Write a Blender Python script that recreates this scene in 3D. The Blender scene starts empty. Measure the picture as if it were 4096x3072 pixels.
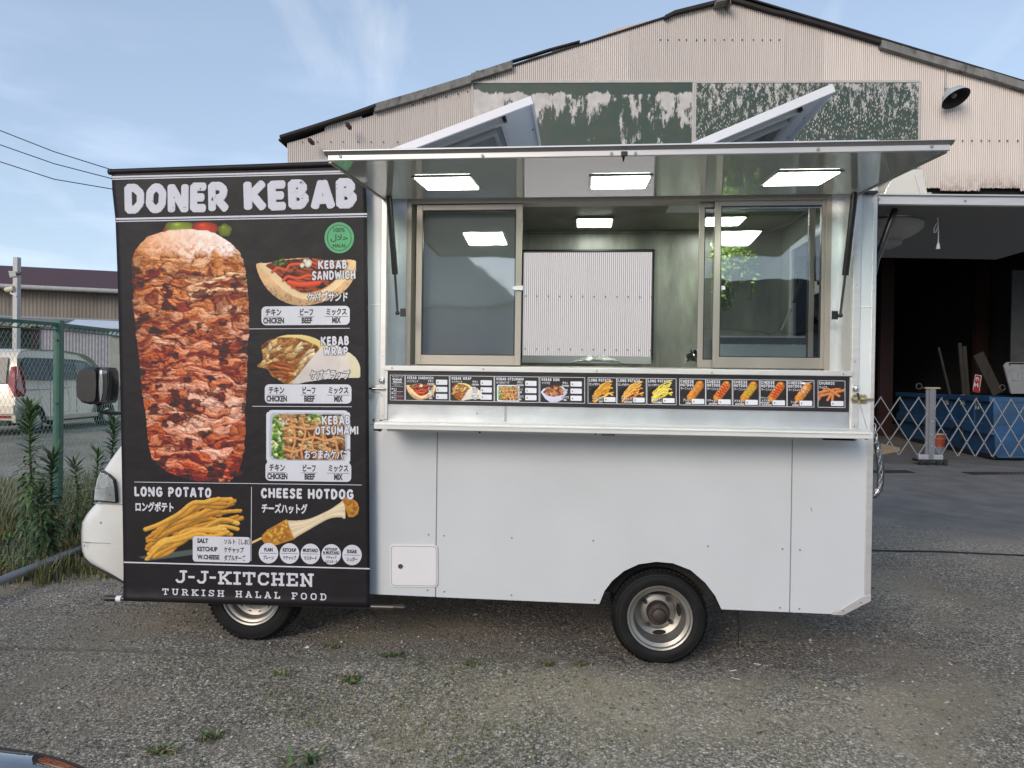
import bpy, bmesh, math, random
import numpy as np
from mathutils import Vector, Matrix
random.seed(7); np.random.seed(7)
C = bpy.context.scene
R = math.radians
# ------------------------------------------------------------------ camera
PITCH, ROLL, YAW, FPX = R(0.5056), R(0.7476), R(5.525), 2867.2
CAM = np.array([0.0, -3.793, 1.5])
_R0 = np.array([math.cos(YAW), math.sin(YAW), 0.0]); _F0 = np.array([-math.sin(YAW), math.cos(YAW), 0.0]); _U0 = np.array([0, 0, 1.0])
CF = math.cos(PITCH)*_F0 - math.sin(PITCH)*_U0; _U = math.sin(PITCH)*_F0 + math.cos(PITCH)*_U0
CR = math.cos(ROLL)*_R0 + math.sin(ROLL)*_U; CU = -math.sin(ROLL)*_R0 + math.cos(ROLL)*_U
cam = bpy.data.objects.new('camera', bpy.data.cameras.new('camera')); C.collection.objects.link(cam)
m = Matrix.Identity(4)
for i in range(3):
    m[i][0] = CR[i]; m[i][1] = CU[i]; m[i][2] = -CF[i]; m[i][3] = CAM[i]
cam.matrix_world = m
cam.data.sensor_width = 36.0; cam.data.lens = FPX/4096*36.0; cam.data.clip_end = 2000; cam.data.clip_start = 0.05
C.camera = cam
# ------------------------------------------------------------------ world, sun, exposure
SUN_EL, SUN_AZ = R(24), R(205)      # azimuth from +y clockwise: behind the camera, to its left
w = bpy.data.worlds.new('World'); C.world = w; w.use_nodes = True
nt = w.node_tree; nt.nodes.clear()
def N(t, kind, **kw):
    n = t.nodes.new(kind)
    for k, v in kw.items():
        if hasattr(n, k) and not (k in n.inputs if isinstance(k, str) else False): setattr(n, k, v)
    return n
out = N(nt, 'ShaderNodeOutputWorld'); bg = N(nt, 'ShaderNodeBackground'); sky = N(nt, 'ShaderNodeTexSky')
sky.sky_type = 'NISHITA'; sky.sun_disc = False; sky.sun_elevation = SUN_EL; sky.sun_rotation = SUN_AZ
sky.air_density = 1.0; sky.dust_density = 0.5; sky.ozone_density = 1.6; sky.altitude = 0
hs = N(nt, 'ShaderNodeHueSaturation'); hs.inputs['Saturation'].default_value = 0.73; hs.inputs['Value'].default_value = 0.95
nt.links.new(sky.outputs[0], hs.inputs['Color'])
tc = N(nt, 'ShaderNodeTexCoord'); mp = N(nt, 'ShaderNodeMapping'); mp.inputs['Scale'].default_value = (2.2, 1.0, 1.1); mp.inputs['Rotation'].default_value = (0.1, -0.75, 0.2)
nt.links.new(tc.outputs['Generated'], mp.inputs[0])
nz = N(nt, 'ShaderNodeTexNoise'); nz.inputs['Scale'].default_value = 2.6; nz.inputs['Detail'].default_value = 9; nz.inputs['Roughness'].default_value = 0.56; nz.inputs['Distortion'].default_value = 0.6
nt.links.new(mp.outputs[0], nz.inputs['Vector'])
rp = N(nt, 'ShaderNodeMapRange'); rp.inputs['From Min'].default_value = 0.54; rp.inputs['From Max'].default_value = 0.90; rp.inputs['To Min'].default_value = 0.0; rp.inputs['To Max'].default_value = 0.36
nt.links.new(nz.outputs['Fac'], rp.inputs['Value'])
# low grey cloud bank near the horizon
mp2 = N(nt, 'ShaderNodeMapping'); mp2.inputs['Scale'].default_value = (1.0, 1.0, 4.5); nt.links.new(tc.outputs['Generated'], mp2.inputs[0])
nz2 = N(nt, 'ShaderNodeTexNoise'); nz2.inputs['Scale'].default_value = 4.2; nz2.inputs['Detail'].default_value = 7; nt.links.new(mp2.outputs[0], nz2.inputs['Vector'])
sx = N(nt, 'ShaderNodeSeparateXYZ'); nt.links.new(tc.outputs['Generated'], sx.inputs[0])
hz = N(nt, 'ShaderNodeMapRange'); hz.inputs['From Min'].default_value = 0.02; hz.inputs['From Max'].default_value = 0.42; hz.inputs['To Min'].default_value = 1.0; hz.inputs['To Max'].default_value = 0.0
nt.links.new(sx.outputs['Z'], hz.inputs['Value'])
r2 = N(nt, 'ShaderNodeMapRange'); r2.inputs['From Min'].default_value = 0.46; r2.inputs['From Max'].default_value = 0.66; nt.links.new(nz2.outputs['Fac'], r2.inputs['Value'])
mu = N(nt, 'ShaderNodeMath'); mu.operation = 'MULTIPLY'; nt.links.new(hz.outputs[0], mu.inputs[0]); nt.links.new(r2.outputs[0], mu.inputs[1])
m1 = N(nt, 'ShaderNodeMixRGB'); m1.inputs['Color2'].default_value = (7.0, 7.0, 6.9, 1); nt.links.new(rp.outputs[0], m1.inputs['Fac']); nt.links.new(hs.outputs[0], m1.inputs['Color1'])
m2 = N(nt, 'ShaderNodeMixRGB'); m2.inputs['Color2'].default_value = (4.3, 5.0, 6.4, 1); nt.links.new(mu.outputs[0], m2.inputs['Fac']); nt.links.new(m1.outputs[0], m2.inputs['Color1'])
flat = N(nt, 'ShaderNodeMixRGB'); flat.inputs['Fac'].default_value = .42; flat.inputs['Color2'].default_value = (2.45, 3.35, 4.65, 1); nt.links.new(hs.outputs[0], flat.inputs['Color1']); nt.links.new(flat.outputs[0], m1.inputs['Color1'])   # thin even high haze
nt.links.new(m2.outputs[0], bg.inputs['Color']); bg.inputs['Strength'].default_value = 0.115
nt.links.new(bg.outputs[0], out.inputs['Surface'])
sl = bpy.data.lights.new('sun', 'SUN'); sl.energy = 1.15; sl.angle = R(25); sl.color = (1.0, 0.86, 0.72)
so = bpy.data.objects.new('sun', sl); C.collection.objects.link(so)
sd = Vector((math.sin(SUN_AZ)*math.cos(SUN_EL), math.cos(SUN_AZ)*math.cos(SUN_EL), math.sin(SUN_EL)))
so.rotation_euler = sd.to_track_quat('Z', 'Y').to_euler(); so.location = (-4, -10, 8)
C.view_settings.view_transform = 'Standard'; C.view_settings.look = 'None'; C.view_settings.gamma = 1; C.view_settings.exposure = 0.76
C.view_settings.use_curve_mapping = False
C.render.engine = 'CYCLES'; C.cycles.use_denoising = True; C.cycles.max_bounces = 10; C.cycles.transparent_max_bounces = 16
C.cycles.sample_clamp_indirect = 6.0
# ------------------------------------------------------------------ photo ray helpers (full-size pixel -> point on a real plane)
def ray(u, v):
    u = np.asarray(u, float); v = np.asarray(v, float)
    return CF + np.multiply.outer((u-2048)/FPX, CR) - np.multiply.outer((v-1536)/FPX, CU)
def onY(u, v, y=0.0):
    d = ray(u, v); t = (y-CAM[1])/d[..., 1]; return CAM + t[..., None]*d
def onZ(u, v, z=0.0):
    d = ray(u, v); t = (z-CAM[2])/d[..., 2]; return CAM + t[..., None]*d
def onPl(u, v, p, n):
    d = ray(u, v); t = np.dot(np.asarray(p)-CAM, n)/(d@np.asarray(n)); return CAM + t[..., None]*d
def atD(u, v, dep):
    return CAM + dep*ray(u, v)
def X(u, v, y=0.0): return float(onY(u, v, y)[0])
def Z(u, v, y=0.0): return float(onY(u, v, y)[2])
# ------------------------------------------------------------------ colours, materials
def L(h):
    h = h.lstrip('#'); c = [int(h[i:i+2], 16)/255 for i in (0, 2, 4)]
    return tuple((x/12.92 if x <= .04045 else ((x+.055)/1.055)**2.4) for x in c)
def newmat(name):
    mt = bpy.data.materials.new(name); mt.use_nodes = True
    t = mt.node_tree; b = t.nodes['Principled BSDF']; return mt, t, b
def mat(name, col, rough=.5, metal=0., var=.12, vs=6., bump=0., bs=60., spec=.5, stretch=(1, 1, 1), coat=0., dirt=None, dirt_amt=0., ds=3.):
    mt, t, b = newmat(name)
    tc = t.nodes.new('ShaderNodeTexCoord'); mp = t.nodes.new('ShaderNodeMapping'); mp.inputs['Scale'].default_value = stretch
    t.links.new(tc.outputs['Object'], mp.inputs[0])
    nz = t.nodes.new('ShaderNodeTexNoise'); nz.inputs['Scale'].default_value = vs; nz.inputs['Detail'].default_value = 5
    t.links.new(mp.outputs[0], nz.inputs['Vector'])
    mr = t.nodes.new('ShaderNodeMapRange'); mr.inputs['From Min'].default_value = .3; mr.inputs['From Max'].default_value = .7
    mr.inputs['To Min'].default_value = 1-var; mr.inputs['To Max'].default_value = 1+var
    t.links.new(nz.outputs['Fac'], mr.inputs['Value'])
    mx = t.nodes.new('ShaderNodeVectorMath'); mx.operation = 'SCALE'; mx.inputs[0].default_value = col[:3]
    t.links.new(mr.outputs[0], mx.inputs['Scale']); src = mx.outputs[0]
    if dirt is not None:
        n2 = t.nodes.new('ShaderNodeTexNoise'); n2.inputs['Scale'].default_value = ds; n2.inputs['Detail'].default_value = 8; n2.inputs['Roughness'].default_value = .65
        t.links.new(mp.outputs[0], n2.inputs['Vector'])
        m2 = t.nodes.new('ShaderNodeMapRange'); m2.inputs['From Min'].default_value = .5; m2.inputs['From Max'].default_value = .72; m2.inputs['To Max'].default_value = dirt_amt
        t.links.new(n2.outputs['Fac'], m2.inputs['Value'])
        mm = t.nodes.new('ShaderNodeMixRGB'); mm.inputs['Color2'].default_value = (*dirt, 1)
        t.links.new(m2.outputs[0], mm.inputs['Fac']); t.links.new(src, mm.inputs['Color1']); src = mm.outputs[0]
    t.links.new(src, b.inputs['Base Color'])
    rr = t.nodes.new('ShaderNodeMapRange'); rr.inputs['To Min'].default_value = max(.02, rough-.08); rr.inputs['To Max'].default_value = min(1, rough+.08)
    t.links.new(nz.outputs['Fac'], rr.inputs['Value']); t.links.new(rr.outputs[0], b.inputs['Roughness'])
    b.inputs['Metallic'].default_value = metal; b.inputs['Specular IOR Level'].default_value = spec
    b.inputs['Coat Weight'].default_value = coat; b.inputs['Coat Roughness'].default_value = .05
    if bump > 0:
        n3 = t.nodes.new('ShaderNodeTexNoise'); n3.inputs['Scale'].default_value = bs; n3.inputs['Detail'].default_value = 3
        t.links.new(mp.outputs[0], n3.inputs['Vector'])
        bp = t.nodes.new('ShaderNodeBump'); bp.inputs['Strength'].default_value = 1; bp.inputs['Distance'].default_value = bump
        t.links.new(n3.outputs['Fac'], bp.inputs['Height']); t.links.new(bp.outputs[0], b.inputs['Normal'])
    return mt
def emis(name, col, s):
    mt, t, b = newmat(name); b.inputs['Base Color'].default_value = (.8, .8, .8, 1)
    b.inputs['Emission Color'].default_value = (*col, 1); b.inputs['Emission Strength'].default_value = s; return mt
def glass(name, refl=1.0, tint=(.9, .93, .9), rough=0.0, base=0.0, ior=1.5):
    mt = bpy.data.materials.new(name); mt.use_nodes = True; t = mt.node_tree; t.nodes.clear()
    o = t.nodes.new('ShaderNodeOutputMaterial'); tr = t.nodes.new('ShaderNodeBsdfTransparent'); tr.inputs[0].default_value = (*tint, 1)
    gl = t.nodes.new('ShaderNodeBsdfGlossy'); gl.inputs['Roughness'].default_value = rough
    fr = t.nodes.new('ShaderNodeFresnel'); fr.inputs['IOR'].default_value = ior
    ml = t.nodes.new('ShaderNodeMath'); ml.operation = 'MULTIPLY_ADD'; ml.inputs[1].default_value = refl; ml.inputs[2].default_value = base; ml.use_clamp = True
    t.links.new(fr.outputs[0], ml.inputs[0]); mx = t.nodes.new('ShaderNodeMixShader')
    t.links.new(ml.outputs[0], mx.inputs[0]); t.links.new(tr.outputs[0], mx.inputs[1]); t.links.new(gl.outputs[0], mx.inputs[2]); t.links.new(mx.outputs[0], o.inputs[0])
    # slow waviness of the sheet
    tc = t.nodes.new('ShaderNodeTexCoord'); nz = t.nodes.new('ShaderNodeTexNoise'); nz.inputs['Scale'].default_value = 3.5; t.links.new(tc.outputs['Object'], nz.inputs['Vector'])
    bp = t.nodes.new('ShaderNodeBump'); bp.inputs['Distance'].default_value = .0012; t.links.new(nz.outputs['Fac'], bp.inputs['Height']); t.links.new(bp.outputs[0], gl.inputs['Normal'])
    return mt
def vcmat(name, rough=.6, spec=.3):
    mt, t, b = newmat(name); a = t.nodes.new('ShaderNodeVertexColor'); a.layer_name = 'Col'
    t.links.new(a.outputs['Color'], b.inputs['Base Color']); b.inputs['Roughness'].default_value = rough; b.inputs['Specular IOR Level'].default_value = spec
    return mt
# ------------------------------------------------------------------ objects
ORI = {}
def top(name, loc, label, cat, group=None, kind=None):
    o = bpy.data.objects.new(name, None); C.collection.objects.link(o); o.location = loc; o.empty_display_size = .1
    ORI[o.name] = np.array(loc, float); o['label'] = label; o['category'] = cat
    if group: o['group'] = group
    if kind: o['kind'] = kind
    return o
def tag(o, label=None, cat=None, group=None, kind=None):
    for k, v in (('label', label), ('category', cat), ('group', group), ('kind', kind)):
        if v: o[k] = v
    return o
class MB:
    def __init__(s): s.v = []; s.f = []; s.mi = []
    def add(s, vs, fs, mi=0):
        b = len(s.v); s.v += [tuple(map(float, p)) for p in vs]; s.f += [tuple(b+i for i in f) for f in fs]; s.mi += [mi]*len(fs); return s
    def box(s, x0, x1, y0, y1, z0, z1, mi=0):
        return s.add([(x, y, z) for z in (z0, z1) for y in (y0, y1) for x in (x0, x1)],
                     [(0, 2, 3, 1), (4, 5, 7, 6), (0, 1, 5, 4), (2, 6, 7, 3), (0, 4, 6, 2), (1, 3, 7, 5)], mi)
    def obox(s, c, ax, ay, az, mi=0):   # centre + half-axis vectors
        c, ax, ay, az = (np.array(q, float) for q in (c, ax, ay, az))
        return s.add([c+i*ax+j*ay+k*az for k in (-1, 1) for j in (-1, 1) for i in (-1, 1)],
                     [(0, 2, 3, 1), (4, 5, 7, 6), (0, 1, 5, 4), (2, 6, 7, 3), (0, 4, 6, 2), (1, 3, 7, 5)], mi)
    def bar(s, p, q, w, h, up=(0, 0, 1), mi=0):
        p, q, up = (np.array(a, float) for a in (p, q, up)); d = (q-p)/2; n = d/np.linalg.norm(d)
        a = np.cross(n, up); a /= np.linalg.norm(a)+1e-9; b = np.cross(a, n); return s.obox((p+q)/2, d, a*w/2, b*h/2, mi)
    def cyl(s, p, q, r0, r1=None, n=12, cap=True, mi=0):
        r1 = r0 if r1 is None else r1; p = np.array(p, float); q = np.array(q, float); d = q-p; d /= np.linalg.norm(d)+1e-12
        a = np.cross(d, (0, 0, 1.) if abs(d[2]) < .9 else (1., 0, 0)); a /= np.linalg.norm(a); b = np.cross(d, a)
        vs = [p+r0*(math.cos(2*math.pi*i/n)*a+math.sin(2*math.pi*i/n)*b) for i in range(n)]+[q+r1*(math.cos(2*math.pi*i/n)*a+math.sin(2*math.pi*i/n)*b) for i in range(n)]
        fs = [(i, (i+1) % n, n+(i+1) % n, n+i) for i in range(n)]
        if cap: fs += [tuple(range(n))[::-1], tuple(range(n, 2*n))]
        return s.add(vs, fs, mi)
    def tube(s, pts, r, n=8, mi=0):
        pts = [np.array(p, float) for p in pts]; rs = r if hasattr(r, '__len__') else [r]*len(pts); vs = []; prev = None
        for i, p in enumerate(pts):
            d = pts[min(i+1, len(pts)-1)]-pts[max(i-1, 0)]; d /= np.linalg.norm(d)+1e-12
            if prev is None: a = np.cross(d, (0, 0, 1.) if abs(d[2]) < .9 else (1., 0, 0))
            else: a = prev-d*np.dot(prev, d)
            a /= np.linalg.norm(a)+1e-12; prev = a; b = np.cross(d, a)
            vs += [p+rs[i]*(math.cos(2*math.pi*k/n)*a+math.sin(2*math.pi*k/n)*b) for k in range(n)]
        fs = [(i*n+k, i*n+(k+1) % n, (i+1)*n+(k+1) % n, (i+1)*n+k) for i in range(len(pts)-1) for k in range(n)]
        fs += [tuple(range(n))[::-1], tuple(range((len(pts)-1)*n, len(pts)*n))]
        return s.add(vs, fs, mi)
    def lathe(s, prof, c, axis='y', n=32, mi=0):   # prof: (r, t) along axis
        c = np.array(c, float); ax = {'x': (1, 0, 0), 'y': (0, 1, 0), 'z': (0, 0, 1)}[axis]; ax = np.array(ax, float)
        a = np.array((0, 0, 1.)) if axis != 'z' else np.array((1., 0, 0)); b = np.cross(ax, a); vs = []
        for r, t in prof: vs += [c+ax*t+r*(math.cos(2*math.pi*k/n)*a+math.sin(2*math.pi*k/n)*b) for k in range(n)]
        fs = [(i*n+k, i*n+(k+1) % n, (i+1)*n+(k+1) % n, (i+1)*n+k) for i in range(len(prof)-1) for k in range(n)]
        return s.add(vs, fs, mi)
    def prism(s, poly, off, mi=0):   # 3-D polygon swept by offset vector
        n = len(poly); poly = [np.array(p, float) for p in poly]; off = np.array(off, float)
        return s.add(poly+[p+off for p in poly], [tuple(range(n)), tuple(range(n, 2*n))[::-1]]+[(i, n+i, n+(i+1) % n, (i+1) % n) for i in range(n)], mi)
    def quad(s, a, b, c, d, mi=0): return s.add([a, b, c, d], [(0, 1, 2, 3)], mi)
def build(mb, name, mats, parent=None, smooth=False, bevel=0., kind=None, label=None, norm=True, origin=None):
    me = bpy.data.meshes.new(name)
    if origin is None: origin = ORI[parent.name] if parent is not None else (np.array(mb.v).min(0)*[.5, .5, 1]+np.array(mb.v).max(0)*[.5, .5, 0] if len(mb.v) else np.zeros(3))
    vs = np.array(mb.v, float)-origin
    me.from_pydata(vs.tolist(), [], mb.f)
    if not isinstance(mats, (list, tuple)): mats = [mats]
    for mt in mats: me.materials.append(mt)
    if len(mats) > 1: me.polygons.foreach_set('material_index', mb.mi)
    if norm:
        bm = bmesh.new(); bm.from_mesh(me); bmesh.ops.recalc_face_normals(bm, faces=bm.faces); bm.to_mesh(me); bm.free()
    if smooth:
        me.polygons.foreach_set('use_smooth', [True]*len(me.polygons))
        if smooth != 'all':
            try: me.set_sharp_from_angle(angle=R(38))
            except Exception: pass
    o = bpy.data.objects.new(name, me); C.collection.objects.link(o); ORI[o.name] = np.array(origin, float)
    if parent is not None: o.parent = parent; o.location = Vector(np.array(origin)-ORI[parent.name])
    else: o.location = Vector(origin)
    if bevel > 0:
        bv = o.modifiers.new('bevel', 'BEVEL'); bv.width = bevel; bv.segments = 2; bv.limit_method = 'ANGLE'; bv.angle_limit = R(40)
    if kind: o['kind'] = kind
    if label: o['label'] = label
    return o
def box(name, x0, x1, y0, y1, z0, z1, m_, parent=None, bevel=0., **k):
    return build(MB().box(x0, x1, y0, y1, z0, z1), name, m_, parent, bevel=bevel, **k)
# ------------------------------------------------------------------ lettering: glyph outlines fitted into photo-pixel quads on a surface
_tc = {}
def glyphs(s, off, slab=False, spacing=1.0):
    key = (s, off, spacing)
    if key not in _tc:
        cu = bpy.data.curves.new('t', 'FONT'); cu.body = s; cu.size = 1; cu.offset = off; cu.resolution_u = 3; cu.fill_mode = 'FRONT'; cu.space_character = spacing
        ob = bpy.data.objects.new('t', cu); C.collection.objects.link(ob)
        dg = bpy.context.evaluated_depsgraph_get(); me = bpy.data.meshes.new_from_object(ob.evaluated_get(dg))
        v = np.array([tuple(p.co) for p in me.vertices])[:, :2] if len(me.vertices) else np.zeros((3, 2)); f = [tuple(p.vertices) for p in me.polygons]
        bpy.data.objects.remove(ob); bpy.data.curves.remove(cu); bpy.data.meshes.remove(me)
        _tc[key] = (v, f)
    return _tc[key]
SL = {  # slab-serif letters as strokes (x0,y0,x1,y1) in a 1 x 1 cell, plus width
 'J': (.80, [(.62, 1, .62, .28), (.62, .28, .48, .09), (.48, .09, .22, .09), (.22, .09, .10, .26), (.36, .93, .84, .93)]),
 '-': (.55, [(.08, .5, .48, .5)]),
 'K': (1.0, [(.22, 0, .22, 1), (.05, .07, .42, .07), (.05, .93, .42, .93), (.26, .42, .80, .93), (.42, .52, .84, .07), (.62, .93, .98, .93), (.62, .07, 1.0, .07)]),
 'I': (.60, [(.3, 0, .3, 1), (.06, .07, .54, .07), (.06, .93, .54, .93)]),
 'T': (.95, [(.47, 0, .47, 1), (.04, .92, .90, .92), (.10, .92, .10, .66), (.84, .92, .84, .66), (.28, .07, .66, .07)]),
 'C': (.90, [(.78, .95, .78, .66), (.74, .80, .58, .92), (.58, .92, .32, .92), (.32, .92, .15, .72), (.15, .74, .15, .26), (.15, .28, .32, .08), (.32, .08, .62, .08), (.62, .08, .80, .26)]),
 'H': (1.0, [(.22, 0, .22, 1), (.78, 0, .78, 1), (.22, .5, .78, .5), (.05, .07, .40, .07), (.05, .93, .40, .93), (.60, .07, .95, .07), (.60, .93, .95, .93)]),
 'E': (.90, [(.24, 0, .24, 1), (.05, .07, .82, .07), (.05, .93, .82, .93), (.24, .5, .60, .5), (.78, .07, .78, .32), (.78, .93, .78, .68)]),
 'N': (1.02, [(.22, 0, .22, 1), (.80, 0, .80, 1), (.20, .98, .80, .04), (.05, .07, .40, .07), (.05, .93, .24, .93), (.62, .93, .98, .93)]),
 'U': (1.0, [(.22, 1, .22, .28), (.22, .28, .36, .08), (.36, .08, .64, .08), (.64, .08, .78, .28), (.78, .28, .78, 1), (.05, .93, .40, .93), (.60, .93, .95, .93)]),
 'R': (.98, [(.22, 0, .22, 1), (.05, .07, .42, .07), (.05, .93, .62, .93), (.62, .93, .76, .82), (.76, .84, .76, .64), (.76, .64, .62, .50), (.22, .5, .62, .5), (.54, .5, .80, .06), (.66, .07, .95, .07)]),
 'S': (.85, [(.74, .96, .74, .70), (.72, .80, .56, .92), (.56, .92, .28, .92), (.28, .92, .14, .78), (.14, .78, .20, .60), (.20, .60, .64, .42), (.64, .42, .74, .26), (.74, .26, .60, .08), (.60, .08, .28, .08), (.28, .08, .12, .22), (.10, .30, .10, .04)]),
 'A': (1.0, [(.18, .05, .48, .97), (.82, .05, .50, .97), (.28, .34, .72, .34), (.04, .07, .36, .07), (.64, .07, .96, .07), (.34, .93, .52, .93)]),
 'L': (.88, [(.24, 0, .24, 1), (.05, .07, .80, .07), (.05, .93, .44, .93), (.76, .07, .76, .36)]),
 'F': (.88, [(.24, 0, .24, 1), (.05, .07, .44, .07), (.05, .93, .82, .93), (.24, .5, .60, .5), (.78, .93, .78, .66)]),
 'O': (.98, [(.15, .27, .15, .73), (.15, .73, .32, .92), (.32, .92, .66, .92), (.66, .92, .83, .73), (.83, .73, .83, .27), (.83, .27, .66, .08), (.66, .08, .32, .08), (.32, .08, .15, .27)]),
 'D': (.98, [(.24, 0, .24, 1), (.05, .07, .60, .07), (.05, .93, .60, .93), (.60, .93, .81, .72), (.81, .74, .81, .26), (.81, .28, .60, .07)]),
 ' ': (.75, [])}
def slabtext(s, w, track):
    vs = []; fs = []; lay = []; x = 0; k = 0
    for ch in s:
        wd, st = SL[ch]
        for (x0, y0, x1, y1) in st:
            d = np.array([x1-x0, y1-y0]); ln = np.hypot(*d); d = d/ln; n = np.array([-d[1], d[0]])*w/2; e = d*(w*.18)
            a = np.array([x+x0, y0])-e; b = np.array([x+x1, y1])+e; i = len(vs)
            vs += [a-n, b-n, b+n, a+n]; fs.append((i, i+1, i+2, i+3)); lay += [k]*4; k = (k+1) % 12
        x += wd+track
    return np.array(vs), fs, np.array(lay)

FAT = {  # heavy hand-cut display letters as fat strokes in a 1 x 1 cell
 'D': (.78, [(.16, .12, .14, .88), (.14, .88, .40, .88), (.40, .88, .62, .68), (.62, .68, .62, .34), (.62, .34, .42, .12), (.42, .12, .16, .12)]),
 'O': (.80, [(.15, .32, .17, .70), (.17, .70, .34, .87), (.34, .87, .50, .86), (.50, .86, .65, .68), (.65, .68, .63, .30), (.63, .30, .48, .13), (.48, .13, .30, .13), (.30, .13, .15, .32)]),
 'N': (.82, [(.16, .10, .14, .90), (.16, .88, .64, .12), (.66, .10, .66, .90)]),
 'E': (.66, [(.15, .12, .14, .88), (.14, .87, .54, .87), (.15, .50, .48, .50), (.15, .13, .54, .13)]),
 'R': (.80, [(.16, .10, .14, .88), (.14, .87, .44, .87), (.44, .87, .60, .74), (.60, .74, .56, .54), (.56, .54, .40, .44), (.40, .44, .18, .44), (.36, .42, .66, .10)]),
 'K': (.80, [(.16, .10, .14, .90), (.18, .44, .64, .90), (.30, .54, .66, .10)]),
 'B': (.76, [(.16, .12, .14, .88), (.14, .87, .42, .87), (.42, .87, .54, .72), (.54, .72, .42, .54), (.42, .54, .18, .52), (.42, .54, .60, .34), (.60, .34, .46, .13), (.46, .13, .16, .13)]),
 'A': (.82, [(.13, .10, .36, .90), (.44, .90, .68, .10), (.22, .32, .60, .32)]),
 'S': (.70, [(.56, .78, .42, .89), (.42, .89, .24, .87), (.24, .87, .14, .70), (.14, .70, .26, .56), (.26, .56, .46, .46), (.46, .46, .56, .30), (.56, .30, .44, .13), (.44, .13, .24, .11), (.24, .11, .12, .22)]),
 'W': (1.05, [(.13, .90, .27, .12), (.27, .12, .50, .72), (.50, .72, .73, .12), (.73, .12, .90, .90)]),
 'I': (.32, [(.16, .10, .16, .90)]),
 'C': (.74, [(.60, .74, .46, .88), (.46, .88, .30, .86), (.30, .86, .15, .66), (.15, .66, .15, .34), (.15, .34, .30, .13), (.30, .13, .48, .12), (.48, .12, .61, .26)]),
 'H': (.80, [(.16, .10, .14, .90), (.66, .10, .64, .90), (.16, .50, .64, .50)]),
 'P': (.74, [(.16, .10, .14, .88), (.14, .87, .44, .87), (.44, .87, .60, .70), (.60, .70, .46, .46), (.46, .46, .18, .44)]),
 'T': (.72, [(.12, .87, .62, .87), (.37, .10, .37, .86)]),
 'U': (.80, [(.15, .90, .15, .34), (.15, .34, .30, .13), (.30, .13, .50, .13), (.50, .13, .65, .34), (.65, .34, .65, .90)]),
 'M': (.98, [(.14, .10, .17, .90), (.20, .86, .48, .34), (.48, .34, .76, .86), (.80, .90, .84, .10)]),
 'L': (.62, [(.16, .12, .14, .90), (.16, .13, .54, .13)]),
 'G': (.80, [(.64, .76, .48, .88), (.48, .88, .30, .86), (.30, .86, .15, .66), (.15, .66, .15, .34), (.15, .34, .30, .13), (.30, .13, .52, .12), (.52, .12, .66, .26), (.66, .26, .66, .46), (.66, .46, .46, .46)]),
 ' ': (.42, [])}
def fattext(s, w_=.25, track=.03, jit=.5):
    r = np.random.default_rng(sum(map(ord, s))); V = []; F = []; lay = []; x = 0; k = 0
    for ch in s:
        wd, st = FAT[ch]; a_ = r.uniform(-1, 1)*.05*jit; dy = r.uniform(-1, 1)*.03*jit; sc = 1+r.uniform(-1, 1)*.03*jit; ca, sa = math.cos(a_), math.sin(a_)
        for (x0, y0, x1, y1) in st:
            p = np.array([x0, y0]); q = np.array([x1, y1]); d = q-p; d = d/np.hypot(*d); n = np.array([-d[1], d[0]])*w_/2; ring_ = []
            for e, sg_ in ((q, 1), (p, -1)):
                for t_ in (90, 55, 20, -20, -55, -90):
                    c_, s_ = math.cos(math.radians(t_)), math.sin(math.radians(t_)); ring_.append(e+sg_*(d*c_*w_/2*.62+n*s_))
            c0 = np.array([wd/2, .5]); b = len(V)
            for z_ in ring_:
                z_ = (z_-c0)*sc; V.append(np.array([x+c0[0]+z_[0]*ca-z_[1]*sa, c0[1]+dy+z_[0]*sa+z_[1]*ca]))
            F.append(tuple(range(b, b+12))); lay += [k]*12; k = (k+1) % 11
        x += wd+track
    return np.array(V), F, np.array(lay)
# ------------------------------------------------------------------ materials
M = {}
M['white'] = mat('white_panel_paint', (.615, .64, .66), .38, var=.025, vs=2.5, bump=.0009, bs=3.5, coat=.15, dirt=(.52, .53, .52), dirt_amt=.18, ds=1.6)
M['cabwhite'] = mat('cab_white_paint', (.70, .70, .67), .28, var=.03, vs=3, coat=.5, dirt=(.40, .37, .31), dirt_amt=.22, ds=3.5)
M['plastic'] = mat('white_plastic', (.76, .75, .77), .42, var=.02)
M['alu'] = mat('brushed_aluminium', (.66, .65, .63), .36, .85, var=.06, vs=9, stretch=(1, 1, 14), bump=.0002, bs=120)
M['alupaint'] = mat('satin_aluminium_edge', (.63, .62, .61), .42, .45, var=.06, vs=5, stretch=(1, 1, 8), dirt=(.42, .42, .41), dirt_amt=.25, ds=6)
M['galv'] = mat('galvanised_sheet', (.62, .64, .66), .33, .75, var=.10, vs=4, bump=.0006, bs=30, dirt=(.72, .74, .74), dirt_amt=.5, ds=7)
M['champ'] = mat('champagne_aluminium', (.37, .335, .295), .38, .55, var=.05, vs=4, stretch=(1, 1, .2))
M['seam'] = mat('grey_seam_strip', (.30, .31, .31), .5, .3, var=.06)
M['black'] = mat('black_plastic', (.016, .016, .017), .38, var=.2, vs=14)
M['blackmetal'] = mat('black_painted_steel', (.02, .02, .022), .3, .2, var=.2)
M['rod'] = mat('steel_rod', (.30, .30, .32), .2, 1., var=.05)
M['zinc'] = mat('zinc_plated_steel', (.66, .67, .68), .3, .9, var=.12, vs=30)
M['brass'] = mat('yellow_zinc_plate', (.60, .50, .28), .32, .9, var=.22, vs=20)
M['dark'] = mat('dark_void', (.012, .012, .012), .9, var=.3)
M['chassis'] = mat('chassis_black', (.018, .017, .016), .7, var=.4, vs=8)
M['rubber'] = mat('tyre_rubber', (.009, .009, .0095), .66, var=.22, vs=12, bump=.0008, bs=90, spec=.3, dirt=(.035, .032, .03), dirt_amt=.3, ds=9)
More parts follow.
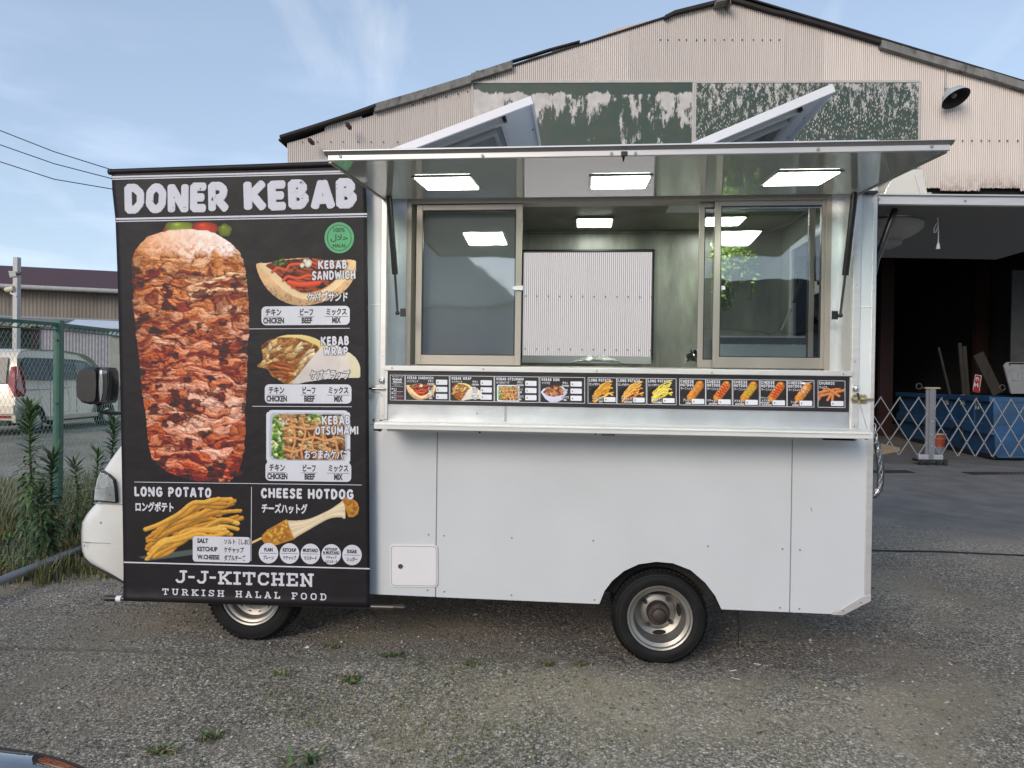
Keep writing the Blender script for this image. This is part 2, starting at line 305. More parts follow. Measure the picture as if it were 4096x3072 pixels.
M['rim'] = mat('worn_steel_rim', (.36, .345, .32), .42, .75, var=.12, vs=7, dirt=(.16, .13, .10), dirt_amt=.6, ds=11)
M['hub'] = mat('rusty_hub', (.07, .06, .055), .6, .5, var=.3, vs=18, dirt=(.13, .08, .05), dirt_amt=.6, ds=12)
M['awn_under'] = mat('glossy_grey_lining', (.46, .49, .48), .055, var=.03, vs=1.5, spec=.9, coat=.5)
M['awn_top'] = mat('awning_skin', (.62, .65, .67), .35, var=.04)
M['awn_edge'] = mat('awning_dark_lip', (.30, .305, .305), .4, .4, var=.06)
M['inwall'] = mat('interior_mottled_green_wall', (.245, .25, .22), .34, var=.26, vs=3.4, stretch=(2.2, 1, .6), dirt=(.40, .43, .35), dirt_amt=.8, ds=3.2)
M['inceil'] = mat('interior_ceiling', (.24, .235, .19), .5, var=.2, vs=5, dirt=(.10, .10, .08), dirt_amt=.5, ds=6)
M['infloor'] = mat('interior_floor', (.12, .12, .11), .6, var=.2)
M['counter'] = mat('counter_grey', (.40, .47, .49), .4, var=.04)
M['lamp'] = emis('led_panel', (.90, 1.0, .86), 16.0)
M['lampin'] = emis('led_panel_inside', (.92, 1.0, .88), 17.0)
M['lampframe'] = mat('lamp_bezel', (.30, .31, .30), .35, var=.03)
M['glassL'] = glass('left_sash_glass', 1.5, (.80, .82, .82), .035, base=.20)
M['glassR'] = glass('right_sash_glass', 1.7, (.93, .94, .93), 0, base=.03)
M['cloth'] = mat('banner_cloth', (.0085, .0068, .0095), .55, var=.18, vs=5, bump=.0045, bs=9, spec=.30)
M['ink'] = mat('white_print', (.62, .62, .68), .6, var=.05, vs=9)
M['inkwear'] = mat('distressed_white_print', (.62, .62, .68), .6, var=.06, vs=9, dirt=(.03, .03, .035), dirt_amt=1.0, ds=26)
M['inkblack'] = mat('black_print', (.012, .011, .013), .55, var=.1)
M['green_badge'] = mat('green_badge_print', (.07, .36, .15), .55, var=.05)
M['print'] = vcmat('food_print', .58, .35)
M['menu'] = mat('menu_board_vinyl', (.017, .013, .015), .42, var=.35, vs=9, stretch=(.3, 1, 2), bump=.0008, bs=40)
M['redprint'] = mat('red_print', (.45, .02, .02), .5)
# thresholds for the distressed print
def retune(mt, lo, hi):
    t = mt.node_tree
    for n in t.nodes:
        if n.type == 'MAP_RANGE' and abs(n.inputs['From Min'].default_value-.5) < 1e-4: n.inputs['From Min'].default_value = lo; n.inputs['From Max'].default_value = hi
retune(M['inkwear'], .635, .655)
# ------------------------------------------------------------------ flat print on a surface
def fold(p, v=None):   # gentle folds of the hanging cloth (metres towards the viewer)
    x, z = p[..., 0], p[..., 2]
    return .0040*np.sin(x*3.1+z*1.3)+.0012*np.sin(x*7.7-z*2.9+1)+.004*np.sin(z*2.2+.6)
def banner_map(lift):
    def f(u, v):
        p = onY(u, v, -.062); y = -.062-fold(p)-lift-.014*np.exp(-((p[..., 2]-.235)/.028)**2)
        return onY(u, v, y) if np.ndim(y) == 0 else CAM+((y-CAM[1])/ray(u, v)[..., 1])[..., None]*ray(u, v)
    return f
def menu_map(lift):
    return lambda u, v: onY(u, v, -.006-lift)
def bslope(v): return (v-1480)*3.2e-5
def mslope(v): return .0131+(v-1500)*3.7e-5
def put(vuv, faces, name, m_, parent, fmap, kind=None, mats=None, col=None, mi=None):
    P = fmap(vuv[:, 0], vuv[:, 1]); o0 = ORI[parent.name]
    me = bpy.data.meshes.new(name); me.from_pydata((P-o0).tolist(), [], faces); me.materials.append(m_)
    if col is not None:
        a = me.color_attributes.new('Col', 'FLOAT_COLOR', 'POINT'); a.data.foreach_set('color', np.c_[col, np.ones(len(col))].astype(np.float32).ravel())
    o = bpy.data.objects.new(name, me); C.collection.objects.link(o); o.parent = parent; ORI[o.name] = o0
    return o
def join_put(parts, name, m_, parent, fmap):   # parts: list of (verts, faces)
    V = []; Fs = []; b = 0
    for v, f in parts:
        V.append(v); Fs += [tuple(b+i for i in q) for q in f]; b += len(v)
    return put(np.vstack(V), Fs, name, m_, parent, fmap)
def tq(s, uL, uR, vT, vB, sl, off=.03, tilt=0., spacing=1.0):
    v, f = glyphs(s, off, spacing=spacing); lo = v.min(0); hi = v.max(0); q = (v-lo)/np.maximum(hi-lo, 1e-6)
    u = uL+q[:, 0]*(uR-uL); vv = vB+(vT-vB)*q[:, 1]; s_ = sl(vv) if callable(sl) else sl
    return np.c_[u, vv+(s_+tilt)*(u-uL)], f
def txt(parent, fmapf, s, uL, uR, vT, vB, sl, m_=None, off=.03, outline=None, lift=.0022, name='lettering', tilt=0., spacing=1.0):
    m_ = m_ or M['ink']
    if outline:
        v, f = tq(s, uL-outline, uR+outline, vT-outline, vB+outline, sl, off+outline*.9/max(1, (vB-vT)), tilt, spacing); put(v, f, 'lettering_outline', M['inkblack'], parent, fmapf(lift-.0005))
    v, f = tq(s, uL, uR, vT, vB, sl, off, tilt, spacing); return put(v, f, name, m_, parent, fmapf(lift))
def rrect(u0, u1, v0, v1, r, sl, n=6, nu=18):   # strips of quads, so the print follows the folds
    us = np.unique(np.r_[u0+r-r*np.cos(np.linspace(0, math.pi/2, n)), np.linspace(u0+r, u1-r, nu), u1-r+r*np.sin(np.linspace(0, math.pi/2, n))])
    e = np.maximum(0, np.maximum(u0+r-us, us-(u1-r))); h = r-np.sqrt(np.maximum(0, r*r-e*e)); k = len(us)
    rows = [np.c_[us, (v0+h)+(v1-v0-2*h)*t_] for t_ in (0, .5, 1)]; p = np.vstack(rows); s_ = sl(p[:, 1]) if callable(sl) else sl; p[:, 1] += s_*(p[:, 0]-u0)
    return p, [(j*k+i, j*k+i+1, (j+1)*k+i+1, (j+1)*k+i) for j in (0, 1) for i in range(k-1)]
def rloop(*a, **k):   # outline only, as one closed loop
    p, f = rrect(*a, **k); m_ = len(p)//3; return np.vstack([p[:m_], p[2*m_:][::-1]]), None
def line(u0, v0, u1, v1, w_):
    d = np.array([u1-u0, v1-v0]); d = d/np.hypot(*d); n = np.array([-d[1], d[0]])*w_/2; a = np.array([u0, v0]); b = np.array([u1, v1])
    k = 8; ps = [a+(b-a)*i/k for i in range(k+1)]; v = np.array([p-n for p in ps]+[p+n for p in ps]); return v, [(i, i+1, k+2+i, k+1+i) for i in range(k)]
def disc(cu, cv, ru, rv, n=28):
    a = np.linspace(0, 2*math.pi, n, endpoint=False); return np.c_[cu+ru*np.cos(a), cv+rv*np.sin(a)], [tuple(range(n))]
def ring(cu, cv, ru, rv, w_, n=36):
    a = np.linspace(0, 2*math.pi, n, endpoint=False); c = np.c_[np.cos(a), np.sin(a)]
    v = np.vstack([[cu, cv]+c*[ru, rv], [cu, cv]+c*[ru-w_, rv-w_]]); return v, [(i, (i+1) % n, n+(i+1) % n, n+i) for i in range(n)]
# ------------------------------------------------------------------ small raster painter for the printed food pictures
rng = np.random.default_rng(11)
def vnoise(x, y, seed=0):
    r = np.random.default_rng(seed); T = r.random((64, 64)); xi = np.floor(x).astype(int); yi = np.floor(y).astype(int); fx = x-xi; fy = y-yi
    fx = fx*fx*(3-2*fx); fy = fy*fy*(3-2*fy); g = lambda i, j: T[(xi+i) % 64, (yi+j) % 64]
    return (g(0, 0)*(1-fx)+g(1, 0)*fx)*(1-fy)+(g(0, 1)*(1-fx)+g(1, 1)*fx)*fy
def fbm(x, y, o=4, seed=0):
    s = 0; a = .5; t = 0
    for i in range(o): s = s+a*vnoise(x*2**i+i*7.3, y*2**i+i*3.1, seed+i); t += a; a *= .55
    return s/t
def worley(x, y, seed=0):   # F1, F2, cell random, offset inside the cell
    r = np.random.default_rng(seed); T = r.random((64, 64, 3)); xi = np.floor(x).astype(int); yi = np.floor(y).astype(int)
    f1 = np.full(x.shape, 9.); f2 = f1.copy(); cr = np.zeros(x.shape); oy = np.zeros(x.shape); ox = np.zeros(x.shape)
    for i in (-1, 0, 1):
        for j in (-1, 0, 1):
            t = T[(xi+i) % 64, (yi+j) % 64]; dx = xi+i+t[..., 0]-x; dy = yi+j+t[..., 1]-y; d = np.hypot(dx, dy)
            c = d < f1; f2 = np.where(c, f1, np.minimum(f2, d)); f1 = np.where(c, d, f1); cr = np.where(c, t[..., 2], cr); oy = np.where(c, dy, oy); ox = np.where(c, dx, ox)
    return f1, f2, cr, ox, oy
class Cv:
    def __init__(s, w_, h, ss):   # w,h in photo pixels; ss samples per photo pixel
        s.nx = int(w_*ss); s.ny = int(h*ss); s.X, s.Y = np.meshgrid((np.arange(s.nx)+.5)/ss, (np.arange(s.ny)+.5)/ss); s.w = w_; s.h = h
        s.c = np.zeros((s.ny, s.nx, 3)); s.a = np.zeros((s.ny, s.nx), bool)
    def poly(s, pts):
        p = np.array(pts, float); ins = np.zeros(s.X.shape, bool); n = len(p)
        for i in range(n):
            x0, y0 = p[i]; x1, y1 = p[(i+1) % n]
            if y0 == y1: continue
            c = ((y0 > s.Y) != (y1 > s.Y)) & (s.X < (x1-x0)*(s.Y-y0)/(y1-y0)+x0); ins ^= c
        return ins
    def fill(s, mask, col):
        col = np.asarray(col, float); s.c[mask] = col[mask] if col.ndim == 3 else col; s.a |= mask
    def ell(s, cx, cy, rx, ry, rot=0.):
        a = math.cos(rot); b = math.sin(rot); dx = s.X-cx; dy = s.Y-cy; return ((dx*a+dy*b)/rx)**2+((-dx*b+dy*a)/ry)**2
    def stroke(s, pts, r, col, dark=.45, light=1.25):
        pts = np.array(pts, float); t = np.linspace(0, len(pts)-1, len(pts)*6); i = np.minimum(t.astype(int), len(pts)-2); f = (t-i)[:, None]
        p0 = pts[np.maximum(i-1, 0)]; p1 = pts[i]; p2 = pts[i+1]; p3 = pts[np.minimum(i+2, len(pts)-1)]
        q = .5*(2*p1+(p2-p0)*f+(2*p0-5*p1+4*p2-p3)*f**2+(3*p1-p0-3*p2+p3)*f**3); D = np.full(s.X.shape, 1e9); S = np.zeros(s.X.shape)
        for a, b in zip(q[:-1], q[1:]):
            d = b-a; l2 = max(d@d, 1e-9); k = np.clip(((s.X-a[0])*d[0]+(s.Y-a[1])*d[1])/l2, 0, 1); ex = s.X-a[0]-k*d[0]; ey = s.Y-a[1]-k*d[1]; dd = np.hypot(ex, ey)
            sg = np.sign(d[0]*ey-d[1]*ex)*(1 if d[0] > 0 else -1); m_ = dd < D; D = np.where(m_, dd, D); S = np.where(m_, sg*dd, S)
        mk = D < r; sh = np.clip(light-(light-dark)*((S/r+1)/2)**1.6, 0, 2)*(1-.35*(np.abs(S)/r)**6)
        s.c[mk] = (np.asarray(col)*sh[..., None])[mk]; s.a |= mk
    def blobs(s, mask, n, cols, rx, ry, seed=0, jit=.5):
        r = np.random.default_rng(seed); ys, xs = np.nonzero(mask)
        if len(ys) == 0: return
        for k in range(n):
            i = r.integers(len(ys)); cx = s.X[0, xs[i]]; cy = s.Y[ys[i], 0]; a = r.uniform(-jit, jit)*3; e = s.ell(cx, cy, rx*r.uniform(.5, 1.3), ry*r.uniform(.5, 1.3), a)
            e = e+.5*(vnoise(s.X*.25, s.Y*.25, seed+5)-.5); mk = (e < 1) & mask; c = np.array(cols[r.integers(len(cols))])*r.uniform(.8, 1.15)
            sh = 1.15-.6*np.clip(e, 0, 1)**2-.18*np.clip((s.Y-cy)/ry, -1, 1); s.c[mk] = (c*sh[..., None])[mk]
    def put(s, parent, fmapf, u0, v0, sl, name='food_picture', lift=.0014):
        ys, xs = np.nonzero(s.a); nx = s.nx+1; used = np.zeros((s.ny+1)*nx, bool); q = np.c_[ys*nx+xs, ys*nx+xs+1, (ys+1)*nx+xs+1, (ys+1)*nx+xs]
        used[q.ravel()] = True; idx = np.cumsum(used)-1; gy, gx = np.divmod(np.nonzero(used)[0], nx)
        U = u0+gx*s.w/s.nx; V = v0+gy*s.h/s.ny; s_ = sl(V) if callable(sl) else sl; V = V+s_*(U-u0)
        acc = np.zeros(((s.ny+1)*nx, 3)); cnt = np.zeros((s.ny+1)*nx)
        for k in range(4): np.add.at(acc, q[:, k], s.c[ys, xs]); np.add.at(cnt, q[:, k], 1)
        col = np.clip(acc[used]/cnt[used][:, None], 0, 1); o0 = ORI[parent.name]; P = fmapf(lift)(U, V)-o0; f = idx[q][:, ::-1]
        me = bpy.data.meshes.new(name); me.vertices.add(len(P)); me.vertices.foreach_set('co', P.ravel()); me.loops.add(f.size); me.loops.foreach_set('vertex_index', f.ravel())
        me.polygons.add(len(f)); me.polygons.foreach_set('loop_start', np.arange(0, f.size, 4)); me.update(calc_edges=True); me.materials.append(M['print'])
        a = me.color_attributes.new('Col', 'FLOAT_COLOR', 'POINT'); a.data.foreach_set('color', np.c_[col, np.ones(len(col))].astype(np.float32).ravel())
        o = bpy.data.objects.new(name, me); C.collection.objects.link(o); o.parent = parent; ORI[o.name] = o0; return o
def c3(h): return np.array(L(h))
def light(H, kx=.35, ky=-1.):   # relief shading of a height field, lamp above right
    gy, gx = np.gradient(H); return np.clip(.62+kx*gx*-1+ky*-gy*-1*-1, -.2, 1.8)
def paint_kebab():
    w_, h = 470, 1040; k = Cv(w_, h, .62); Xc, Yc = k.X, k.Y; t = Yc/h
    left = [(0, 168), (5, 130), (25, 95), (60, 62), (100, 45), (150, 32), (215, 28)]
    right = [(290, 32), (330, 45), (372, 68), (405, 92), (430, 120), (445, 150), (455, 200), (463, 260), (469, 330), (470, 420), (463, 500), (460, 640), (452, 760), (455, 830), (450, 900), (440, 960), (428, 985), (445, 1000), (440, 1012), (405, 1020), (385, 1040), (330, 1035)]
    bot = [(270, 1035), (210, 1025), (160, 1005), (110, 975), (80, 945), (66, 880), (60, 800), (45, 700), (33, 600), (28, 520), (12, 400), (5, 300), (2, 230)]
    pts = np.array(left+right+bot, float); P2 = []
    rr = np.random.default_rng(5)
    for a_, b_ in zip(pts, np.roll(pts, -1, 0)):
        m_ = max(1, int(np.hypot(*(b_-a_))/14)); P2 += [a_+(b_-a_)*i/m_+rr.normal(size=2)*1.6 for i in range(m_)]
    ins = k.poly(P2)
    wx = 34*(fbm(Xc*.012, Yc*.02, 3, 1)-.5)+10*(fbm(Xc*.05, Yc*.07, 2, 2)-.5); wy = 70*(fbm(Xc*.009, Yc*.014, 3, 5)-.5)+16*(fbm(Xc*.035, Yc*.05, 3, 6)-.5)
    xw, yw = Xc+wx, Yc+wy
    f1, f2, cr, ox, oy = worley(xw/105, yw/34, 3); g1, g2, cr2, _, oy2 = worley(xw/44+9, yw/17+4, 8); q1, q2, cr3, _, _ = worley(xw/17+3, yw/9+1, 12)
    H = 16*(1-np.clip(f1, 0, 1)**2)+7*(1-np.clip(g1, 0, 1)**2)+1.6*(1-q1)+7*fbm(xw*.03, yw*.07, 4, 21)+2.2*fbm(xw*.12, yw*.22, 3, 22)
    gy, gx = np.gradient(H); sh = np.clip(.66+.24*gy*1.0-.16*gx, .05, 1.45)      # lit from above right: upper faces bright
    crease = np.clip((f2-f1)/.10, 0, 1)**.6; cr_s = np.clip((g2-g1)/.10, 0, 1)**.8
    thin = np.clip(np.abs(fbm(xw*.02+9, yw*.085+3, 4, 41)-.5)/.030, 0, 1)         # long dark folds
    tone = np.clip(.15+.55*cr+.28*cr2+.10*cr3, 0, 1)[..., None]; top_ = np.clip(1-t*2.0, 0, 1)[..., None]
    lo = c3('#96503a')*(1-top_)+c3('#a8683c')*top_; mi = c3('#cf8a6e')*(1-top_)+c3('#d8a274')*top_; hi = c3('#f0c8b8')*(1-top_)+c3('#ecc8a2')*top_
    col = np.where(tone < .5, lo+(mi-lo)*tone*2, mi+(hi-mi)*(tone-.5)*2)*sh[..., None]*(.86+.28*fbm(xw*.2, yw*.3, 3, 50)[..., None])
    d = ((.25+.75*crease)*(.62+.38*cr_s)*(.42+.58*thin))[..., None]; col = col*d+c3('#34140e')*(1-d)*.6
    burn = np.clip((fbm(Xc*.022+50, Yc*.032, 4, 77)-.585)/.06, 0, 1)*np.clip((t-.12)/.08, 0, 1); col = col*(1-.75*burn[..., None])+c3('#221010')*.75*burn[..., None]
    gap = np.clip((.46-fbm(Xc*.014+3, yw*.04, 4, 60))/.07, 0, 1)*np.clip((t-.13)/.06, 0, 1); col = col*(1-.6*gap[..., None])+c3('#4a1c12')*.6*gap[..., None]
    s_ = np.clip(Xc/w_, 0, 1)[..., None]; col = col*((1-s_)*np.array([.95, .76, .66])+s_*np.array([1.22, 1.22, 1.26]))
    red = np.clip((t-.78)/.2, 0, 1)[..., None]; col = col*(1-red*np.array([.08, .30, .34]))
    ed = 150+26*(fbm(Xc*.03, Yc*0+1, 3, 31)-.5)*2; dome = np.clip((ed-Yc-abs(Xc-235)*.13)/26, 0, 1)[..., None]; capt = (.66+.62*fbm(xw*.07, yw*.09, 4, 33))[..., None]
    sp = np.clip((fbm(Xc*.09, Yc*.11, 4, 35)-.50)/.12, 0, 1)[..., None]*np.clip((Yc-46)/60, 0, 1)[..., None]
    cap = (c3('#cf9468')*(1-s_)+c3('#eee2e0')*s_)*capt*(1-.5*sp)+c3('#b4683a')*.42*sp; col = col*(1-dome)+cap*dome
    for cx, cy, rx, ry, cc in ((145, 40, 22, 28, '#a82019'), (372, 32, 28, 26, '#6c7a24'), (195, 25, 60, 33, '#7c8c28'), (293, 27, 52, 33, '#b83820')):
        el = k.ell(cx, cy, rx, ry, .08)*(1+.12*np.sin(np.arctan2(Yc-cy, Xc-cx)*5)); mk = el < 1; shd = (1.15-.75*el+.9*np.exp(-(((Xc-cx+rx*.25)/(rx*.22))**2+((Yc-cy+ry*.5)/(ry*.16))**2)))*(.75+.5*fbm(Xc*.08, Yc*.05, 3, 9)); k.fill(mk, c3(cc)*shd[..., None])
    cyl = (1-.38*np.abs(2*Xc/w_-1)**5)[..., None]
    k.fill(ins, np.clip(((col-.085)*1.62+.035)*cyl*np.array([1.0, 1.01, .98]), .012, 1)); return k
def meatfill(k, mask, cols, sx, sy, seed, rot=0.):   # folded shreds: warped cells with relief shading
    a, b = math.cos(rot), math.sin(rot); x = k.X*a+k.Y*b; y = -k.X*b+k.Y*a; xw = x+sx*.9*(fbm(x/sx*.6, y/sy*.6, 3, seed)-.5)*2; yw = y+sy*.9*(fbm(x/sx*.5+7, y/sy*.5, 3, seed+1)-.5)*2
    f1, f2, cr, ox, oy = worley(xw/sx, yw/sy, seed); g1, g2, c2_, _, _ = worley(xw/sx*2.3+5, yw/sy*2.1+3, seed+4); H = sy*.55*(1-np.clip(f1, 0, 1)**2)+sy*.2*(1-g1)+1.2*fbm(x*.3, y*.3, 3, seed)
    gy, gx = np.gradient(H); sh = np.clip(.74+.42*gy-.25*gx, .12, 1.5); e = np.clip((f2-f1)/.16, 0, 1)**.7; C_ = np.array(cols); n = len(C_); q = np.clip(cr*n*.999, 0, n-1e-3); i = q.astype(int)
    col = C_[i]*sh[..., None]*(.3+.7*e[..., None])*(.82+.36*c2_[..., None]); k.fill(mask, np.clip(col, .008, 1))
def smooth_poly(pts, w_, h, n=6):
    p = np.array(pts, float)*[w_, h]; N_ = len(p); out_ = []
    for i in range(N_):
        p0, p1, p2, p3 = p[i-1], p[i], p[(i+1) % N_], p[(i+2) % N_]
        for t in np.arange(n)/n: out_.append(.5*(2*p1+(p2-p0)*t+(2*p0-5*p1+4*p2-p3)*t**2+(3*p1-p0-3*p2+p3)*t**3))
    return out_
def pita(w_, h, ss):
    k = Cv(w_, h, ss); X_, Y_ = k.X/w_, k.Y/h
    ins = k.poly(smooth_poly([(0, .17), (.03, .11), (.12, .11), (.25, .05), (.5, .02), (.75, .08), (.95, .07), (1, .13), (.99, .36), (.93, .60), (.82, .80), (.66, .93), (.48, 1.), (.32, .95), (.16, .76), (.05, .46)], w_, h))
    n = fbm(X_*7, Y_*4, 5, 3); f1, f2, cr, _, _ = worley(X_*30+n*3, Y_*13+X_*9, 5); spots = np.clip((.42-f1)/.12, 0, 1)*np.clip((Y_-.42)/.25, 0, 1)*(cr > .35)
    col = (c3('#d8ae80')*(.72+.55*n[..., None]))*(1-.38*spots[..., None])*(1.16-.55*np.clip(Y_*1.15-.3, 0, 1)[..., None]); k.fill(ins, col)
    rim_ = k.poly(smooth_poly([(.03, .15), (.14, .13), (.28, .5), (.42, .72), (.56, .76), (.72, .62), (.88, .32), (.96, .10), (1, .14), (.92, .42), (.76, .72), (.58, .86), (.42, .84), (.24, .62), (.10, .32)], w_, h)); k.fill(rim_ & ins, (c3('#e6c89c')*(.8+.4*n[..., None])))
    cav = k.poly(smooth_poly([(.10, .15), (.28, .06), (.55, .03), (.8, .10), (.92, .14), (.84, .38), (.70, .62), (.55, .73), (.42, .70), (.28, .48), (.17, .28)], w_, h)); meatfill(k, cav, [c3('#4a160e'), c3('#7a2c1a'), c3('#9c4426'), c3('#5c1e12'), c3('#a8502c')], w_*.09, h*.09, 3, .2)
    for q, cc in ((((.16, .30), (.22, .22), (.30, .26), (.34, .16), (.46, .14)), '#c8502f'), (((.27, .48), (.32, .40), (.42, .44), (.52, .38), (.62, .42), (.74, .34)), '#d0502c'), (((.36, .62), (.44, .56), (.56, .60), (.66, .50)), '#b8442a'), (((.55, .10), (.62, .16), (.72, .13)), '#c04a2c')): k.stroke([(a*w_, b_*h) for a, b_ in q], h*.030, c3(cc), .55, 1.35)
    k.stroke([(.33*w_, .52*h), (.45*w_, .57*h), (.62*w_, .54*h)], h*.052, c3('#d24a28'), .6, 1.35)
    meatfill(k, k.poly([(w_*.15, h*.10), (w_*.27, h*.02), (w_*.31, h*.12), (w_*.22, h*.2)]), [c3('#2c4418'), c3('#55702c'), c3('#86984c')], 9, 7, 9)
    for cx, cy, rx, ry in ((.52, .13, .035, .085), (.46, .17, .022, .05), (.49, .08, .02, .04)): e = k.ell(w_*cx, h*cy, w_*rx, h*ry, .3); k.fill(e < 1, c3('#ddd8c0')*(1.1-.45*e[..., None]))
    return k
def wrap(w_, h, ss):
    k = Cv(w_, h, ss); X_, Y_ = k.X/w_, k.Y/h; n = fbm(X_*6, Y_*4, 4, 5)
    k.fill(k.poly(smooth_poly([(.16, .10), (.26, .01), (.42, .0), (.56, .07), (.68, .24), (.6, .4), (.42, .3), (.2, .22)], w_, h)), c3('#dcc680')*(.78+.4*n[..., None])*(1.1-.5*Y_[..., None]))
    meat = k.poly(smooth_poly([(.0, .64), (.05, .52), (.05, .36), (.04, .22), (.12, .10), (.24, .05), (.40, .07), (.52, .16), (.60, .27), (.55, .45), (.46, .68), (.37, .95), (.28, 1.), (.2, .9), (.14, .84), (.10, .70)], w_, h))
    meatfill(k, meat, [c3('#b87c3e'), c3('#e0b878'), c3('#9a5c28'), c3('#d4a05c'), c3('#ecd0a0'), c3('#a86a30')], w_*.085, h*.075, 6, -.7)
    meatfill(k, k.poly(smooth_poly([(.10, .62), (.2, .52), (.33, .60), (.36, .78), (.28, .9), (.16, .82)], w_, h)), [c3('#b05c24'), c3('#8c3c16'), c3('#cc8038')], w_*.16, h*.08, 7, .15)
    pap = k.poly(smooth_poly([(.62, .28), (.74, .20), (.86, .32), (.96, .48), (1., .68), (.995, .86), (.85, .87), (.70, .89), (.5, .95), (.34, 1.), (.42, .76), (.52, .5)], w_, h))
    k.fill(pap, c3('#dcd2cc')*(.86+.24*n[..., None])*(1.08-.22*Y_[..., None])); tip = pap & (X_+.25*(n-.5) > .90); k.c[tip] = k.c[tip]*.55+c3('#d8cc80')*.42; ed = pap & (k.ell(w_*.60, h*.62, w_*.2, h*.52, .5) < 1.0); k.c[ed] *= .93; return k
def tray(w_, h, ss, cut=1.):
    k = Cv(w_, h, ss); X_, Y_ = k.X/w_, k.Y/h; n = fbm(X_*9, Y_*7, 4, 8); rs = lambda m, r_: k.poly(smooth_poly([(m, m+r_), (m+r_*.3, m+r_*.3), (m+r_, m), (1-m-r_, m), (1-m-r_*.3, m+r_*.3), (1-m, m+r_), (1-m*.8, .8), (1-m-.01, .97-m), (.9-m, .995-m*.8), (.1+m, .995-m*.8), (m+.01, .96-m), (m*.8, .8)], w_, h))
    k.fill(rs(0, .12), c3('#d4d6e0')*(1.0-.10*np.abs(X_-.5)[..., None])); k.fill(rs(.045, .10), c3('#b4b6c4')*(.9+.2*n[..., None])); inn = rs(.075, .10)
    meatfill(k, inn, [c3('#a87440'), c3('#c89a64'), c3('#5c3018'), c3('#dcb880'), c3('#7c4824'), c3('#b88850')], w_*.06, h*.085, 9, .3)
    meatfill(k, inn & ((X_ < .17+.06*n) | ((X_ > .5) & (X_ < .66) & (Y_ < .2+.05*n))), [c3('#5c9030'), c3('#9cc04c'), c3('#3c6820'), c3('#c8d890')], w_*.05, h*.10, 10, .8)
    meatfill(k, inn & (X_ > .15) & (X_ < .3) & (Y_ < .28), [c3('#e0dcc0'), c3('#c88c58'), c3('#d8a070')], 9, 10, 11)
    for a in (.32, .44, .57, .70, .82): k.stroke([(w_*(a+.025*math.sin(q*9+a*9)), h*q) for q in (.16, .3, .45, .6, .75, .9)], w_*.013, c3('#cc8c54'), .7, 1.3)
    for b_ in (.34, .54, .76): k.stroke([(w_*q, h*(b_+.03*math.sin(q*22+b_*9))) for q in (.2, .33, .45, .57, .7, .85)], w_*.013, c3('#d49460'), .7, 1.3)
    return k
def fries(k, seed, cols, bbox, n, r, sauce=None):
    rg = np.random.default_rng(seed); np_ = .75+.5*fbm(k.X*.16, k.Y*.16, 4, 6); x0, y0, x1, y1 = bbox
    for i in range(n):
        t = (i+.5)/n; t = 1-t if i % 2 else t; a = np.array([x0+rg.uniform(0, .1)*(x1-x0), y1-(y1-y0)*(.02+.38*(1-t))]); b = np.array([x1-rg.uniform(0, .28)*(x1-x0), y0+(y1-y0)*(.04+.62*t)])
        P = [a+(b-a)*s_+np.array([rg.uniform(-1, 1)*.03*(x1-x0), (y1-y0)*(-.10*math.sin(math.pi*s_)+rg.uniform(-1, 1)*.06)]) for s_ in np.linspace(0, 1, 6)]
        k.stroke(P, r*rg.uniform(.8, 1.15), c3(cols[rg.integers(len(cols))]), .34, 1.2)
    k.c[k.a & (k.c[..., 0] > .1)] *= np_[k.a & (k.c[..., 0] > .1)][:, None]
def hotdog(k, a, b, r, base='#b8742a'):
    a = np.array(a, float); b = np.array(b, float); d = (b-a)/np.linalg.norm(b-a); k.stroke([a-d*r*2.2, a-d*r, a], r*.16, c3('#c9a05c'))
    P = [a+(b-a)*t for t in np.linspace(0, 1, 5)]; n0 = k.a.copy(); k.stroke(P, r, c3(base), .45, 1.35); f1, f2, cr, ox, oy = worley(k.X/(r*.42), k.Y/(r*.42), 4); q = k.a & ~n0; m_ = np.zeros_like(q); dd = P[-1]-P[0]
    t = np.clip(((k.X-a[0])*dd[0]+(k.Y-a[1])*dd[1])/(dd@dd), 0, 1); m_ = np.hypot(k.X-a[0]-t*dd[0], k.Y-a[1]-t*dd[1]) < r; k.c[m_] *= (.75+.55*cr+.35*oy)[m_][:, None]
def zig(k, a, b, r, n, col, w_):
    a = np.array(a, float); b = np.array(b, float); d = b-a; nn = np.array([-d[1], d[0]])/np.linalg.norm(d)
    k.stroke([a+d*t+nn*r*.75*(1 if i % 2 else -1) for i, t in enumerate(np.linspace(.08, .95, n))], w_, c3(col), .7, 1.3)
# ------------------------------------------------------------------ ground
def sst(a, b, x): t = np.clip((x-a)/(b-a), 0, 1); return t*t*(3-2*t)
def gz(x, y):   # terrain height
    x = np.asarray(x, float); y = np.asarray(y, float)
    bank = .16*sst(1.2, 2.3, y)*(1-sst(4.2, 5.4, y))*(1-sst(-3.3, -2.6, x))
    near = (1-sst(10, 20, np.hypot(x, y)))
    return bank + near*.012*(fbm(x*.7+40, y*.7+40, 3, 90)-.5)*2*(1-((np.abs(x) < 2.6) & (y > -.3) & (y < 1.8))*.5)
xs = np.unique(np.r_[-900, -400, -200, -100, -60, -40, np.arange(-30, -8, 1.5), np.arange(-8, 9, .14), np.arange(9, 30, 1.5), 40, 60, 100, 200, 400, 900])
ys = np.unique(np.r_[-900, -400, -150, -60, -30, -15, -8, np.arange(-5, 12, .14), np.arange(12, 40, 2), 60, 100, 200, 400, 900])
GX, GY = np.meshgrid(xs, ys); GZ = gz(GX, GY); nx = len(xs)
g = MB(); g.v = np.c_[GX.ravel(), GY.ravel(), GZ.ravel()].tolist()
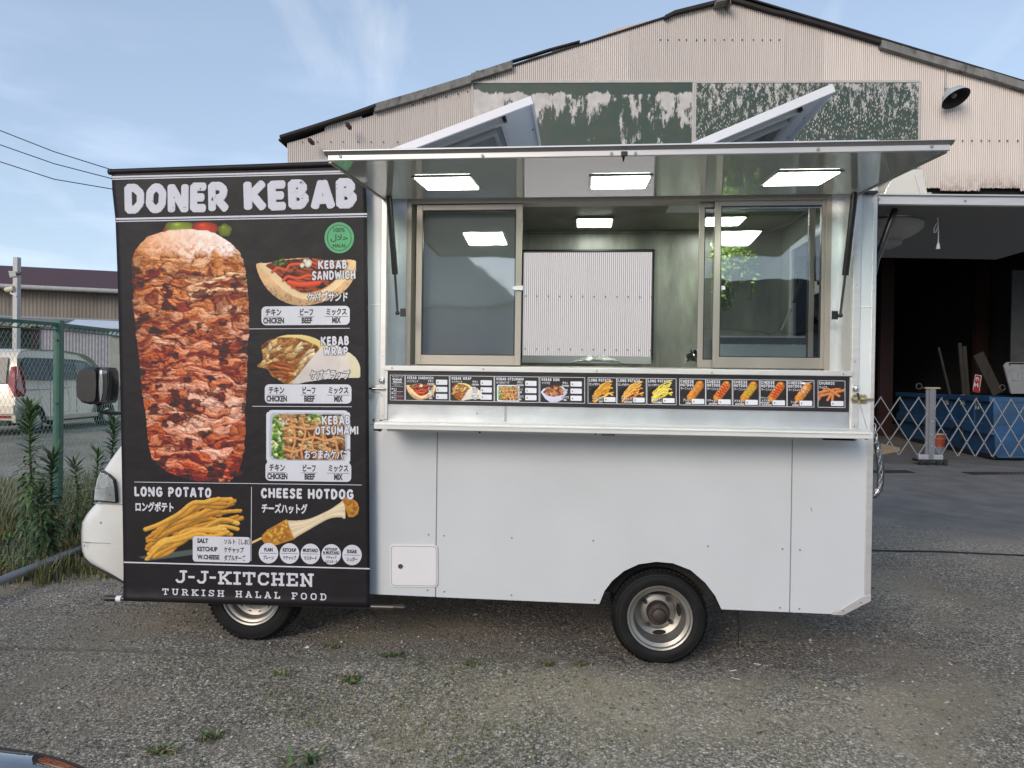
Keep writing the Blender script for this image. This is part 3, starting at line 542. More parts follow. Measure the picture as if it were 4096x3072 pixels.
g.f = [(j*nx+i, j*nx+i+1, (j+1)*nx+i+1, (j+1)*nx+i) for j in range(len(ys)-1) for i in range(nx-1)]
mt, t, b = newmat('gravel_ground'); tc = t.nodes.new('ShaderNodeTexCoord'); O = tc.outputs['Object']
def vor(sc, rnd=1.): n = t.nodes.new('ShaderNodeTexVoronoi'); n.inputs['Scale'].default_value = sc; n.inputs['Randomness'].default_value = rnd; t.links.new(O, n.inputs['Vector']); return n
def noi(sc, de=5, ro=.55, src=None): n = t.nodes.new('ShaderNodeTexNoise'); n.inputs['Scale'].default_value = sc; n.inputs['Detail'].default_value = de; n.inputs['Roughness'].default_value = ro; t.links.new(src or O, n.inputs['Vector']); return n
def ramp(src, st):
    n = t.nodes.new('ShaderNodeValToRGB'); e = n.color_ramp.elements
    while len(e) < len(st): e.new(.5)
    for k, (p, c) in enumerate(st): e[k].position = p; e[k].color = (*c, 1)
    t.links.new(src, n.inputs[0]); return n.outputs[0]
def mixc(f, a, b_, mode='MIX'):
    n = t.nodes.new('ShaderNodeMixRGB'); n.blend_type = mode
    for k, q in ((0, f), (1, a), (2, b_)):
        if isinstance(q, (int, float)): n.inputs[k].default_value = q
        elif isinstance(q, tuple): n.inputs[k].default_value = (*q, 1)
        else: t.links.new(q, n.inputs[k])
    return n.outputs[0]
def mrange(src, a, b_, c=0., d=1.):
    n = t.nodes.new('ShaderNodeMapRange'); n.inputs[1].default_value = a; n.inputs[2].default_value = b_; n.inputs[3].default_value = c; n.inputs[4].default_value = d; t.links.new(src, n.inputs[0]); return n.outputs[0]
v1 = vor(78); v2 = vor(185); sep = t.nodes.new('ShaderNodeSeparateColor'); t.links.new(v1.outputs['Color'], sep.inputs[0]); sep2 = t.nodes.new('ShaderNodeSeparateColor'); t.links.new(v2.outputs['Color'], sep2.inputs[0])
st = [(0, (.075, .077, .083)), (.35, (.17, .17, .168)), (.7, (.31, .30, .28)), (.92, (.52, .50, .46)), (1, (.75, .73, .70))]
ca = ramp(sep.outputs[0], st); cb = ramp(sep2.outputs[0], st); col = mixc(.5, ca, cb)
gapd = mrange(v1.outputs['Distance'], .25, .75, 1.1, .45); col = mixc(1., col, gapd, 'MULTIPLY')
dust = mrange(noi(.9, 7, .66).outputs['Fac'], .47, .60); col = mixc(mixc(1., dust, (.7, .7, .7), 'MULTIPLY'), col, (.215, .198, .17))
mx_ = mixc(1., mrange(noi(1.7, 8, .7).outputs['Fac'], .54, .68, 0, .34), mrange(noi(.45, 2).outputs['Fac'], .48, .6), 'MULTIPLY'); col = mixc(mx_, col, (.125, .132, .065))
big = mrange(noi(.5, 4, .6).outputs['Fac'], .35, .7, .70, 1.25); col = mixc(1., col, big, 'MULTIPLY')
spx = t.nodes.new('ShaderNodeSeparateXYZ'); t.links.new(O, spx.inputs[0])
wn = noi(.8, 4); wa = t.nodes.new('ShaderNodeMath'); wa.operation = 'MULTIPLY_ADD'; t.links.new(wn.outputs['Fac'], wa.inputs[0]); wa.inputs[1].default_value = 2.2; t.links.new(spx.outputs['Y'], wa.inputs[2])
far = mrange(wa.outputs[0], 4.2, 5.6); xr = mrange(spx.outputs['X'], .5, 2.5); fm = mixc(1., far, xr, 'MULTIPLY')
asph = mixc(.5, ramp(noi(60, 6, .8).outputs['Fac'], [(.3, (.07, .071, .075)), (.62, (.125, .125, .128)), (.8, (.24, .235, .23))]), ramp(noi(2.2, 5).outputs['Fac'], [(.35, (.075, .075, .078)), (.7, (.16, .155, .15))]))
col = mixc(fm, mixc(1., col, (1.42, 1.32, 1.18), 'MULTIPLY'), mixc(1., asph, (1.75, 1.7, 1.62), 'MULTIPLY'))
t.links.new(col, b.inputs['Base Color']); b.inputs['Roughness'].default_value = .9; b.inputs['Specular IOR Level'].default_value = .25
h1 = t.nodes.new('ShaderNodeMath'); h1.operation = 'ADD'; t.links.new(v1.outputs['Distance'], h1.inputs[0]); t.links.new(v2.outputs['Distance'], h1.inputs[1])
bp = t.nodes.new('ShaderNodeBump'); bp.inputs['Distance'].default_value = -.006; bp.inputs['Strength'].default_value = .9; t.links.new(h1.outputs[0], bp.inputs['Height'])
bp2 = t.nodes.new('ShaderNodeBump'); bp2.inputs['Distance'].default_value = .03; t.links.new(noi(7, 6, .6).outputs['Fac'], bp2.inputs['Height']); t.links.new(bp.outputs[0], bp2.inputs['Normal']); t.links.new(bp2.outputs[0], b.inputs['Normal'])
M['ground'] = mt
gr = build(g, 'ground', mt, None, smooth='all', norm=False, origin=(0, 0, 0), kind='structure'); gr['label'] = 'grey gravel yard with sandy patches under the white food truck'
# loose stones: many tiny tetra-like pebbles (one mass) -------------------------------------------------
def pebbles(n, xr, yr, smin, smax, name, seed, keep=None):
    r = np.random.default_rng(seed); x = r.uniform(*xr, n); y = r.uniform(*yr, n)
    if keep is not None: k = keep(x, y, r); x = x[k]; y = y[k]
    n = len(x); s = smin+(smax-smin)*r.random(n)**3.2; z = gz(x, y)+s*.18
    o = np.array([(1, 0, 0), (0, 1, 0), (-1, 0, 0), (0, -1, 0), (0, 0, .7), (0, 0, -.7)]); a = r.uniform(0, 6.28, n); j = r.uniform(.6, 1.25, (n, 6, 1))
    P = o[None]*j*s[:, None, None]*np.stack([np.ones(n), r.uniform(.55, 1, n), r.uniform(.5, .9, n)], 1)[:, None]
    c, q = np.cos(a)[:, None], np.sin(a)[:, None]; P = np.stack([P[..., 0]*c-P[..., 1]*q+x[:, None], P[..., 0]*q+P[..., 1]*c+y[:, None], P[..., 2]+z[:, None]], 2)
    F = np.array([(0, 1, 4), (1, 2, 4), (2, 3, 4), (3, 0, 4), (1, 0, 5), (2, 1, 5), (3, 2, 5), (0, 3, 5)]); f = (F[None]+6*np.arange(n)[:, None, None]).reshape(-1, 3)
    me = bpy.data.meshes.new(name); me.vertices.add(6*n); me.vertices.foreach_set('co', P.ravel()); me.loops.add(f.size); me.loops.foreach_set('vertex_index', f.ravel()); me.polygons.add(len(f)); me.polygons.foreach_set('loop_start', np.arange(0, f.size, 3)); me.update(calc_edges=True)
    tone = r.choice([.10, .16, .23, .32, .44, .60], n, p=[.22, .26, .22, .16, .10, .04]); cc = tone[:, None]*np.array([1, .965, .91])*r.uniform(.92, 1.08, (n, 3)); cc = np.repeat(cc, 6, 0)
    at = me.color_attributes.new('Col', 'FLOAT_COLOR', 'POINT'); at.data.foreach_set('color', np.c_[cc, np.ones(len(cc))].astype(np.float32).ravel()); me.materials.append(M['stone'])
    ob = bpy.data.objects.new(name, me); C.collection.objects.link(ob); ob['kind'] = 'stuff'; ORI[ob.name] = np.zeros(3); return ob
M['stone'] = vcmat('stone_tones', .85, .25)
kp = lambda x, y, r: (x > CAM[0]-(y+4.4)*1.0-.6) & (x < (y+4.4)*.85+.4) & (r.random(len(x)) < 1.15-.16*(y+2.9))
o = pebbles(95000, (-4.6, 5.2), (-2.75, 3.2), .0024, .012, 'gravel', 5, kp); o['label'] = 'loose grey gravel stones scattered over the yard'; o['category'] = 'gravel'
o = pebbles(900, (-4, 4.2), (-2.6, 2.0), .008, .021, 'larger_stones', 9, kp); o['label'] = 'larger pale stones lying scattered among the gravel'; o['category'] = 'stones'
# ------------------------------------------------------------------ corrugated warehouse
TH = R(3.25); FE = np.array([math.cos(TH), math.sin(TH), 0]); FN = np.array([-math.sin(TH), math.cos(TH), 0]); FO = np.array([6.4, 10.2, 0])
def fpt(u, v, off=0.): p = onPl(u, v, FO+off*FN, FN); return p
def fs(u, v, off=0.): p = fpt(u, v, off); return float((p-FO)@FE), float(p[2])
def FW(s, z, off=0.): return FO+s*FE+off*FN+np.array([0, 0, z])
mt, t, b = newmat('weathered_corrugated_wall'); tc = t.nodes.new('ShaderNodeTexCoord'); O = tc.outputs['Object']
mp = t.nodes.new('ShaderNodeMapping'); mp.inputs['Scale'].default_value = (9, 9, .5); t.links.new(O, mp.inputs[0])
oi = t.nodes.new('ShaderNodeObjectInfo'); tone = mrange(oi.outputs['Random'], 0, 1, .86, 1.08)
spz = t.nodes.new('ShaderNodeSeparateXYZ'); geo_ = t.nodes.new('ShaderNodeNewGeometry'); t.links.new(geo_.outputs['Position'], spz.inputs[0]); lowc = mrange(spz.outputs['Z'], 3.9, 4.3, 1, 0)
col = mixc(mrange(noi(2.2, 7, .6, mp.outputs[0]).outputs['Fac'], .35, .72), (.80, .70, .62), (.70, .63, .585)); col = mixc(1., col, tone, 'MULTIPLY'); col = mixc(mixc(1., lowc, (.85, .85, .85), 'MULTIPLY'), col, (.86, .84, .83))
mp2 = t.nodes.new('ShaderNodeMapping'); mp2.inputs['Scale'].default_value = (14, 14, 1.6); t.links.new(O, mp2.inputs[0])
col = mixc(mrange(noi(1.6, 8, .7, mp2.outputs[0]).outputs['Fac'], .66, .74, 0, .7), col, (.22, .13, .09))
at = t.nodes.new('ShaderNodeAttribute'); at.attribute_name = 'rust'; nr = noi(9, 8, .75); ad = t.nodes.new('ShaderNodeMath'); ad.operation = 'MULTIPLY'; t.links.new(at.outputs['Fac'], ad.inputs[0]); t.links.new(mrange(nr.outputs['Fac'], .38, .62), ad.inputs[1])
col = mixc(ad.outputs[0], col, (.23, .10, .055)); ag = t.nodes.new('ShaderNodeAttribute'); ag.attribute_name = 'groove_shade'; gq = mrange(ag.outputs['Fac'], 0, 1, 0, .85); col = mixc(gq, col, (.24, .25, .27)); t.links.new(col, b.inputs['Base Color']); b.inputs['Roughness'].default_value = .55  # valleys painted darker blue-grey to strengthen the shading of the corrugation
M['corr'] = mt
def simple(name, fn):
    global t, O
    mt, t, b = newmat(name); tc = t.nodes.new('ShaderNodeTexCoord'); O = tc.outputs['Object']; fn(b); return mt
def peel(b, kind):
    mp = t.nodes.new('ShaderNodeMapping'); mp.inputs['Scale'].default_value = (1.5, 1, .5) if kind == 0 else (1.9, 1, .8); t.links.new(O, mp.inputs[0])
    sp = t.nodes.new('ShaderNodeSeparateXYZ'); t.links.new(O, sp.inputs[0])
    n = noi(1.5 if kind == 0 else 6.5, 12, .72 if kind == 0 else .80, mp.outputs[0]).outputs['Fac']
    if kind == 0:   # big runs of missing paint along the top and the left end
        a = mrange(sp.outputs['Z'], 1.0, 1.75, 0, .14); l = mrange(sp.outputs['X'], -2.1, -.9, .17, 0); s1 = t.nodes.new('ShaderNodeMath'); t.links.new(a, s1.inputs[0]); t.links.new(l, s1.inputs[1])
        top_ = mrange(sp.outputs['Z'], 1.70, 1.86, 0, -.25); s2 = t.nodes.new('ShaderNodeMath'); t.links.new(s1.outputs[0], s2.inputs[0]); t.links.new(top_, s2.inputs[1])
        s = t.nodes.new('ShaderNodeMath'); t.links.new(n, s.inputs[0]); t.links.new(s2.outputs[0], s.inputs[1]); f = mrange(s.outputs[0], .585, .615)
    else:
        e = mrange(sp.outputs['Z'], 1.2, 1.9, 0, .06); s = t.nodes.new('ShaderNodeMath'); t.links.new(n, s.inputs[0]); t.links.new(e, s.inputs[1]); f1_ = mrange(s.outputs[0], .56, .59)
        v = t.nodes.new('ShaderNodeTexVoronoi'); v.inputs['Scale'].default_value = 17; v.inputs['Randomness'].default_value = 1; t.links.new(mp.outputs[0], v.inputs['Vector']); q = mrange(v.outputs['Distance'], .20, .34, 1, 0)
        g = mrange(noi(2.1, 5).outputs['Fac'], .34, .46); f = mixc(1., f1_, mixc(1., q, g, 'MULTIPLY'), 'LIGHTEN')
    gcol = mixc(mrange(noi(2.6, 5).outputs['Fac'], .35, .7), (.034, .066, .052), (.062, .076, .052)); col = mixc(f, gcol, mixc(mrange(noi(6, 4).outputs['Fac'], .3, .7), (.62, .575, .54), (.44, .42, .40)))
    t.links.new(col, b.inputs['Base Color']); b.inputs['Roughness'].default_value = .5
M['peel0'] = simple('peeling_green_paint_runs', lambda b: peel(b, 0)); M['peel1'] = simple('peeling_green_paint_specks', lambda b: peel(b, 1))
M['verge'] = mat('lichen_grey_verge', (.20, .195, .185), .9, var=.25, vs=6, dirt=(.018, .016, .015), dirt_amt=1., ds=5.5, stretch=(1, 1, .55))
M['roofdark'] = mat('dark_roof_edge', (.022, .018, .018), .8, var=.4, vs=5)
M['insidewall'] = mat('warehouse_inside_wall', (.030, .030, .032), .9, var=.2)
M['redsteel'] = mat('red_oxide_steel', (.022, .005, .004), .7, var=.3, vs=5)
WH = top('warehouse', FO, 'old gabled warehouse clad in pale corrugated sheets with a dark open doorway', 'warehouse')
PIT = .038
def roofz(s):   # roof line on the facade, from photographed points
    return float(np.interp(s, RS, RZ))
pts = [(1148, 570), (1225, 548), (1300, 520), (1318, 506), (1400, 486), (1445, 474), (1493, 460), (1494, 440), (1500, 420), (1700, 365), (1900, 308), (2045, 262), (2130, 226), (2220, 205), (2330, 178), (2470, 112), (2560, 86), (2665, 62), (2780, 32), (2905, 28), (2960, 10), (3110, 55), (3300, 105), (3520, 175), (3800, 262), (4096, 352), (4600, 505), (5000, 625)]
RS, RZ = zip(*[fs(*p) for p in pts])
sL = fs(1148, 600)[0]; zo = fs(3800, 752)[1]; sOpen = fs(3125, 900)[0]; sR = fs(5000, 700)[0]
def sheet(s0, s1, zlo, name='wall_sheet', ztop=None, dz=0., rust=0., off=0.):
    n = max(4, int(round((s1-s0)/PIT*6))); V = []; Fc = []; ru = []; gv = []
    for i in range(n+1):
        s = s0+(s1-s0)*i/n; y = off-.011*math.cos(2*math.pi*s/PIT); zt = (roofz(s)+dz if ztop is None else ztop)
        zz = [zlo+.012*random.uniform(-1, 1)*(rust > 0), zlo+.12, zlo+.4, zt]
        for z in zz: V.append(FW(s, z, y))
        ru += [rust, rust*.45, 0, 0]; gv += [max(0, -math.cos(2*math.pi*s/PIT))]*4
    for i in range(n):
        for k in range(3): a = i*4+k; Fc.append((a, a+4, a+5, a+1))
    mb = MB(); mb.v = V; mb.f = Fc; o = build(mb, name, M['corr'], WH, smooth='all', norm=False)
    a_ = o.data.attributes.new('rust', 'FLOAT', 'POINT'); a_.data.foreach_set('value', np.array(ru, np.float32)); a_ = o.data.attributes.new('groove_shade', 'FLOAT', 'POINT'); a_.data.foreach_set('value', np.array(gv, np.float32)); return o
zb = fs(2300, 356)[1]
# sheet joints: lower course up to the board line, upper course above it
s = sL; k = 0
while s < sOpen-.01:
    s1 = min(s+PIT*19, sOpen)
    if s1 > fs(1890, 400)[0] and s < fs(3680, 400)[0] and min(roofz(s), roofz(s1)) > zb+.12:
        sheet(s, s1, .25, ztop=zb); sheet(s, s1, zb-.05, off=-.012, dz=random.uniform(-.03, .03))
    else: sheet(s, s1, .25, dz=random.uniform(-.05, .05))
    s = s1; k += 1
while s < sR:
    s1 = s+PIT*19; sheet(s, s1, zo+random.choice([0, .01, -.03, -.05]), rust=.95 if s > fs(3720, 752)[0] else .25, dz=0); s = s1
# bolts in rows
bl = MB()
for (ua, ub, v0, st_) in ((1211, 1650, 568, 55), (3700, 4096, 563, 37), (2640, 3150, 160, 37), (1650, 1900, 0, 46)):
    u = ua
    while u < ub:
        v = v0 if v0 else np.interp(u, [1560, 1900], [440, 360]); p = fpt(u+random.uniform(-3, 3), v, -.02); bl.cyl(p, p-.015*FN, .013, n=6); u += st_*random.uniform(.9, 1.1)
for z in (2.05, 3.05, 4.1):
    for kk in range(int((sOpen-sL-.2)/.215)): bl.cyl(FW(sL+.1+kk*.215, z, -.01), FW(sL+.1+kk*.215, z, -.025), .012, n=6)
M['rustbolt'] = mat('rusty_bolt', (.09, .04, .03), .8, var=.3)
build(bl, 'bolts', M['rustbolt'], WH, kind='stuff')
# plinth, corner, verge boards, roof
build(MB().prism([FW(sL-.02, 0, -.03), FW(sOpen, 0, -.03), FW(sOpen, .27, -.03), FW(sL-.02, .27, -.03)], FN*.2), 'plinth', mat('plinth_concrete', (.35, .35, .36), .85, var=.15, vs=4), WH)
def pxbar(name, pts, th, m_, off, dep):   # boards following the roof line
    q = [fpt(u, v, off) for u, v in pts]; mb = MB(); n = len(q)
    poly = q+[p-np.array([0, 0, th]) for p in q[::-1]]; mb.prism(poly, FN*dep); return build(mb, name, m_, WH)
pxbar('roof_edge', [(1118, 540), (1230, 505), (1320, 476), (1400, 450), (1500, 414)], .05, M['roofdark'], -.15, .5)
pxbar('verge_board', [(1497, 414), (1700, 355), (1885, 298)], .15, M['verge'], -.12, .14)
pxbar('verge_board', [(1884, 293), (2050, 240)], .14, M['verge'], -.13, .14)
pxbar('roof_edge', [(2045, 240), (2127, 215), (2200, 192), (2320, 160)], .03, M['roofdark'], -.08, .1)
pxbar('roof_edge', [(2660, 60), (2700, 40), (2860, 0), (2930, -14)], .06, M['roofdark'], -.12, .15)
pxbar('ridge_cap', [(2868, -6), (2920, -16), (2925, 8)], .06, M['verge'], -.3, .4)
pxbar('roof_edge', [(2920, -14), (2960, -4), (3100, 38), (3140, 46), (3330, 100), (3525, 158)], .06, M['roofdark'], -.12, .15)
pxbar('verge_board', [(3527, 158), (3700, 210), (3940, 280)], .14, M['verge'], -.12, .14)
pxbar('verge_board', [(3936, 276), (4096, 326), (4500, 448), (5000, 600)], .14, M['verge'], -.13, .14)
zr = [(sL-.15, roofz(sL)+.02), (fs(2940, 0)[0], fs(2940, -14)[1]), (sR+.3, roofz(sR))]
for k in range(2):
    (a, za), (c_, zc) = zr[k], zr[k+1]; mb = MB(); mb.prism([FW(a, za, -.05), FW(c_, zc, -.05), FW(c_, zc+.03, -.05), FW(a, za+.03, -.05)], FN*16); build(mb, 'roof', M['roofdark'], WH)
# purlin ends under the open eaves
for (u, v) in ((1245, 532), (1395, 470)):
    p = fpt(u, v, -.3); p[2] -= .16; build(MB().obox(p, FE*.03, FN*.12, (0, 0, .03)), 'purlin_end', M['redsteel'], WH)
# inside: back wall, side walls, floor stays the ground
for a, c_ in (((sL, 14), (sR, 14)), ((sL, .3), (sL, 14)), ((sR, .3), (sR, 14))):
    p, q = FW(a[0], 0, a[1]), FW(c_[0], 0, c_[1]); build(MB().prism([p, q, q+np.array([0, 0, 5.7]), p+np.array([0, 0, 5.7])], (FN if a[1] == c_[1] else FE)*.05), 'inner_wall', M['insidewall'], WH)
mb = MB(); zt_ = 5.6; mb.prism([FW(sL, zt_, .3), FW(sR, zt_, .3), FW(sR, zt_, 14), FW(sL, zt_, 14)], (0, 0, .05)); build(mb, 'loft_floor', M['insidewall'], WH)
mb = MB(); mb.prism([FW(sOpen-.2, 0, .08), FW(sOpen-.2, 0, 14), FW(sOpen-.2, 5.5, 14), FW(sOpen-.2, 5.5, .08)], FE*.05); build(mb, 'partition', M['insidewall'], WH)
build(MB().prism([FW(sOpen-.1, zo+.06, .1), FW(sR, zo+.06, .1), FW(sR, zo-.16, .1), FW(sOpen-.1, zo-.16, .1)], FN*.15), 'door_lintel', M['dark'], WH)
for u, d_, w_ in ((3535, 7., .36), (3912, 7., .36), (4300, 7., .36)):
    p = fpt(u, 1600, d_); p[2] = 0; mb = MB(); mb.obox(p+[0, 0, 2.6], FE*w_/2, FN*.02, (0, 0, 2.6)); mb.obox(p+[0, 0, 2.6]-FN*.12, FE*w_/2, FN*.012, (0, 0, 2.6)); mb.obox(p+[0, 0, 2.6]-FN*.06, FE*.012, FN*.06, (0, 0, 2.6)); build(mb, 'column', M['redsteel'], WH)
# translucent wall sheet at the right inside
mb = MB(); a = fpt(4040, 1600, 4.5)
for i in range(40):
    p = a+FE*i*.06; q = a+FE*(i+1)*.06; mb.prism([p*[1, 1, 0]+[0, 0, 1.3], q*[1, 1, 0]+[0, 0, 1.3], q*[1, 1, 0]+[0, 0, 4.3], p*[1, 1, 0]+[0, 0, 4.3]], FN*(.02 if i % 2 else .04))
build(mb, 'inner_corrugated_panel', mat('dim_corrugated', (.06, .065, .07), .7, var=.2), WH)
# boards
def board(name, us, vs_, m_, lab):
    c_ = [fpt(us[0], vs_[0], -.03), fpt(us[1], vs_[1], -.03)]; zt = (c_[0][2]+c_[1][2])/2; s0 = (c_[0]-FO)@FE; s1 = (c_[1]-FO)@FE; z0 = zt-1.95
    o = top(name, FW((s0+s1)/2, z0, -.03), lab, 'board', 'green boards on the warehouse gable')
    build(MB().prism([FW(s0, z0, -.03), FW(s1, z0, -.03), FW(s1, zt, -.03), FW(s0, zt, -.03)], FN*.02), 'painted_panel', m_, o)
    fr = mat('board_trim', (.50, .47, .44), .6, var=.1, vs=8)
    for a, b_, c1, d1 in ((s0-.02, s1+.02, zt-.012, zt+.03), (s0-.035, s0, z0, zt), (s1, s1+.035, z0, zt)):
        build(MB().prism([FW(a, c1, -.042), FW(b_, c1, -.042), FW(b_, d1, -.042), FW(a, d1, -.042)], FN*.03), 'trim_strip', fr, o)
    return o
board('gable_board', (1893, 2770), (330, 328), M['peel0'], 'left green board on the gable, paint lost in long runs along its top')
board('gable_board', (2786, 3675), (328, 330), M['peel1'], 'right green board on the gable, speckled all over with pale flakes')
# wall lamp
WL = top('wall_lamp', fpt(3785, 400, -.3), 'dome-shaped white wall lamp hanging from the warehouse gable at the right', 'lamp')
c_ = fpt(3822, 392, -.32); axis = np.array([.25, -.42, -.87]); axis /= np.linalg.norm(axis); mb = MB()
def cone(mb, c, ax, prof, n=28):
    ax = np.array(ax, float)/np.linalg.norm(ax); a = np.cross(ax, (0, 0, 1.)); a /= np.linalg.norm(a); b_ = np.cross(ax, a); vs = []
    for r, t_ in prof: vs += [np.array(c)+ax*t_+r*(math.cos(2*math.pi*k/n)*a+math.sin(2*math.pi*k/n)*b_) for k in range(n)]
    mb.add(vs, [(i*n+k, i*n+(k+1) % n, (i+1)*n+(k+1) % n, (i+1)*n+k) for i in range(len(prof)-1) for k in range(n)]); return mb
M['enamel'] = mat('grey_white_enamel', (.42, .44, .44), .45, var=.1, vs=9); M['liningblack'] = mat('black_lining', (.02, .018, .018), .8)  # lamp lining is one even near-black colour
build(cone(MB(), c_, axis, [(.03, -.19), (.10, -.17), (.19, -.10), (.235, 0), (.245, .02)]), 'shade', M['enamel'], WL, smooth='all', norm=False)
build(cone(MB(), c_, axis, [(.02, -.16), (.10, -.15), (.18, -.09), (.228, .0), (.238, .019)]), 'shade_lining', M['liningblack'], WL, smooth='all', norm=False)
build(cone(MB(), c_, axis, [(0.001, -.02), (.05, -.04), (.05, -.10), (.03, -.15)]), 'bulb', mat('dusty_bulb', (.2, .18, .17), .3), WL, smooth='all')
build(MB().tube([c_-axis*.18, c_-axis*.24, fpt(3782, 350, -.15), fpt(3782, 330, -.02)], .015).tube([fpt(3781, 360, -.03), fpt(3783, 275, -.03)], .012), 'arm', M['enamel'], WL)
# ------------------------------------------------------------------ food truck
TR = top('food_truck', (0.0, .8, 0), 'white box food truck with its serving hatch open and lights on', 'food truck')
ZB = Z(1745, 2388); XR = X(3500, 1400); XL = -1.33; ZTOP = 2.70; W = 1.62
zsh = 1.266; ZP = 1.235
def pxpoly(name, pts, y, th, m_, parent=TR, bevel=0., flat=None, **k):   # photo outline on the plane y, given real thickness
    P = [onY(u, v, y) for u, v in pts]; return build(MB().prism(P, (0, th, 0)), name, m_, parent, bevel=bevel, **k)
def pxbox(name, u0, u1, v0, v1, y, th, m_, parent=TR, bevel=0., **k):
    uc = (u0+u1)/2; vc = (v0+v1)/2; return box(name, X(u0, vc, y), X(u1, vc, y), y, y+th, Z(uc, v1, y), Z(uc, v0, y), m_, parent, bevel, **k)
# outer skins
x1 = X(1747, 2000); x2 = X(3166, 2000); xt = X(3462, 2000)
box('side_panel', XL, x1-.003, 0, .02, ZB, ZP, M['white'], TR, .0015)
arch = [(2397, 2415), (2417, 2366), (2449, 2323), (2496, 2284), (2555, 2257), (2625, 2247), (2692, 2253), (2762, 2280), (2821, 2331), (2860, 2382), (2886, 2441)]
P = [(x1+.003, 0, ZB), (x1+.003, 0, ZP), (x2-.003, 0, ZP), (x2-.003, 0, ZB)]
A = [onY(u, v, 0) for u, v in arch]; A[0][2] = ZB; A[-1][2] = ZB
build(MB().prism([P[0], P[1], P[2], P[3]]+A[::-1], (0, .02, 0)), 'side_panel', M['white'], TR)
cx0 = X(3326, 2456); cz = Z(3470, 2400)
build(MB().prism([(x2+.003, 0, ZB), (x2+.003, 0, ZP), (xt, 0, ZP), (xt, 0, cz+.02), (cx0, 0, ZB)], (0, .02, 0)), 'side_panel', M['white'], TR)
for x in (x1, x2): box('seam_strip', x-.0035, x+.0035, .004, .022, ZB+.002, ZP, M['seam'], TR)
# upper skins either side of the hatch bay
ua, ub, uc_, ud = 1524, 1545, 3410, 3440
zt2 = 2.47
box('side_panel', XL, X(ua, 1200), 0, .02, ZP+.002, ZTOP, M['white'], TR, .0015)
box('side_panel', X(ud, 1200), X(3486, 1200), 0, .02, ZP+.002, ZTOP, M['white'], TR, .0015)
box('seam_strip', X(1478, 1217), X(1523, 1217), -.002, .001, Z(1500, 1221), Z(1500, 1216), M['plastic'], TR)
box('seam_strip', X(3441, 1225), X(3484, 1225), -.002, .001, Z(3460, 1229), Z(3460, 1224), M['plastic'], TR)
xa, xb, xc, xd = X(ua, 1200), X(ub, 1200), X(uc_, 1200), X(ud, 1200)
box('bay_trim', xa, xb, -.006, .02, 1.262, 2.465, M['alupaint'], TR, .0015)
box('bay_trim', xc, xd, -.006, .02, 1.262, 2.465, M['alupaint'], TR, .0015)
# rear corner trim with the chamfered foot
build(MB().prism([(X(3485, 1200), -.004, ZTOP), (XR, -.004, ZTOP), (XR, -.004, cz), (xt, -.004, cz+.012), (xt, -.004, ZP), (X(3485, 1200), -.004, ZP+.002)], (0, .05, 0)), 'corner_trim', M['alupaint'], TR, bevel=.003)
build(MB().prism([(cx0, -.006, ZB-.003), (X(3370, 2459), -.006, ZB-.003), (XR, -.006, cz-.003), (XR, -.006, cz+.03), (xt-.02, -.006, cz+.012)], (0, .04, 0)), 'corner_trim', M['alupaint'], TR, bevel=.0015)
# header above the bay, roof, back, front, floor
box('header_panel', xa, X(3486, 1200), 0, .02, 2.53, ZTOP, M['white'], TR)
box('roof', XL, XR, 0, W, ZTOP, ZTOP+.03, M['white'], TR, .01)
YB = 1.60
bu0, bu1 = X(2092, 1200, YB), X(2608, 1200, YB); bz0, bz1 = Z(2350, 1437, YB), Z(2350, 1006, YB)
mb = MB(); zi0, zi1 = .78, 2.61
mb.box(XL, bu0, YB, YB+.03, zi0-.4, ZTOP).box(bu1, XR, YB, YB+.03, zi0-.4, ZTOP).box(bu0, bu1, YB, YB+.03, zi0-.4, bz0).box(bu0, bu1, YB, YB+.03, bz1, ZTOP)
build(mb, 'rear_wall', M['inwall'], TR)
mb = MB(); mb.box(bu0-.012, bu0, YB-.02, YB+.04, bz0, bz1).box(bu1, bu1+.012, YB-.02, YB+.04, bz0, bz1).box(bu0-.012, bu1+.012, YB-.02, YB+.04, bz1, bz1+.012)
build(mb, 'far_window_frame', M['blackmetal'], TR)
box('far_window_sill', bu0, bu1, YB-.01, YB+.04, bz0-.03, Z(2350, 1424, YB), M['alupaint'], TR)
box('interior_ceiling', XL, XR-.03, .05, YB, 2.60, 2.64, M['inceil'], TR)
box('floor', XL, XR-.03, .03, YB+.03, .74, .78, M['infloor'], TR)
box('front_wall', XL, XL+.03, .02, YB, .4, 2.69, M['white'], TR)
box('front_lining', XL+.2, XL+.22, .3, YB, .78, 2.6, M['inwall'], TR)
# end wall with the open back door
mb = MB(); mb.box(XR-.035, XR-.004, .05, .22, .74, 2.69).box(XR-.035, XR-.004, YB-.25, YB+.02, .74, 2.69).box(XR-.035, XR-.004, .22, YB-.25, 2.44, 2.69).box(XR-.035, XR-.004, .22, YB-.25, ZB+.1, 1.3)
build(mb, 'end_wall', M['inwall'], TR)
build(MB().box(XR-.05, XR-.036, YB-.30, YB-.24, .9, 2.44).box(XR-.05, XR-.036, .22, YB-.3, 2.40, 2.44), 'door_frame', M['alupaint'], TR)
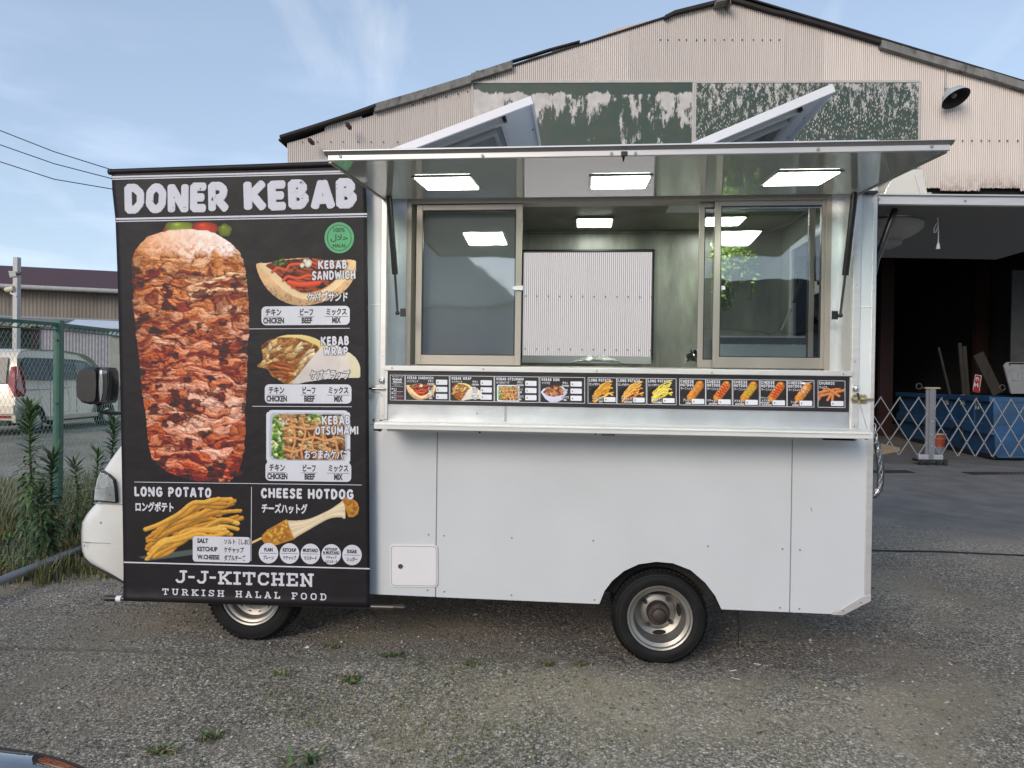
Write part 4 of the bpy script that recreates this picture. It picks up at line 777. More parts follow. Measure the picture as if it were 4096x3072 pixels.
# recessed window bay
D = .22
yw = D
build(MB().box(xb-.003, xb, .02, D+.06, 1.5, 2.53), 'jamb', M['galv'], TR); build(MB().box(xc, xc+.003, .02, D+.06, 1.5, 2.53), 'jamb', M['galv'], TR)
fw0, fw1 = X(1626, 1100, yw), X(3322, 1100, yw); fz1 = Z(2500, 800, yw); fz0 = 1.545
box('flange', xb, fw0, D, D+.01, fz0, 2.53, M['galv'], TR); box('flange', fw1, xc, D, D+.01, fz0, 2.53, M['galv'], TR); box('window_head', fw0, fw1, D, D+.01, fz1+.001, 2.531, M['champ'], TR)
box('bay_head', xb, xc, .0, D+.06, 2.532, 2.545, M['champ'], TR)
print('hinge z', (Z(1560, 792, -.01)+Z(3413, 779, -.01))/2, 'frame top', fz1)
# sill rail and recessed counter panel
box('sill_rail', X(1541, 1470), X(3408, 1490), -.014, .02, Z(1541, 1482), Z(1541, 1462), M['alupaint'], TR, .002)
box('sill_deck', xb, xc, .02, D+.05, 1.528, 1.545, M['champ'], TR)
box('counter_panel', X(1551, 1600), X(3395, 1640), -.001, .02, zsh, Z(1541, 1483), M['galv'], TR)
box('counter_jamb', X(1541, 1600), X(1551, 1600), -.01, .02, zsh, Z(1541, 1483), M['alupaint'], TR); box('counter_jamb', X(3396, 1640), xc, -.002, .02, zsh, Z(1541, 1483), M['alupaint'], TR)
box('seam_strip', X(2018, 1650), X(2026, 1650), -.003, 0, zsh, 1.36, M['seam'], TR)
# sliding window
WF = build(MB().box(fw0, fw0+.028, yw-.01, yw+.09, fz0, fz1).box(fw1-.028, fw1, yw-.01, yw+.09, fz0, fz1).box(fw0+.028, fw1-.028, yw-.01, yw+.09, fz1-.012, fz1).box(fw0+.028, fw1-.028, yw-.012, yw+.09, fz0, fz0+.008).box(fw0+.028, fw1-.028, yw+.02, yw+.026, fz0+.008, fz0+.022).box(fw0+.028, fw1-.028, yw+.05, yw+.056, fz0+.008, fz0+.022), 'window_frame', M['champ'], TR, bevel=.001)
def sash(us, vs_, y, gm, bot=.045, sw=.034):
    (a, b_), (t_, bo) = us, vs_; xm = lambda u: X(u, 1100, y); x0, x1_ = xm(a), xm(b_); z1 = Z((a+b_)/2, t_, y); z0 = fz0+.024
    mb = MB().box(x0, x0+sw, y, y+.022, z0, z1).box(x1_-sw, x1_, y, y+.022, z0, z1).box(x0+sw, x1_-sw, y+.001, y+.021, z1-.030, z1).box(x0+sw, x1_-sw, y+.001, y+.021, z0, z0+bot)
    o = build(mb, 'window_sash', M['champ'], TR, bevel=.0015)
    g_ = MB().box(x0+sw, x0+sw+.004, y+.0, y+.022, z0+bot, z1-.03).box(x1_-sw-.004, x1_-sw, y+.0, y+.022, z0+bot, z1-.03).box(x0+sw+.004, x1_-sw-.004, y, y+.022, z0+bot, z0+bot+.004).box(x0+sw+.004, x1_-sw-.004, y, y+.022, z1-.034, z1-.03); build(g_, 'gasket', M['black'], o)
    build(MB().box(x0+sw+.003, x1_-sw-.003, y+.009, y+.013, z0+bot+.003, z1-.033), 'pane', gm, o); return o
sash((1664, 2086), (818, 1454), yw, M['glassL'], .055)
mt_s, t_s, b_s = newmat('insect_screen'); b_s.inputs['Base Color'].default_value = (.80, .81, .82, 1); b_s.inputs['Alpha'].default_value = .94; b_s.inputs['Roughness'].default_value = .8
box('insect_screen', X(1697, 1100, yw+.06), X(2056, 1100, yw+.06), yw+.062, yw+.063, fz0+.05, Z(1880, 846, yw+.06), mt_s, TR)
sash((2856, 3312), (800, 1467), yw, M['glassR'], .060)
sash((2795, 3258), (806, 1450), yw+.03, M['glassR'], .045, .028)
# plastic latches and grips
for u, v in ((2070, 1152),):
    p = onY(u, v, yw-.012); build(MB().prism([p+[-.035, 0, 0], p+[-.018, 0, .012], p+[.03, 0, .014], p+[.03, 0, -.012], p+[-.018, 0, -.012]], (0, .012, 0)), 'latch', M['plastic'], TR, bevel=.002)
p = onY(2893, 1151, yw-.01); build(MB().prism([p+[-.008, 0, .012], p+[.010, 0, .008], p+[.012, 0, -.008], p+[-.008, 0, -.012]], (0, .01, 0)), 'latch', M['plastic'], TR)
p = onY(3266, 1150, yw+.06); build(MB().box(p[0]-.01, p[0]+.004, p[1], p[1]+.02, p[2]-.035, p[2]+.035).box(p[0]+.004, p[0]+.018, p[1], p[1]+.02, p[2]-.03, p[2]+.014), 'latch', M['plastic'], TR, bevel=.002)
# interior lamps on the ceiling
def zlamp(pts, z, name='ceiling_lamp', m_=None):
    P = [onZ(u, v, z) for u, v in pts]; x0 = min(p[0] for p in P); x1_ = max(p[0] for p in P); y0 = min(p[1] for p in P); y1 = max(p[1] for p in P)
    return x0, x1_, y0, y1
x0, x1_, y0, y1 = zlamp([(2303, 873), (2453, 873), (2449, 905), (2305, 905)], 2.59)
for (a, b_, c1, d1) in ((x0, x1_, y0, y1), (x0+.86, x1_+.88, y0-.02, y1-.02)):
    o = box('ceiling_lamp', a, b_, c1, d1, 2.585, 2.60, M['lampframe'], TR); box('diffuser', a+.012, b_-.012, c1+.012, d1-.012, 2.581, 2.586, M['lampin'], o)
mb = MB(); a, b_, c1, d1 = zlamp([(2670, 835), (2806, 829), (2806, 818), (2680, 818)], 2.59); box('ceiling_hatch', a, b_+.1, c1, d1+.1, 2.586, 2.60, M['plastic'], TR, .003)
build(MB().tube([(XL+.3, YB-.01, 2.592), (-.2, YB-.012, 2.594), (.7, YB-.01, 2.590), (XR-.12, YB-.012, 2.594), (XR-.06, YB-.3, 2.592), (XR-.06, .3, 2.594)], .009), 'sealant_bead', M['inwall'], TR)
# worktop seen through the right sash
wy = .95
box('worktop', X(2877, 1400, wy), XR-.06, wy, wy+.35, 1.45, Z(3000, 1350, wy), M['blackmetal'], TR, .004)
box('worktop_trim', X(2877, 1400, wy), XR-.06, wy-.004, wy, Z(3000, 1347, wy)-.004, Z(3000, 1344, wy), M['alu'], TR)
o = box('worktop_apron', X(2860, 1400, wy-.12), XR-.06, wy-.12, wy-.10, 1.35, Z(3000, 1377, wy-.12), M['counter'], TR)
for u in (2889, 3032, 3176):
    p = onY(u, 1381, wy-.12); build(MB().cyl(p, p-[0, .006, 0], .007, n=8), 'screw', M['zinc'], o)
# pale stick leaning by the end door
build(MB().tube([onY(3125, 1322, 1.3), onY(3175, 1212, 1.25)], .007), 'leaning_rod', M['zinc'], TR)
build(MB().tube([onY(3175, 1212, 1.25), onY(3245, 1000, 1.1)], .010), 'rod_sleeve', M['blackmetal'], TR)
# serving shelf
SHY = -.25
xs0, xs1 = X(1500, 1700, SHY), X(3487, 1740, SHY)
SF = box('serving_shelf', xs0, xs1, SHY, -.002, zsh-.026, zsh, M['alupaint'], TR, .002)
box('shelf_nosing', xs0-.002, xs1+.002, SHY-.012, SHY, zsh-.034, zsh-.004, mat('white_shelf_edge', (.72, .72, .70), .35, .1, var=.03), SF, .003)
box('shelf_groove', xs0+.01, xs1-.01, SHY-.0135, SHY-.0115, zsh-.014, zsh-.011, M['alu'], SF)
box('shelf_rib', xs0+.05, xs1-.05, SHY+.05, SHY+.09, zsh-.048, zsh-.026, M['alupaint'], SF)
box('shelf_plate', X(3290, 1750, -.2), X(3420, 1750, -.2), -.2, -.196, zsh-.052, zsh-.034, M['galv'], SF); box('shelf_plate', X(2405, 1735, -.2), X(2460, 1735, -.2), -.205, -.2, zsh-.050, zsh-.034, M['seam'], SF)
for u in (1919, 2382, 2840, 3310, 3335, 3360, 3385): p = onY(u, 1735+(u-2382)*.012, -.205); build(MB().cyl(p, p-[0, .004, 0], .005, n=8), 'screw', M['blackmetal'], SF)
for u, v in ((1506, 1714), (3452, 1746)):
    p = onY(u, v, -.235); build(MB().box(p[0]-.016, p[0]+.012, p[1], p[1]+.02, p[2]-.012, p[2]+.006).cyl(p+[.016, 0, -.004], p+[.016, .01, -.004], .012, n=10), 'shelf_catch', M['blackmetal'], TR)
# screws on the skins
def screw(u, v, y=0., m_=None, r=.0055): p = onY(u, v, y); build(MB().cyl(p+[0, .001, 0], p-[0, .0035, 0], r, r*.7, n=10), 'screw', m_ or M['seam'], TR)
for u, v in ((1714, 2139), (1776, 2143), (2047, 2151.5), (2373, 2163), (1710, 2361), (1777, 2366.5), (2045.6, 2381), (2378, 2400), (3130, 2196), (3200, 2199.5), (3120, 2430.6), (3197.5, 2435), (2832, 2185), (3443, 2410), (3372, 2443)): screw(u, v, -.006 if u > 3350 else 0)
for u, v in ((1532, 809), (1532, 1129), (1529, 1421), (1529, 1662), (3431, 813), (3425, 1138), (3418, 1445), (3416, 1703)): screw(u, v, -.006, M['zinc'])
for u, v in ((1568, 1471.5), (1933, 1476.7), (2387, 1484.5), (2848, 1490), (3373, 1495.5)): screw(u, v, -.014, M['seam'])
screw(1907, 1653.6, -.001)
# price tag sticker in the right jamb area
P = [(3350, 1468), (3366, 1454), (3381, 1467), (3363, 1481)]
o = pxpoly('barcode_sticker', P, D-.004, .002, mat('paper_sticker', (.6, .6, .62), .6)); c1 = onY(3365.5, 1467, D-.006); mb = MB()
for i in range(7): mb.box(c1[0]-.010+.003*i, c1[0]-.0085+.003*i, c1[1], c1[1]+.001, c1[2]-.005, c1[2]+.006)
build(mb, 'barcode', M['inkblack'], o)
# hardware: latches and wires at both ends of the shelf
def plate(u0, u1, v0, v1, y, th, m_, name): return pxbox(name, u0, u1, v0, v1, y, th, m_, bevel=.002)
plate(1515, 1538, 1511, 1535, -.010, .004, M['zinc'], 'catch_plate'); p = onY(1526, 1523, -.014); build(MB().lathe([(.012, 0), (.014, -.006), (.006, -.014), (0.001, -.015)], p, 'y', 14), 'catch_eye', M['zinc'], TR, smooth='all')
plate(1490, 1530, 1541, 1569, -.005, .004, M['zinc'], 'bolt_plate'); a, b_ = onY(1477, 1554, -.02), onY(1539, 1556, -.02); build(MB().cyl(a, b_, .006), 'slide_bolt', M['rod'], TR, smooth=True)
build(MB().tube([onY(1514, 1566, -.02), onY(1492, 1684, -.2)], .0016, 6), 'stay_wire', M['zinc'], TR); build(MB().tube([onY(1497, 1675, -.2), onY(1492, 1686, -.2)], .005, 6), 'wire_end', M['black'], TR)
plate(3409, 3433, 1540, 1566, -.010, .004, M['zinc'], 'catch_plate'); p = onY(3424, 1553, -.014); build(MB().lathe([(.012, 0), (.014, -.006), (.006, -.014), (0.001, -.015)], p, 'y', 14), 'catch_eye', M['zinc'], TR, smooth='all')
o = plate(3407, 3466, 1578, 1614, -.008, .004, M['brass'], 'bolt_plate'); a, b_ = onY(3408, 1597, -.022), onY(3494, 1597, -.022); build(MB().cyl(a, b_, .006).cyl(onY(3408, 1597, -.022), onY(3428, 1597, -.022), .011).cyl(onY(3450, 1597, -.022), onY(3468, 1597, -.022), .011), 'slide_bolt', M['brass'], TR, smooth=True)
for u in (3415, 3437, 3459):
    for v in (1583, 1609): p = onY(u, v, -.009); build(MB().cyl(p, p-[0, .003, 0], .0042, n=8), 'screw', M['zinc'], o)
build(MB().tube([onY(3430, 1572, -.03), onY(3436, 1598, -.032)], .006, 6), 'wire_end', M['black'], TR); build(MB().tube([onY(3434, 1598, -.03), onY(3468, 1714, -.2)], .0016, 6), 'stay_wire', M['zinc'], TR)
# access flap with lock
pts, f = rloop(1559, 1751, 2178, 2347, 16, .015); P = [onY(u, v, -.008) for u, v in pts]; AF = build(MB().prism(P, (0, .008, 0)), 'access_flap', M['plastic'], TR, bevel=.002)
pts, f = rloop(1564, 1746, 2183, 2342, 13, .015); P2, _ = rloop(1566, 1744, 2185, 2340, 12, .015)
mb = MB(); a = [onY(u, v, -.0085) for u, v in pts]; b_ = [onY(u, v, -.0085) for u, v in P2]; n = len(a); mb.add(a+b_, [(i, (i+1) % n, n+(i+1) % n, n+i) for i in range(n)]); build(mb, 'flap_joint', M['seam'], AF)
p = onY(1602, 2265, -.008); build(MB().lathe([(.013, 0), (.013, -.004), (.008, -.004), (.007, -.001), (0.0005, -.001)], p, 'y', 20), 'lock', M['rod'], AF, smooth=True)
# scuff on the right panel
pxpoly('scuff', [(3243, 2033), (3246, 2030), (3249, 2044), (3247, 2047)], -.0008, .0006, M['seam'])
# ------------------------------------------------------------------ awning
HY, FY = -.01, -.93
hz_ = (Z(1560, 792, -.01)+Z(3413, 779, -.01))/2; fzz = float(np.mean([Z(1321, 645, FY), Z(2550, 622, FY), Z(3784, 600, FY)]))
hx0, hx1 = X(1540, 790, HY), X(3432, 775, HY); fx0, fx1 = X(1321, 640, FY), X(3784, 595, FY)
AW = build(MB().prism([(hx0, HY, hz_), (hx1, HY, hz_), (fx1, FY, fzz), (fx0, FY, fzz)], (0, 0, .028)), 'awning', M['awn_under'], TR)
apl_n = np.cross(np.array([1., 0, 0]), np.array([0, FY-HY, fzz-hz_])); apl_p = np.array([0, FY, fzz])
def onA(u, v, d=0.): return onPl(u, v, apl_p-np.array([0, 0, d]), apl_n)
build(MB().prism([(fx0-.006, FY-.012, fzz-.003), (fx0-.006, FY-.012, fzz+.019), (fx0-.006, FY+.002, fzz+.019), (fx0-.006, FY+.002, fzz-.003)], (fx1-fx0+.016, 0, 0)), 'front_rail', M['alupaint'], AW, bevel=.002)
build(MB().prism([(fx0-.02, FY-.026, fzz+.030), (fx0-.02, FY-.010, fzz+.0195), (fx0-.02, FY+.03, fzz+.0195), (fx0-.02, FY+.03, fzz+.030)], (fx1-fx0+.04, 0, 0)), 'rail_lip', M['awn_edge'], AW)
build(MB().prism([(fx0-.02, FY-.030, fzz+.0302), (fx0-.02, FY+.04, fzz+.0302), (fx0-.02, FY+.04, fzz+.0325), (fx0-.02, FY-.030, fzz+.0325)], (fx1-fx0+.04, 0, 0)), 'awning_cap', M['alupaint'], AW)
build(MB().prism([(fx0-.03, FY+.03, fzz+.031), (fx1+.03, FY+.03, fzz+.031), (hx1+.03, HY, hz_+.030), (hx0-.03, HY, hz_+.030)], (0, 0, .012)), 'awning_skin', M['awn_top'], AW)
for a, b_ in (((fx0-.008, FY, fzz), (hx0-.008, HY, hz_)), ((fx1+.008, FY, fzz), (hx1+.008, HY, hz_))):
    build(MB().bar(np.array(a)+[0, .02, .012], np.array(b_)+[0, 0, .012], .012, .032), 'side_rail', M['awn_edge'], AW)
for u, v in ((1361, 626), (1930, 623), (2446, 614), (2542, 613), (3273, 597), (3728, 585)):
    p = onY(u, v, FY-.014); build(MB().cyl(p+[0, .002, 0], p-[0, .003, 0], .0062, n=10), 'rail_screw', M['seam'], AW)
pxbox('awning_catch', 2484, 2510, 604, 624, FY-.02, .012, M['black'], AW, .002); p = onY(2494, 641, FY+.02); build(MB().cyl(p+[0, 0, .012], p-[0, 0, .006], .006, .002, n=8), 'catch_pin', M['black'], AW)
for q in (((1663, 705.5), (1884, 705.5), (1910, 752), (1707, 752)), ((2367, 704), (2596, 698), (2584, 746), (2368, 749)), ((3115, 687.5), (3356, 681.5), (3278, 733), (3055, 736))):
    P = [onA(u, v) for u, v in q]; x0 = (P[0][0]+P[3][0])/2; x1_ = (P[1][0]+P[2][0])/2; y0 = (P[0][1]+P[1][1])/2; y1 = (P[2][1]+P[3][1])/2
    def AP(x, y, d): return (x, y, hz_+(fzz-hz_)*(y-HY)/(FY-HY)-d)
    lo, hi_ = min(y0, y1), max(y0, y1)
    o = build(MB().prism([AP(x0-.014, lo-.012, .006), AP(x1_+.014, lo-.012, .006), AP(x1_+.014, hi_+.012, .006), AP(x0-.014, hi_+.012, .006)], (0, 0, .006)), 'awning_lamp', M['lampframe'], AW)
    build(MB().prism([AP(x0, lo, .009), AP(x1_, lo, .009), AP(x1_, hi_, .009), AP(x0, hi_, .009)], (0, 0, .003)), 'diffuser', M['lamp'], o)
# gas struts of the awning
def strut(top_, mid, bot, r=.016, name='gas_strut', br=True, m1=None):
    a, m_, c1 = (np.array(q) for q in (top_, mid, bot)); mb = MB().cyl(a, m_, r, r, 14); o = build(mb, name, m1 or M['blackmetal'], TR, smooth=True)
    build(MB().cyl(m_, c1, r*.42, n=10), 'strut_rod', M['rod'], o, smooth=True)
    for q in (a, c1): build(MB().lathe([(.001, -.012), (.009, -.010), (.012, 0), (.009, .010), (.001, .012)], q, 'x', 12), 'ball_joint', M['black'], o, smooth='all')
    return o
o = strut(onY(1556, 786, -.10), onY(1580, 1098, -.02), onY(1590, 1252, .05)); build(MB().box(*(lambda p: (p[0]+.002, p[0]+.032, p[1]-.004, p[1]+.004, p[2]-.022, p[2]+.022))(onY(1600, 1250, .06))), 'strut_bracket', M['blackmetal'], o)
o = strut(onY(3418, 776, -.10), onY(3381, 1101, -.02), onY(3361, 1262, .05)); build(MB().box(*(lambda p: (p[0]-.032, p[0]-.002, p[1]-.004, p[1]+.004, p[2]-.022, p[2]+.022))(onY(3353, 1261, .06))), 'strut_bracket', M['blackmetal'], o)
for u, s_ in ((1510, 1), (3485, -1)):
    p = onY(u, 768, -.03); build(MB().prism([p+[-.035, 0, .005], p+[.03, 0, .008], p+[.035, 0, -.004], p+[-.01, 0, -.008]], (0, .05, 0)), 'hinge_cover', M['black'], TR)
# ------------------------------------------------------------------ roof lids tipped open
def lid(a, b_, y0, dep, name='roof_lid'):
    A = onY(*a, y0); B = onY(*b_, y0); ax = B-A; Ln = np.linalg.norm(ax); ax /= Ln; A = A-ax*((A[2]-ZTOP-.05)/ax[2]); Ln = np.linalg.norm(B-A); nrm = np.array([ax[2], 0, -ax[0]])  # downwards
    q = lambda s, y, d: A+ax*s+np.array([0, y, 0])+nrm*d
    o = build(MB().prism([q(0, 0, 0), q(Ln, 0, 0), q(Ln, dep, 0), q(0, dep, 0)], nrm*.012), name, M['white'], TR)
    t_ = .042
    def rim(nm, s0, s1, ya, yb, d0, d1, m_): return build(MB().prism([q(s0, ya, d0), q(s1, ya, d0), q(s1, yb, d0), q(s0, yb, d0)], nrm*(d1-d0)), nm, m_, o, bevel=.002)
    rim('lid_rim', 0, Ln, -.006, .012, -.004, t_, M['plastic']); rim('lid_rim', 0, Ln, dep-.012, dep, 0, t_, M['white']); rim('lid_rim', Ln-.012, Ln+.004, .012, dep-.012, -.004, t_, M['white'])
    f0, f1, g0, g1 = .12*Ln, .80*Ln, .09, dep-.13
    for s0, s1, ya, yb in ((f0, f1, g0, g0+.03), (f0, f1, g1-.03, g1), (f1-.03, f1, g0+.03, g1-.03), (f0, f0+.03, g0+.03, g1-.03)): rim('skylight_frame', s0, s1, ya, yb, .012, .05, M['alu'])
    for s0, s1, ya, yb in ((f0+.04, f1-.06, g0+.05, g0+.075), (f1-.085, f1-.06, g0+.075, g1-.06)): rim('skylight_tube', s0, s1, ya, yb, .03, .075, M['lampframe'])
    rim('skylight_pane', f0+.03, f1-.03, g0+.03, g1-.03, .012, .016, mat('grey_skylight', (.25, .26, .26), .2)); rim('lid_hinge', f1-.01, f1+.012, g0-.02, g0+.012, .014, .05, M['blackmetal'])
    for yy in (.05, dep*.45, dep*.8): p = q(Ln+.004-.03, yy, .014); build(MB().cyl(p, p+nrm*.004, .006, n=8), 'screw', M['seam'], o)
    return o
lid((1560, 601), (2124, 387), .15, 1.02); lid((2745, 584), (3330, 338), .15, .95)
for u, v in ((2029, 596), (2997, 578)):
    p = onY(u, v+6, .1); build(MB().box(p[0]-.012, p[0]+.012, p[1], p[1]+.02, ZTOP+.031, p[2]+.02), 'lid_catch', M['zinc'], TR, bevel=.002)
# ------------------------------------------------------------------ rear hatch held up behind, seen at the right
zr0 = Z(3515, 800, .02); zr1 = Z(4096, 806, .02); xh1 = float(onZ(3683, 1016, zr0)[0]); xe = XR+1.42
za = zr0; zbb = zr0+(zr1-zr0)*(xe-XR)/(X(4096, 806, .02)-XR)
HT = build(MB().prism([(XR+.005, .03, za-.02), (xe, .03, zbb-.02), (xe, .03, zbb+.012), (XR+.005, .03, za+.012)], (0, W-.08, 0)), 'rear_hatch', mat('hatch_lining', (.15, .15, .155), .6, var=.05), TR)
build(MB().prism([(XR+.005, -.002, za-.026), (xe, -.002, zbb-.026), (xe, -.002, zbb+.018), (XR+.005, -.002, za+.018)], (0, .03, 0)), 'hatch_rail', M['alupaint'], HT, bevel=.002)
build(MB().prism([(XR+.005, -.016, za+.018), (xe, -.016, zbb+.018), (xe, -.016, zbb+.024), (XR+.005, -.016, za+.024)], (0, .06, 0)), 'rail_lip', M['alupaint'], HT)
for u in (3516, 3861): p = onY(u, 796+(u-3516)*.022, -.003); build(MB().cyl(p, p-[0, .004, 0], .006, n=8), 'rail_screw', M['seam'], HT)
o = build(MB().tube([onY(3580, 838, .12), onY(3505, 1040, .10), onY(3490, 1110, .10)], .017, 12), 'hatch_strut', M['blackmetal'], HT, smooth=True); p = onY(3588, 826, .12); build(MB().box(p[0]-.02, p[0]+.016, p[1]-.01, p[1]+.02, p[2]-.008, p[2]+.018), 'strut_bracket', M['blackmetal'], o)
# chrome-white vent cowl on top and the plastic fan tray below it
M['mirrorwhite'] = mat('polished_pale_steel', (.80, .73, .60), .14, .30, var=.05, vs=3, bump=.004, bs=3.5)
cu = [(3535, 780), (3545, 752), (3562, 725), (3590, 700), (3620, 685), (3655, 677), (3689, 675)]; P = [onY(u, v, .45) for u, v in cu]; r_ = onY(3712, 782, .45)
mb = MB(); n = 10; base = za+.02
R_ = r_[0]-P[0][0]; rows = []
for j, p in enumerate(P):
    hh = max(p[2]-base, .01); 
    for i in range(n+1): a = math.pi*i/n; rows.append((p[0], .45+.17*(1-math.cos(a)), base+hh*(1 if i < n/2 else math.sin(a))))
m_ = n+1
mb.add(rows, [(j*m_+i, j*m_+i+1, (j+1)*m_+i+1, (j+1)*m_+i) for j in range(len(P)-1) for i in range(n)])
build(mb, 'vent_cowl', M['mirrorwhite'], HT, smooth='all')
f0 = [onY(u, v, .448) for u, v in cu+[(3713, 783)]]; build(MB().prism(f0, (0, .34, 0)), 'cowl_side', M['mirrorwhite'], HT, bevel=.004)
build(MB().tube([onY(3665, 700, .444), onY(3672, 730, .444), onY(3688, 781, .444)], .006, 6), 'cowl_seam', M['plastic'], HT); box('cowl_foot', X(3711, 778, .45), X(3727, 778, .45), .45, .75, za+.01, Z(3720, 769, .45), M['counter'], HT, .002)
tr_ = []; n = 20
tray_m = glass('milky_plastic', .6, (.72, .74, .72), .35, base=.16)
a0 = onY(3512, 832, .32); a1 = onY(3753, 838, .32); cx_ = (a0[0]+a1[0])/2-.06; hw = (a1[0]-cx_)
mb = MB(); rows = []
for j in range(7):
    f_ = j/6; rr = hw*math.sqrt(max(0, 1-f_**2*.85)); zz_ = za-.03-.085*f_
    for i in range(n): a = 2*math.pi*i/n; rows.append((cx_+rr*math.cos(a), .52+.24*math.sin(a)*rr/hw, zz_))
mb.add(rows, [(j*n+i, j*n+(i+1) % n, (j+1)*n+(i+1) % n, (j+1)*n+i) for j in range(6) for i in range(n)]+[tuple(range(6*n, 7*n))]); M['milky'] = mat('milky_fan_tray', (.36, .36, .35), .4, var=.1)
build(mb, 'fan_tray', M['milky'], HT, smooth='all'); build(MB().tube([onY(3512, 852, .30), onY(3560, 862, .27), onY(3640, 860, .27), onY(3700, 846, .28), onY(3750, 836, .30)], .006, 6), 'tray_seam', M['plastic'], HT, smooth='all')
box('fan_hub', cx_-.07, cx_+.09, .45, .6, za-.15, za-.10, M['lampframe'], HT, .01)
pc = top('pull_cord', onY(3752, 990, .3), 'white pull cord with a loop and handle hanging under the raised rear hatch', 'cord')
build(MB().tube([onY(3750, 848, .3), onY(3752, 892, .3), onY(3754, 930, .3), onY(3753, 975, .3)], .003, 6), 'cord', M['plastic'], pc); build(MB().tube([onY(u, v, .298) for u, v in ((3754, 893), (3745, 895), (3737, 915), (3736, 932), (3742, 930), (3750, 912), (3752, 897))], .003, 6), 'cord_loop', M['plastic'], pc); build(MB().cyl(onY(3753, 973, .3), onY(3752, 996, .3), .006, .011, 12), 'pull_handle', M['plastic'], pc)
p = onY(3860, 955, .9); build(MB().tube([p+[-.05, 0, .03], p+[-.02, 0, .01], p+[.01, 0, 0], p+[.03, 0, .02], p+[.05, 0, .04]], .008, 6), 'hatch_hook', M['plastic'], HT)
# ------------------------------------------------------------------ wheels and chassis
def wheel(cu_, cv_, y, R_, rr, wdt, deep, hubr, holes, name='wheel'):
    c_ = onY(cu_, cv_, y); c_[2] = R_-.004; o = build(MB().lathe([(rr, .012), (rr+.012, 0), (R_*.84, -.004), (R_*.93, .004), (R_-.012, .016), (R_, .034), (R_, wdt-.03), (R_-.014, wdt-.008), (rr+.01, wdt), (rr, wdt-.01)], c_, 'y', 56), name, M['rubber'], TR, smooth=True)
    for r_ in (R_*.90, R_*.80): build(MB().lathe([(r_-.002, .0), (r_, -.006), (r_+.002, .0)], c_, 'y', 56), 'sidewall_ring', M['rubber'], o, smooth='all')
    mb = MB()
    for i in range(64): a = 2*math.pi*i/64; d = np.array([math.cos(a), 0, math.sin(a)]); tdir = np.array([-math.sin(a), 0, math.cos(a)]); mb.obox(c_+d*(R_+.0005)+[0, .045 if i % 2 else .05, 0], d*.003, tdir*.0075, (0, .024, 0))
    build(mb, 'tread', M['rubber'], o, kind='stuff')
    rim = build(MB().lathe([(rr+.004, .004), (rr, -.002), (rr-.008, .002), (rr-.013, .014), (rr-.022, .018), (rr-.030, .022), (rr-.034, deep*.6), (rr-.042, deep), (rr-.07, deep+.012), (hubr+.025, deep+.004), (hubr, deep)], c_, 'y', 56), 'rim', M['rim'], o, smooth=True)
    return c_, o, rim
c_, o, rm_ = wheel(2640, 2476, .02, .249, .168, .20, .115, .062, None)
build(MB().lathe([(.060, .115), (.060, .075), (.054, .066), (.036, .064), (.034, .040), (.026, .034), (.0005, .034)], c_, 'y', 28), 'hub', M['hub'], o, smooth=True)
build(MB().lathe([(.17, .0), (.243, .01), (.243, .14), (.17, .15)], c_+[0, .23, 0], 'y', 40), 'inner_tyre', M['rubber'], o, smooth=True)
for i in range(4): a = R(45+8+90*i); q = c_+np.array([.086*math.cos(a), .112, .086*math.sin(a)]); build(MB().cyl(q+[0, .012, 0], q-[0, .010, 0], .011, n=6), 'wheel_nut', M['hub'], o)
for i in range(6): a = R(20+60*i); q = c_+np.array([.047*math.cos(a), .066, .047*math.sin(a)]); build(MB().cyl(q+[0, .004, 0], q-[0, .006, 0], .006, n=6), 'hub_bolt', M['hub'], o)
for a in (R(-85), R(8)):
    q = c_+np.array([.112*math.cos(a), .1135, .112*math.sin(a)]); ta = np.array([-math.sin(a), 0, math.cos(a)]); ra = np.array([math.cos(a), 0, math.sin(a)]); build(MB().prism([q+ta*.036*math.cos(k*math.pi/8)+ra*.013*math.sin(k*math.pi/8) for k in range(16)], (0, .003, 0)), 'rim_slot', M['dark'], o)
c_, o, rm_ = wheel(1003, 2373, .06, .268, .172, .17, .05, .06, None)
build(MB().lathe([(.06, .05), (.055, .02), (.04, .014), (.0005, .014)], c_, 'y', 28), 'hub', M['rim'], o, smooth=True)
for i in range(12): a = R(15+30*i); q = c_+np.array([.122*math.cos(a), .0555, .122*math.sin(a)]); build(MB().cyl(q, q+[0, .004, 0], .012, n=14), 'rim_hole', M['dark'], o)
for xx, rr in ((.83, .243), (-1.40, .268)):
    for yy in (1.3,): build(MB().lathe([(.15, 0), (rr-.01, 0), (rr, .03), (rr, .15), (.15, .16)], (onY(2640, 2478, .02)[0] if xx > 0 else onY(1003, 2373, .06)[0], yy, rr), 'y', 36), 'far_wheel', M['rubber'], TR, smooth=True)
box('wheel_well', x2-.95, x2-.05, .25, .9, ZB+.02, .70, M['dark'], TR); box('underbody', XL, XR-.1, .12, W-.05, ZB+.03, .74, M['chassis'], TR)
MB_ = MB(); cxw = X(2640, 2478); A2 = [onY(u, v, .021) for u, v in arch]
mb = MB(); n = len(A2)
for i in range(n-1): mb.quad(A2[i], A2[i+1], A2[i+1]+[0, .3, 0], A2[i]+[0, .3, 0])
build(mb, 'arch_liner', M['chassis'], TR)
box('chassis_rail', -2.4, XR-.1, .45, .52, .33, .43, M['chassis'], TR); box('chassis_rail', -2.4, XR-.1, 1.1, 1.17, .33, .43, M['chassis'], TR)
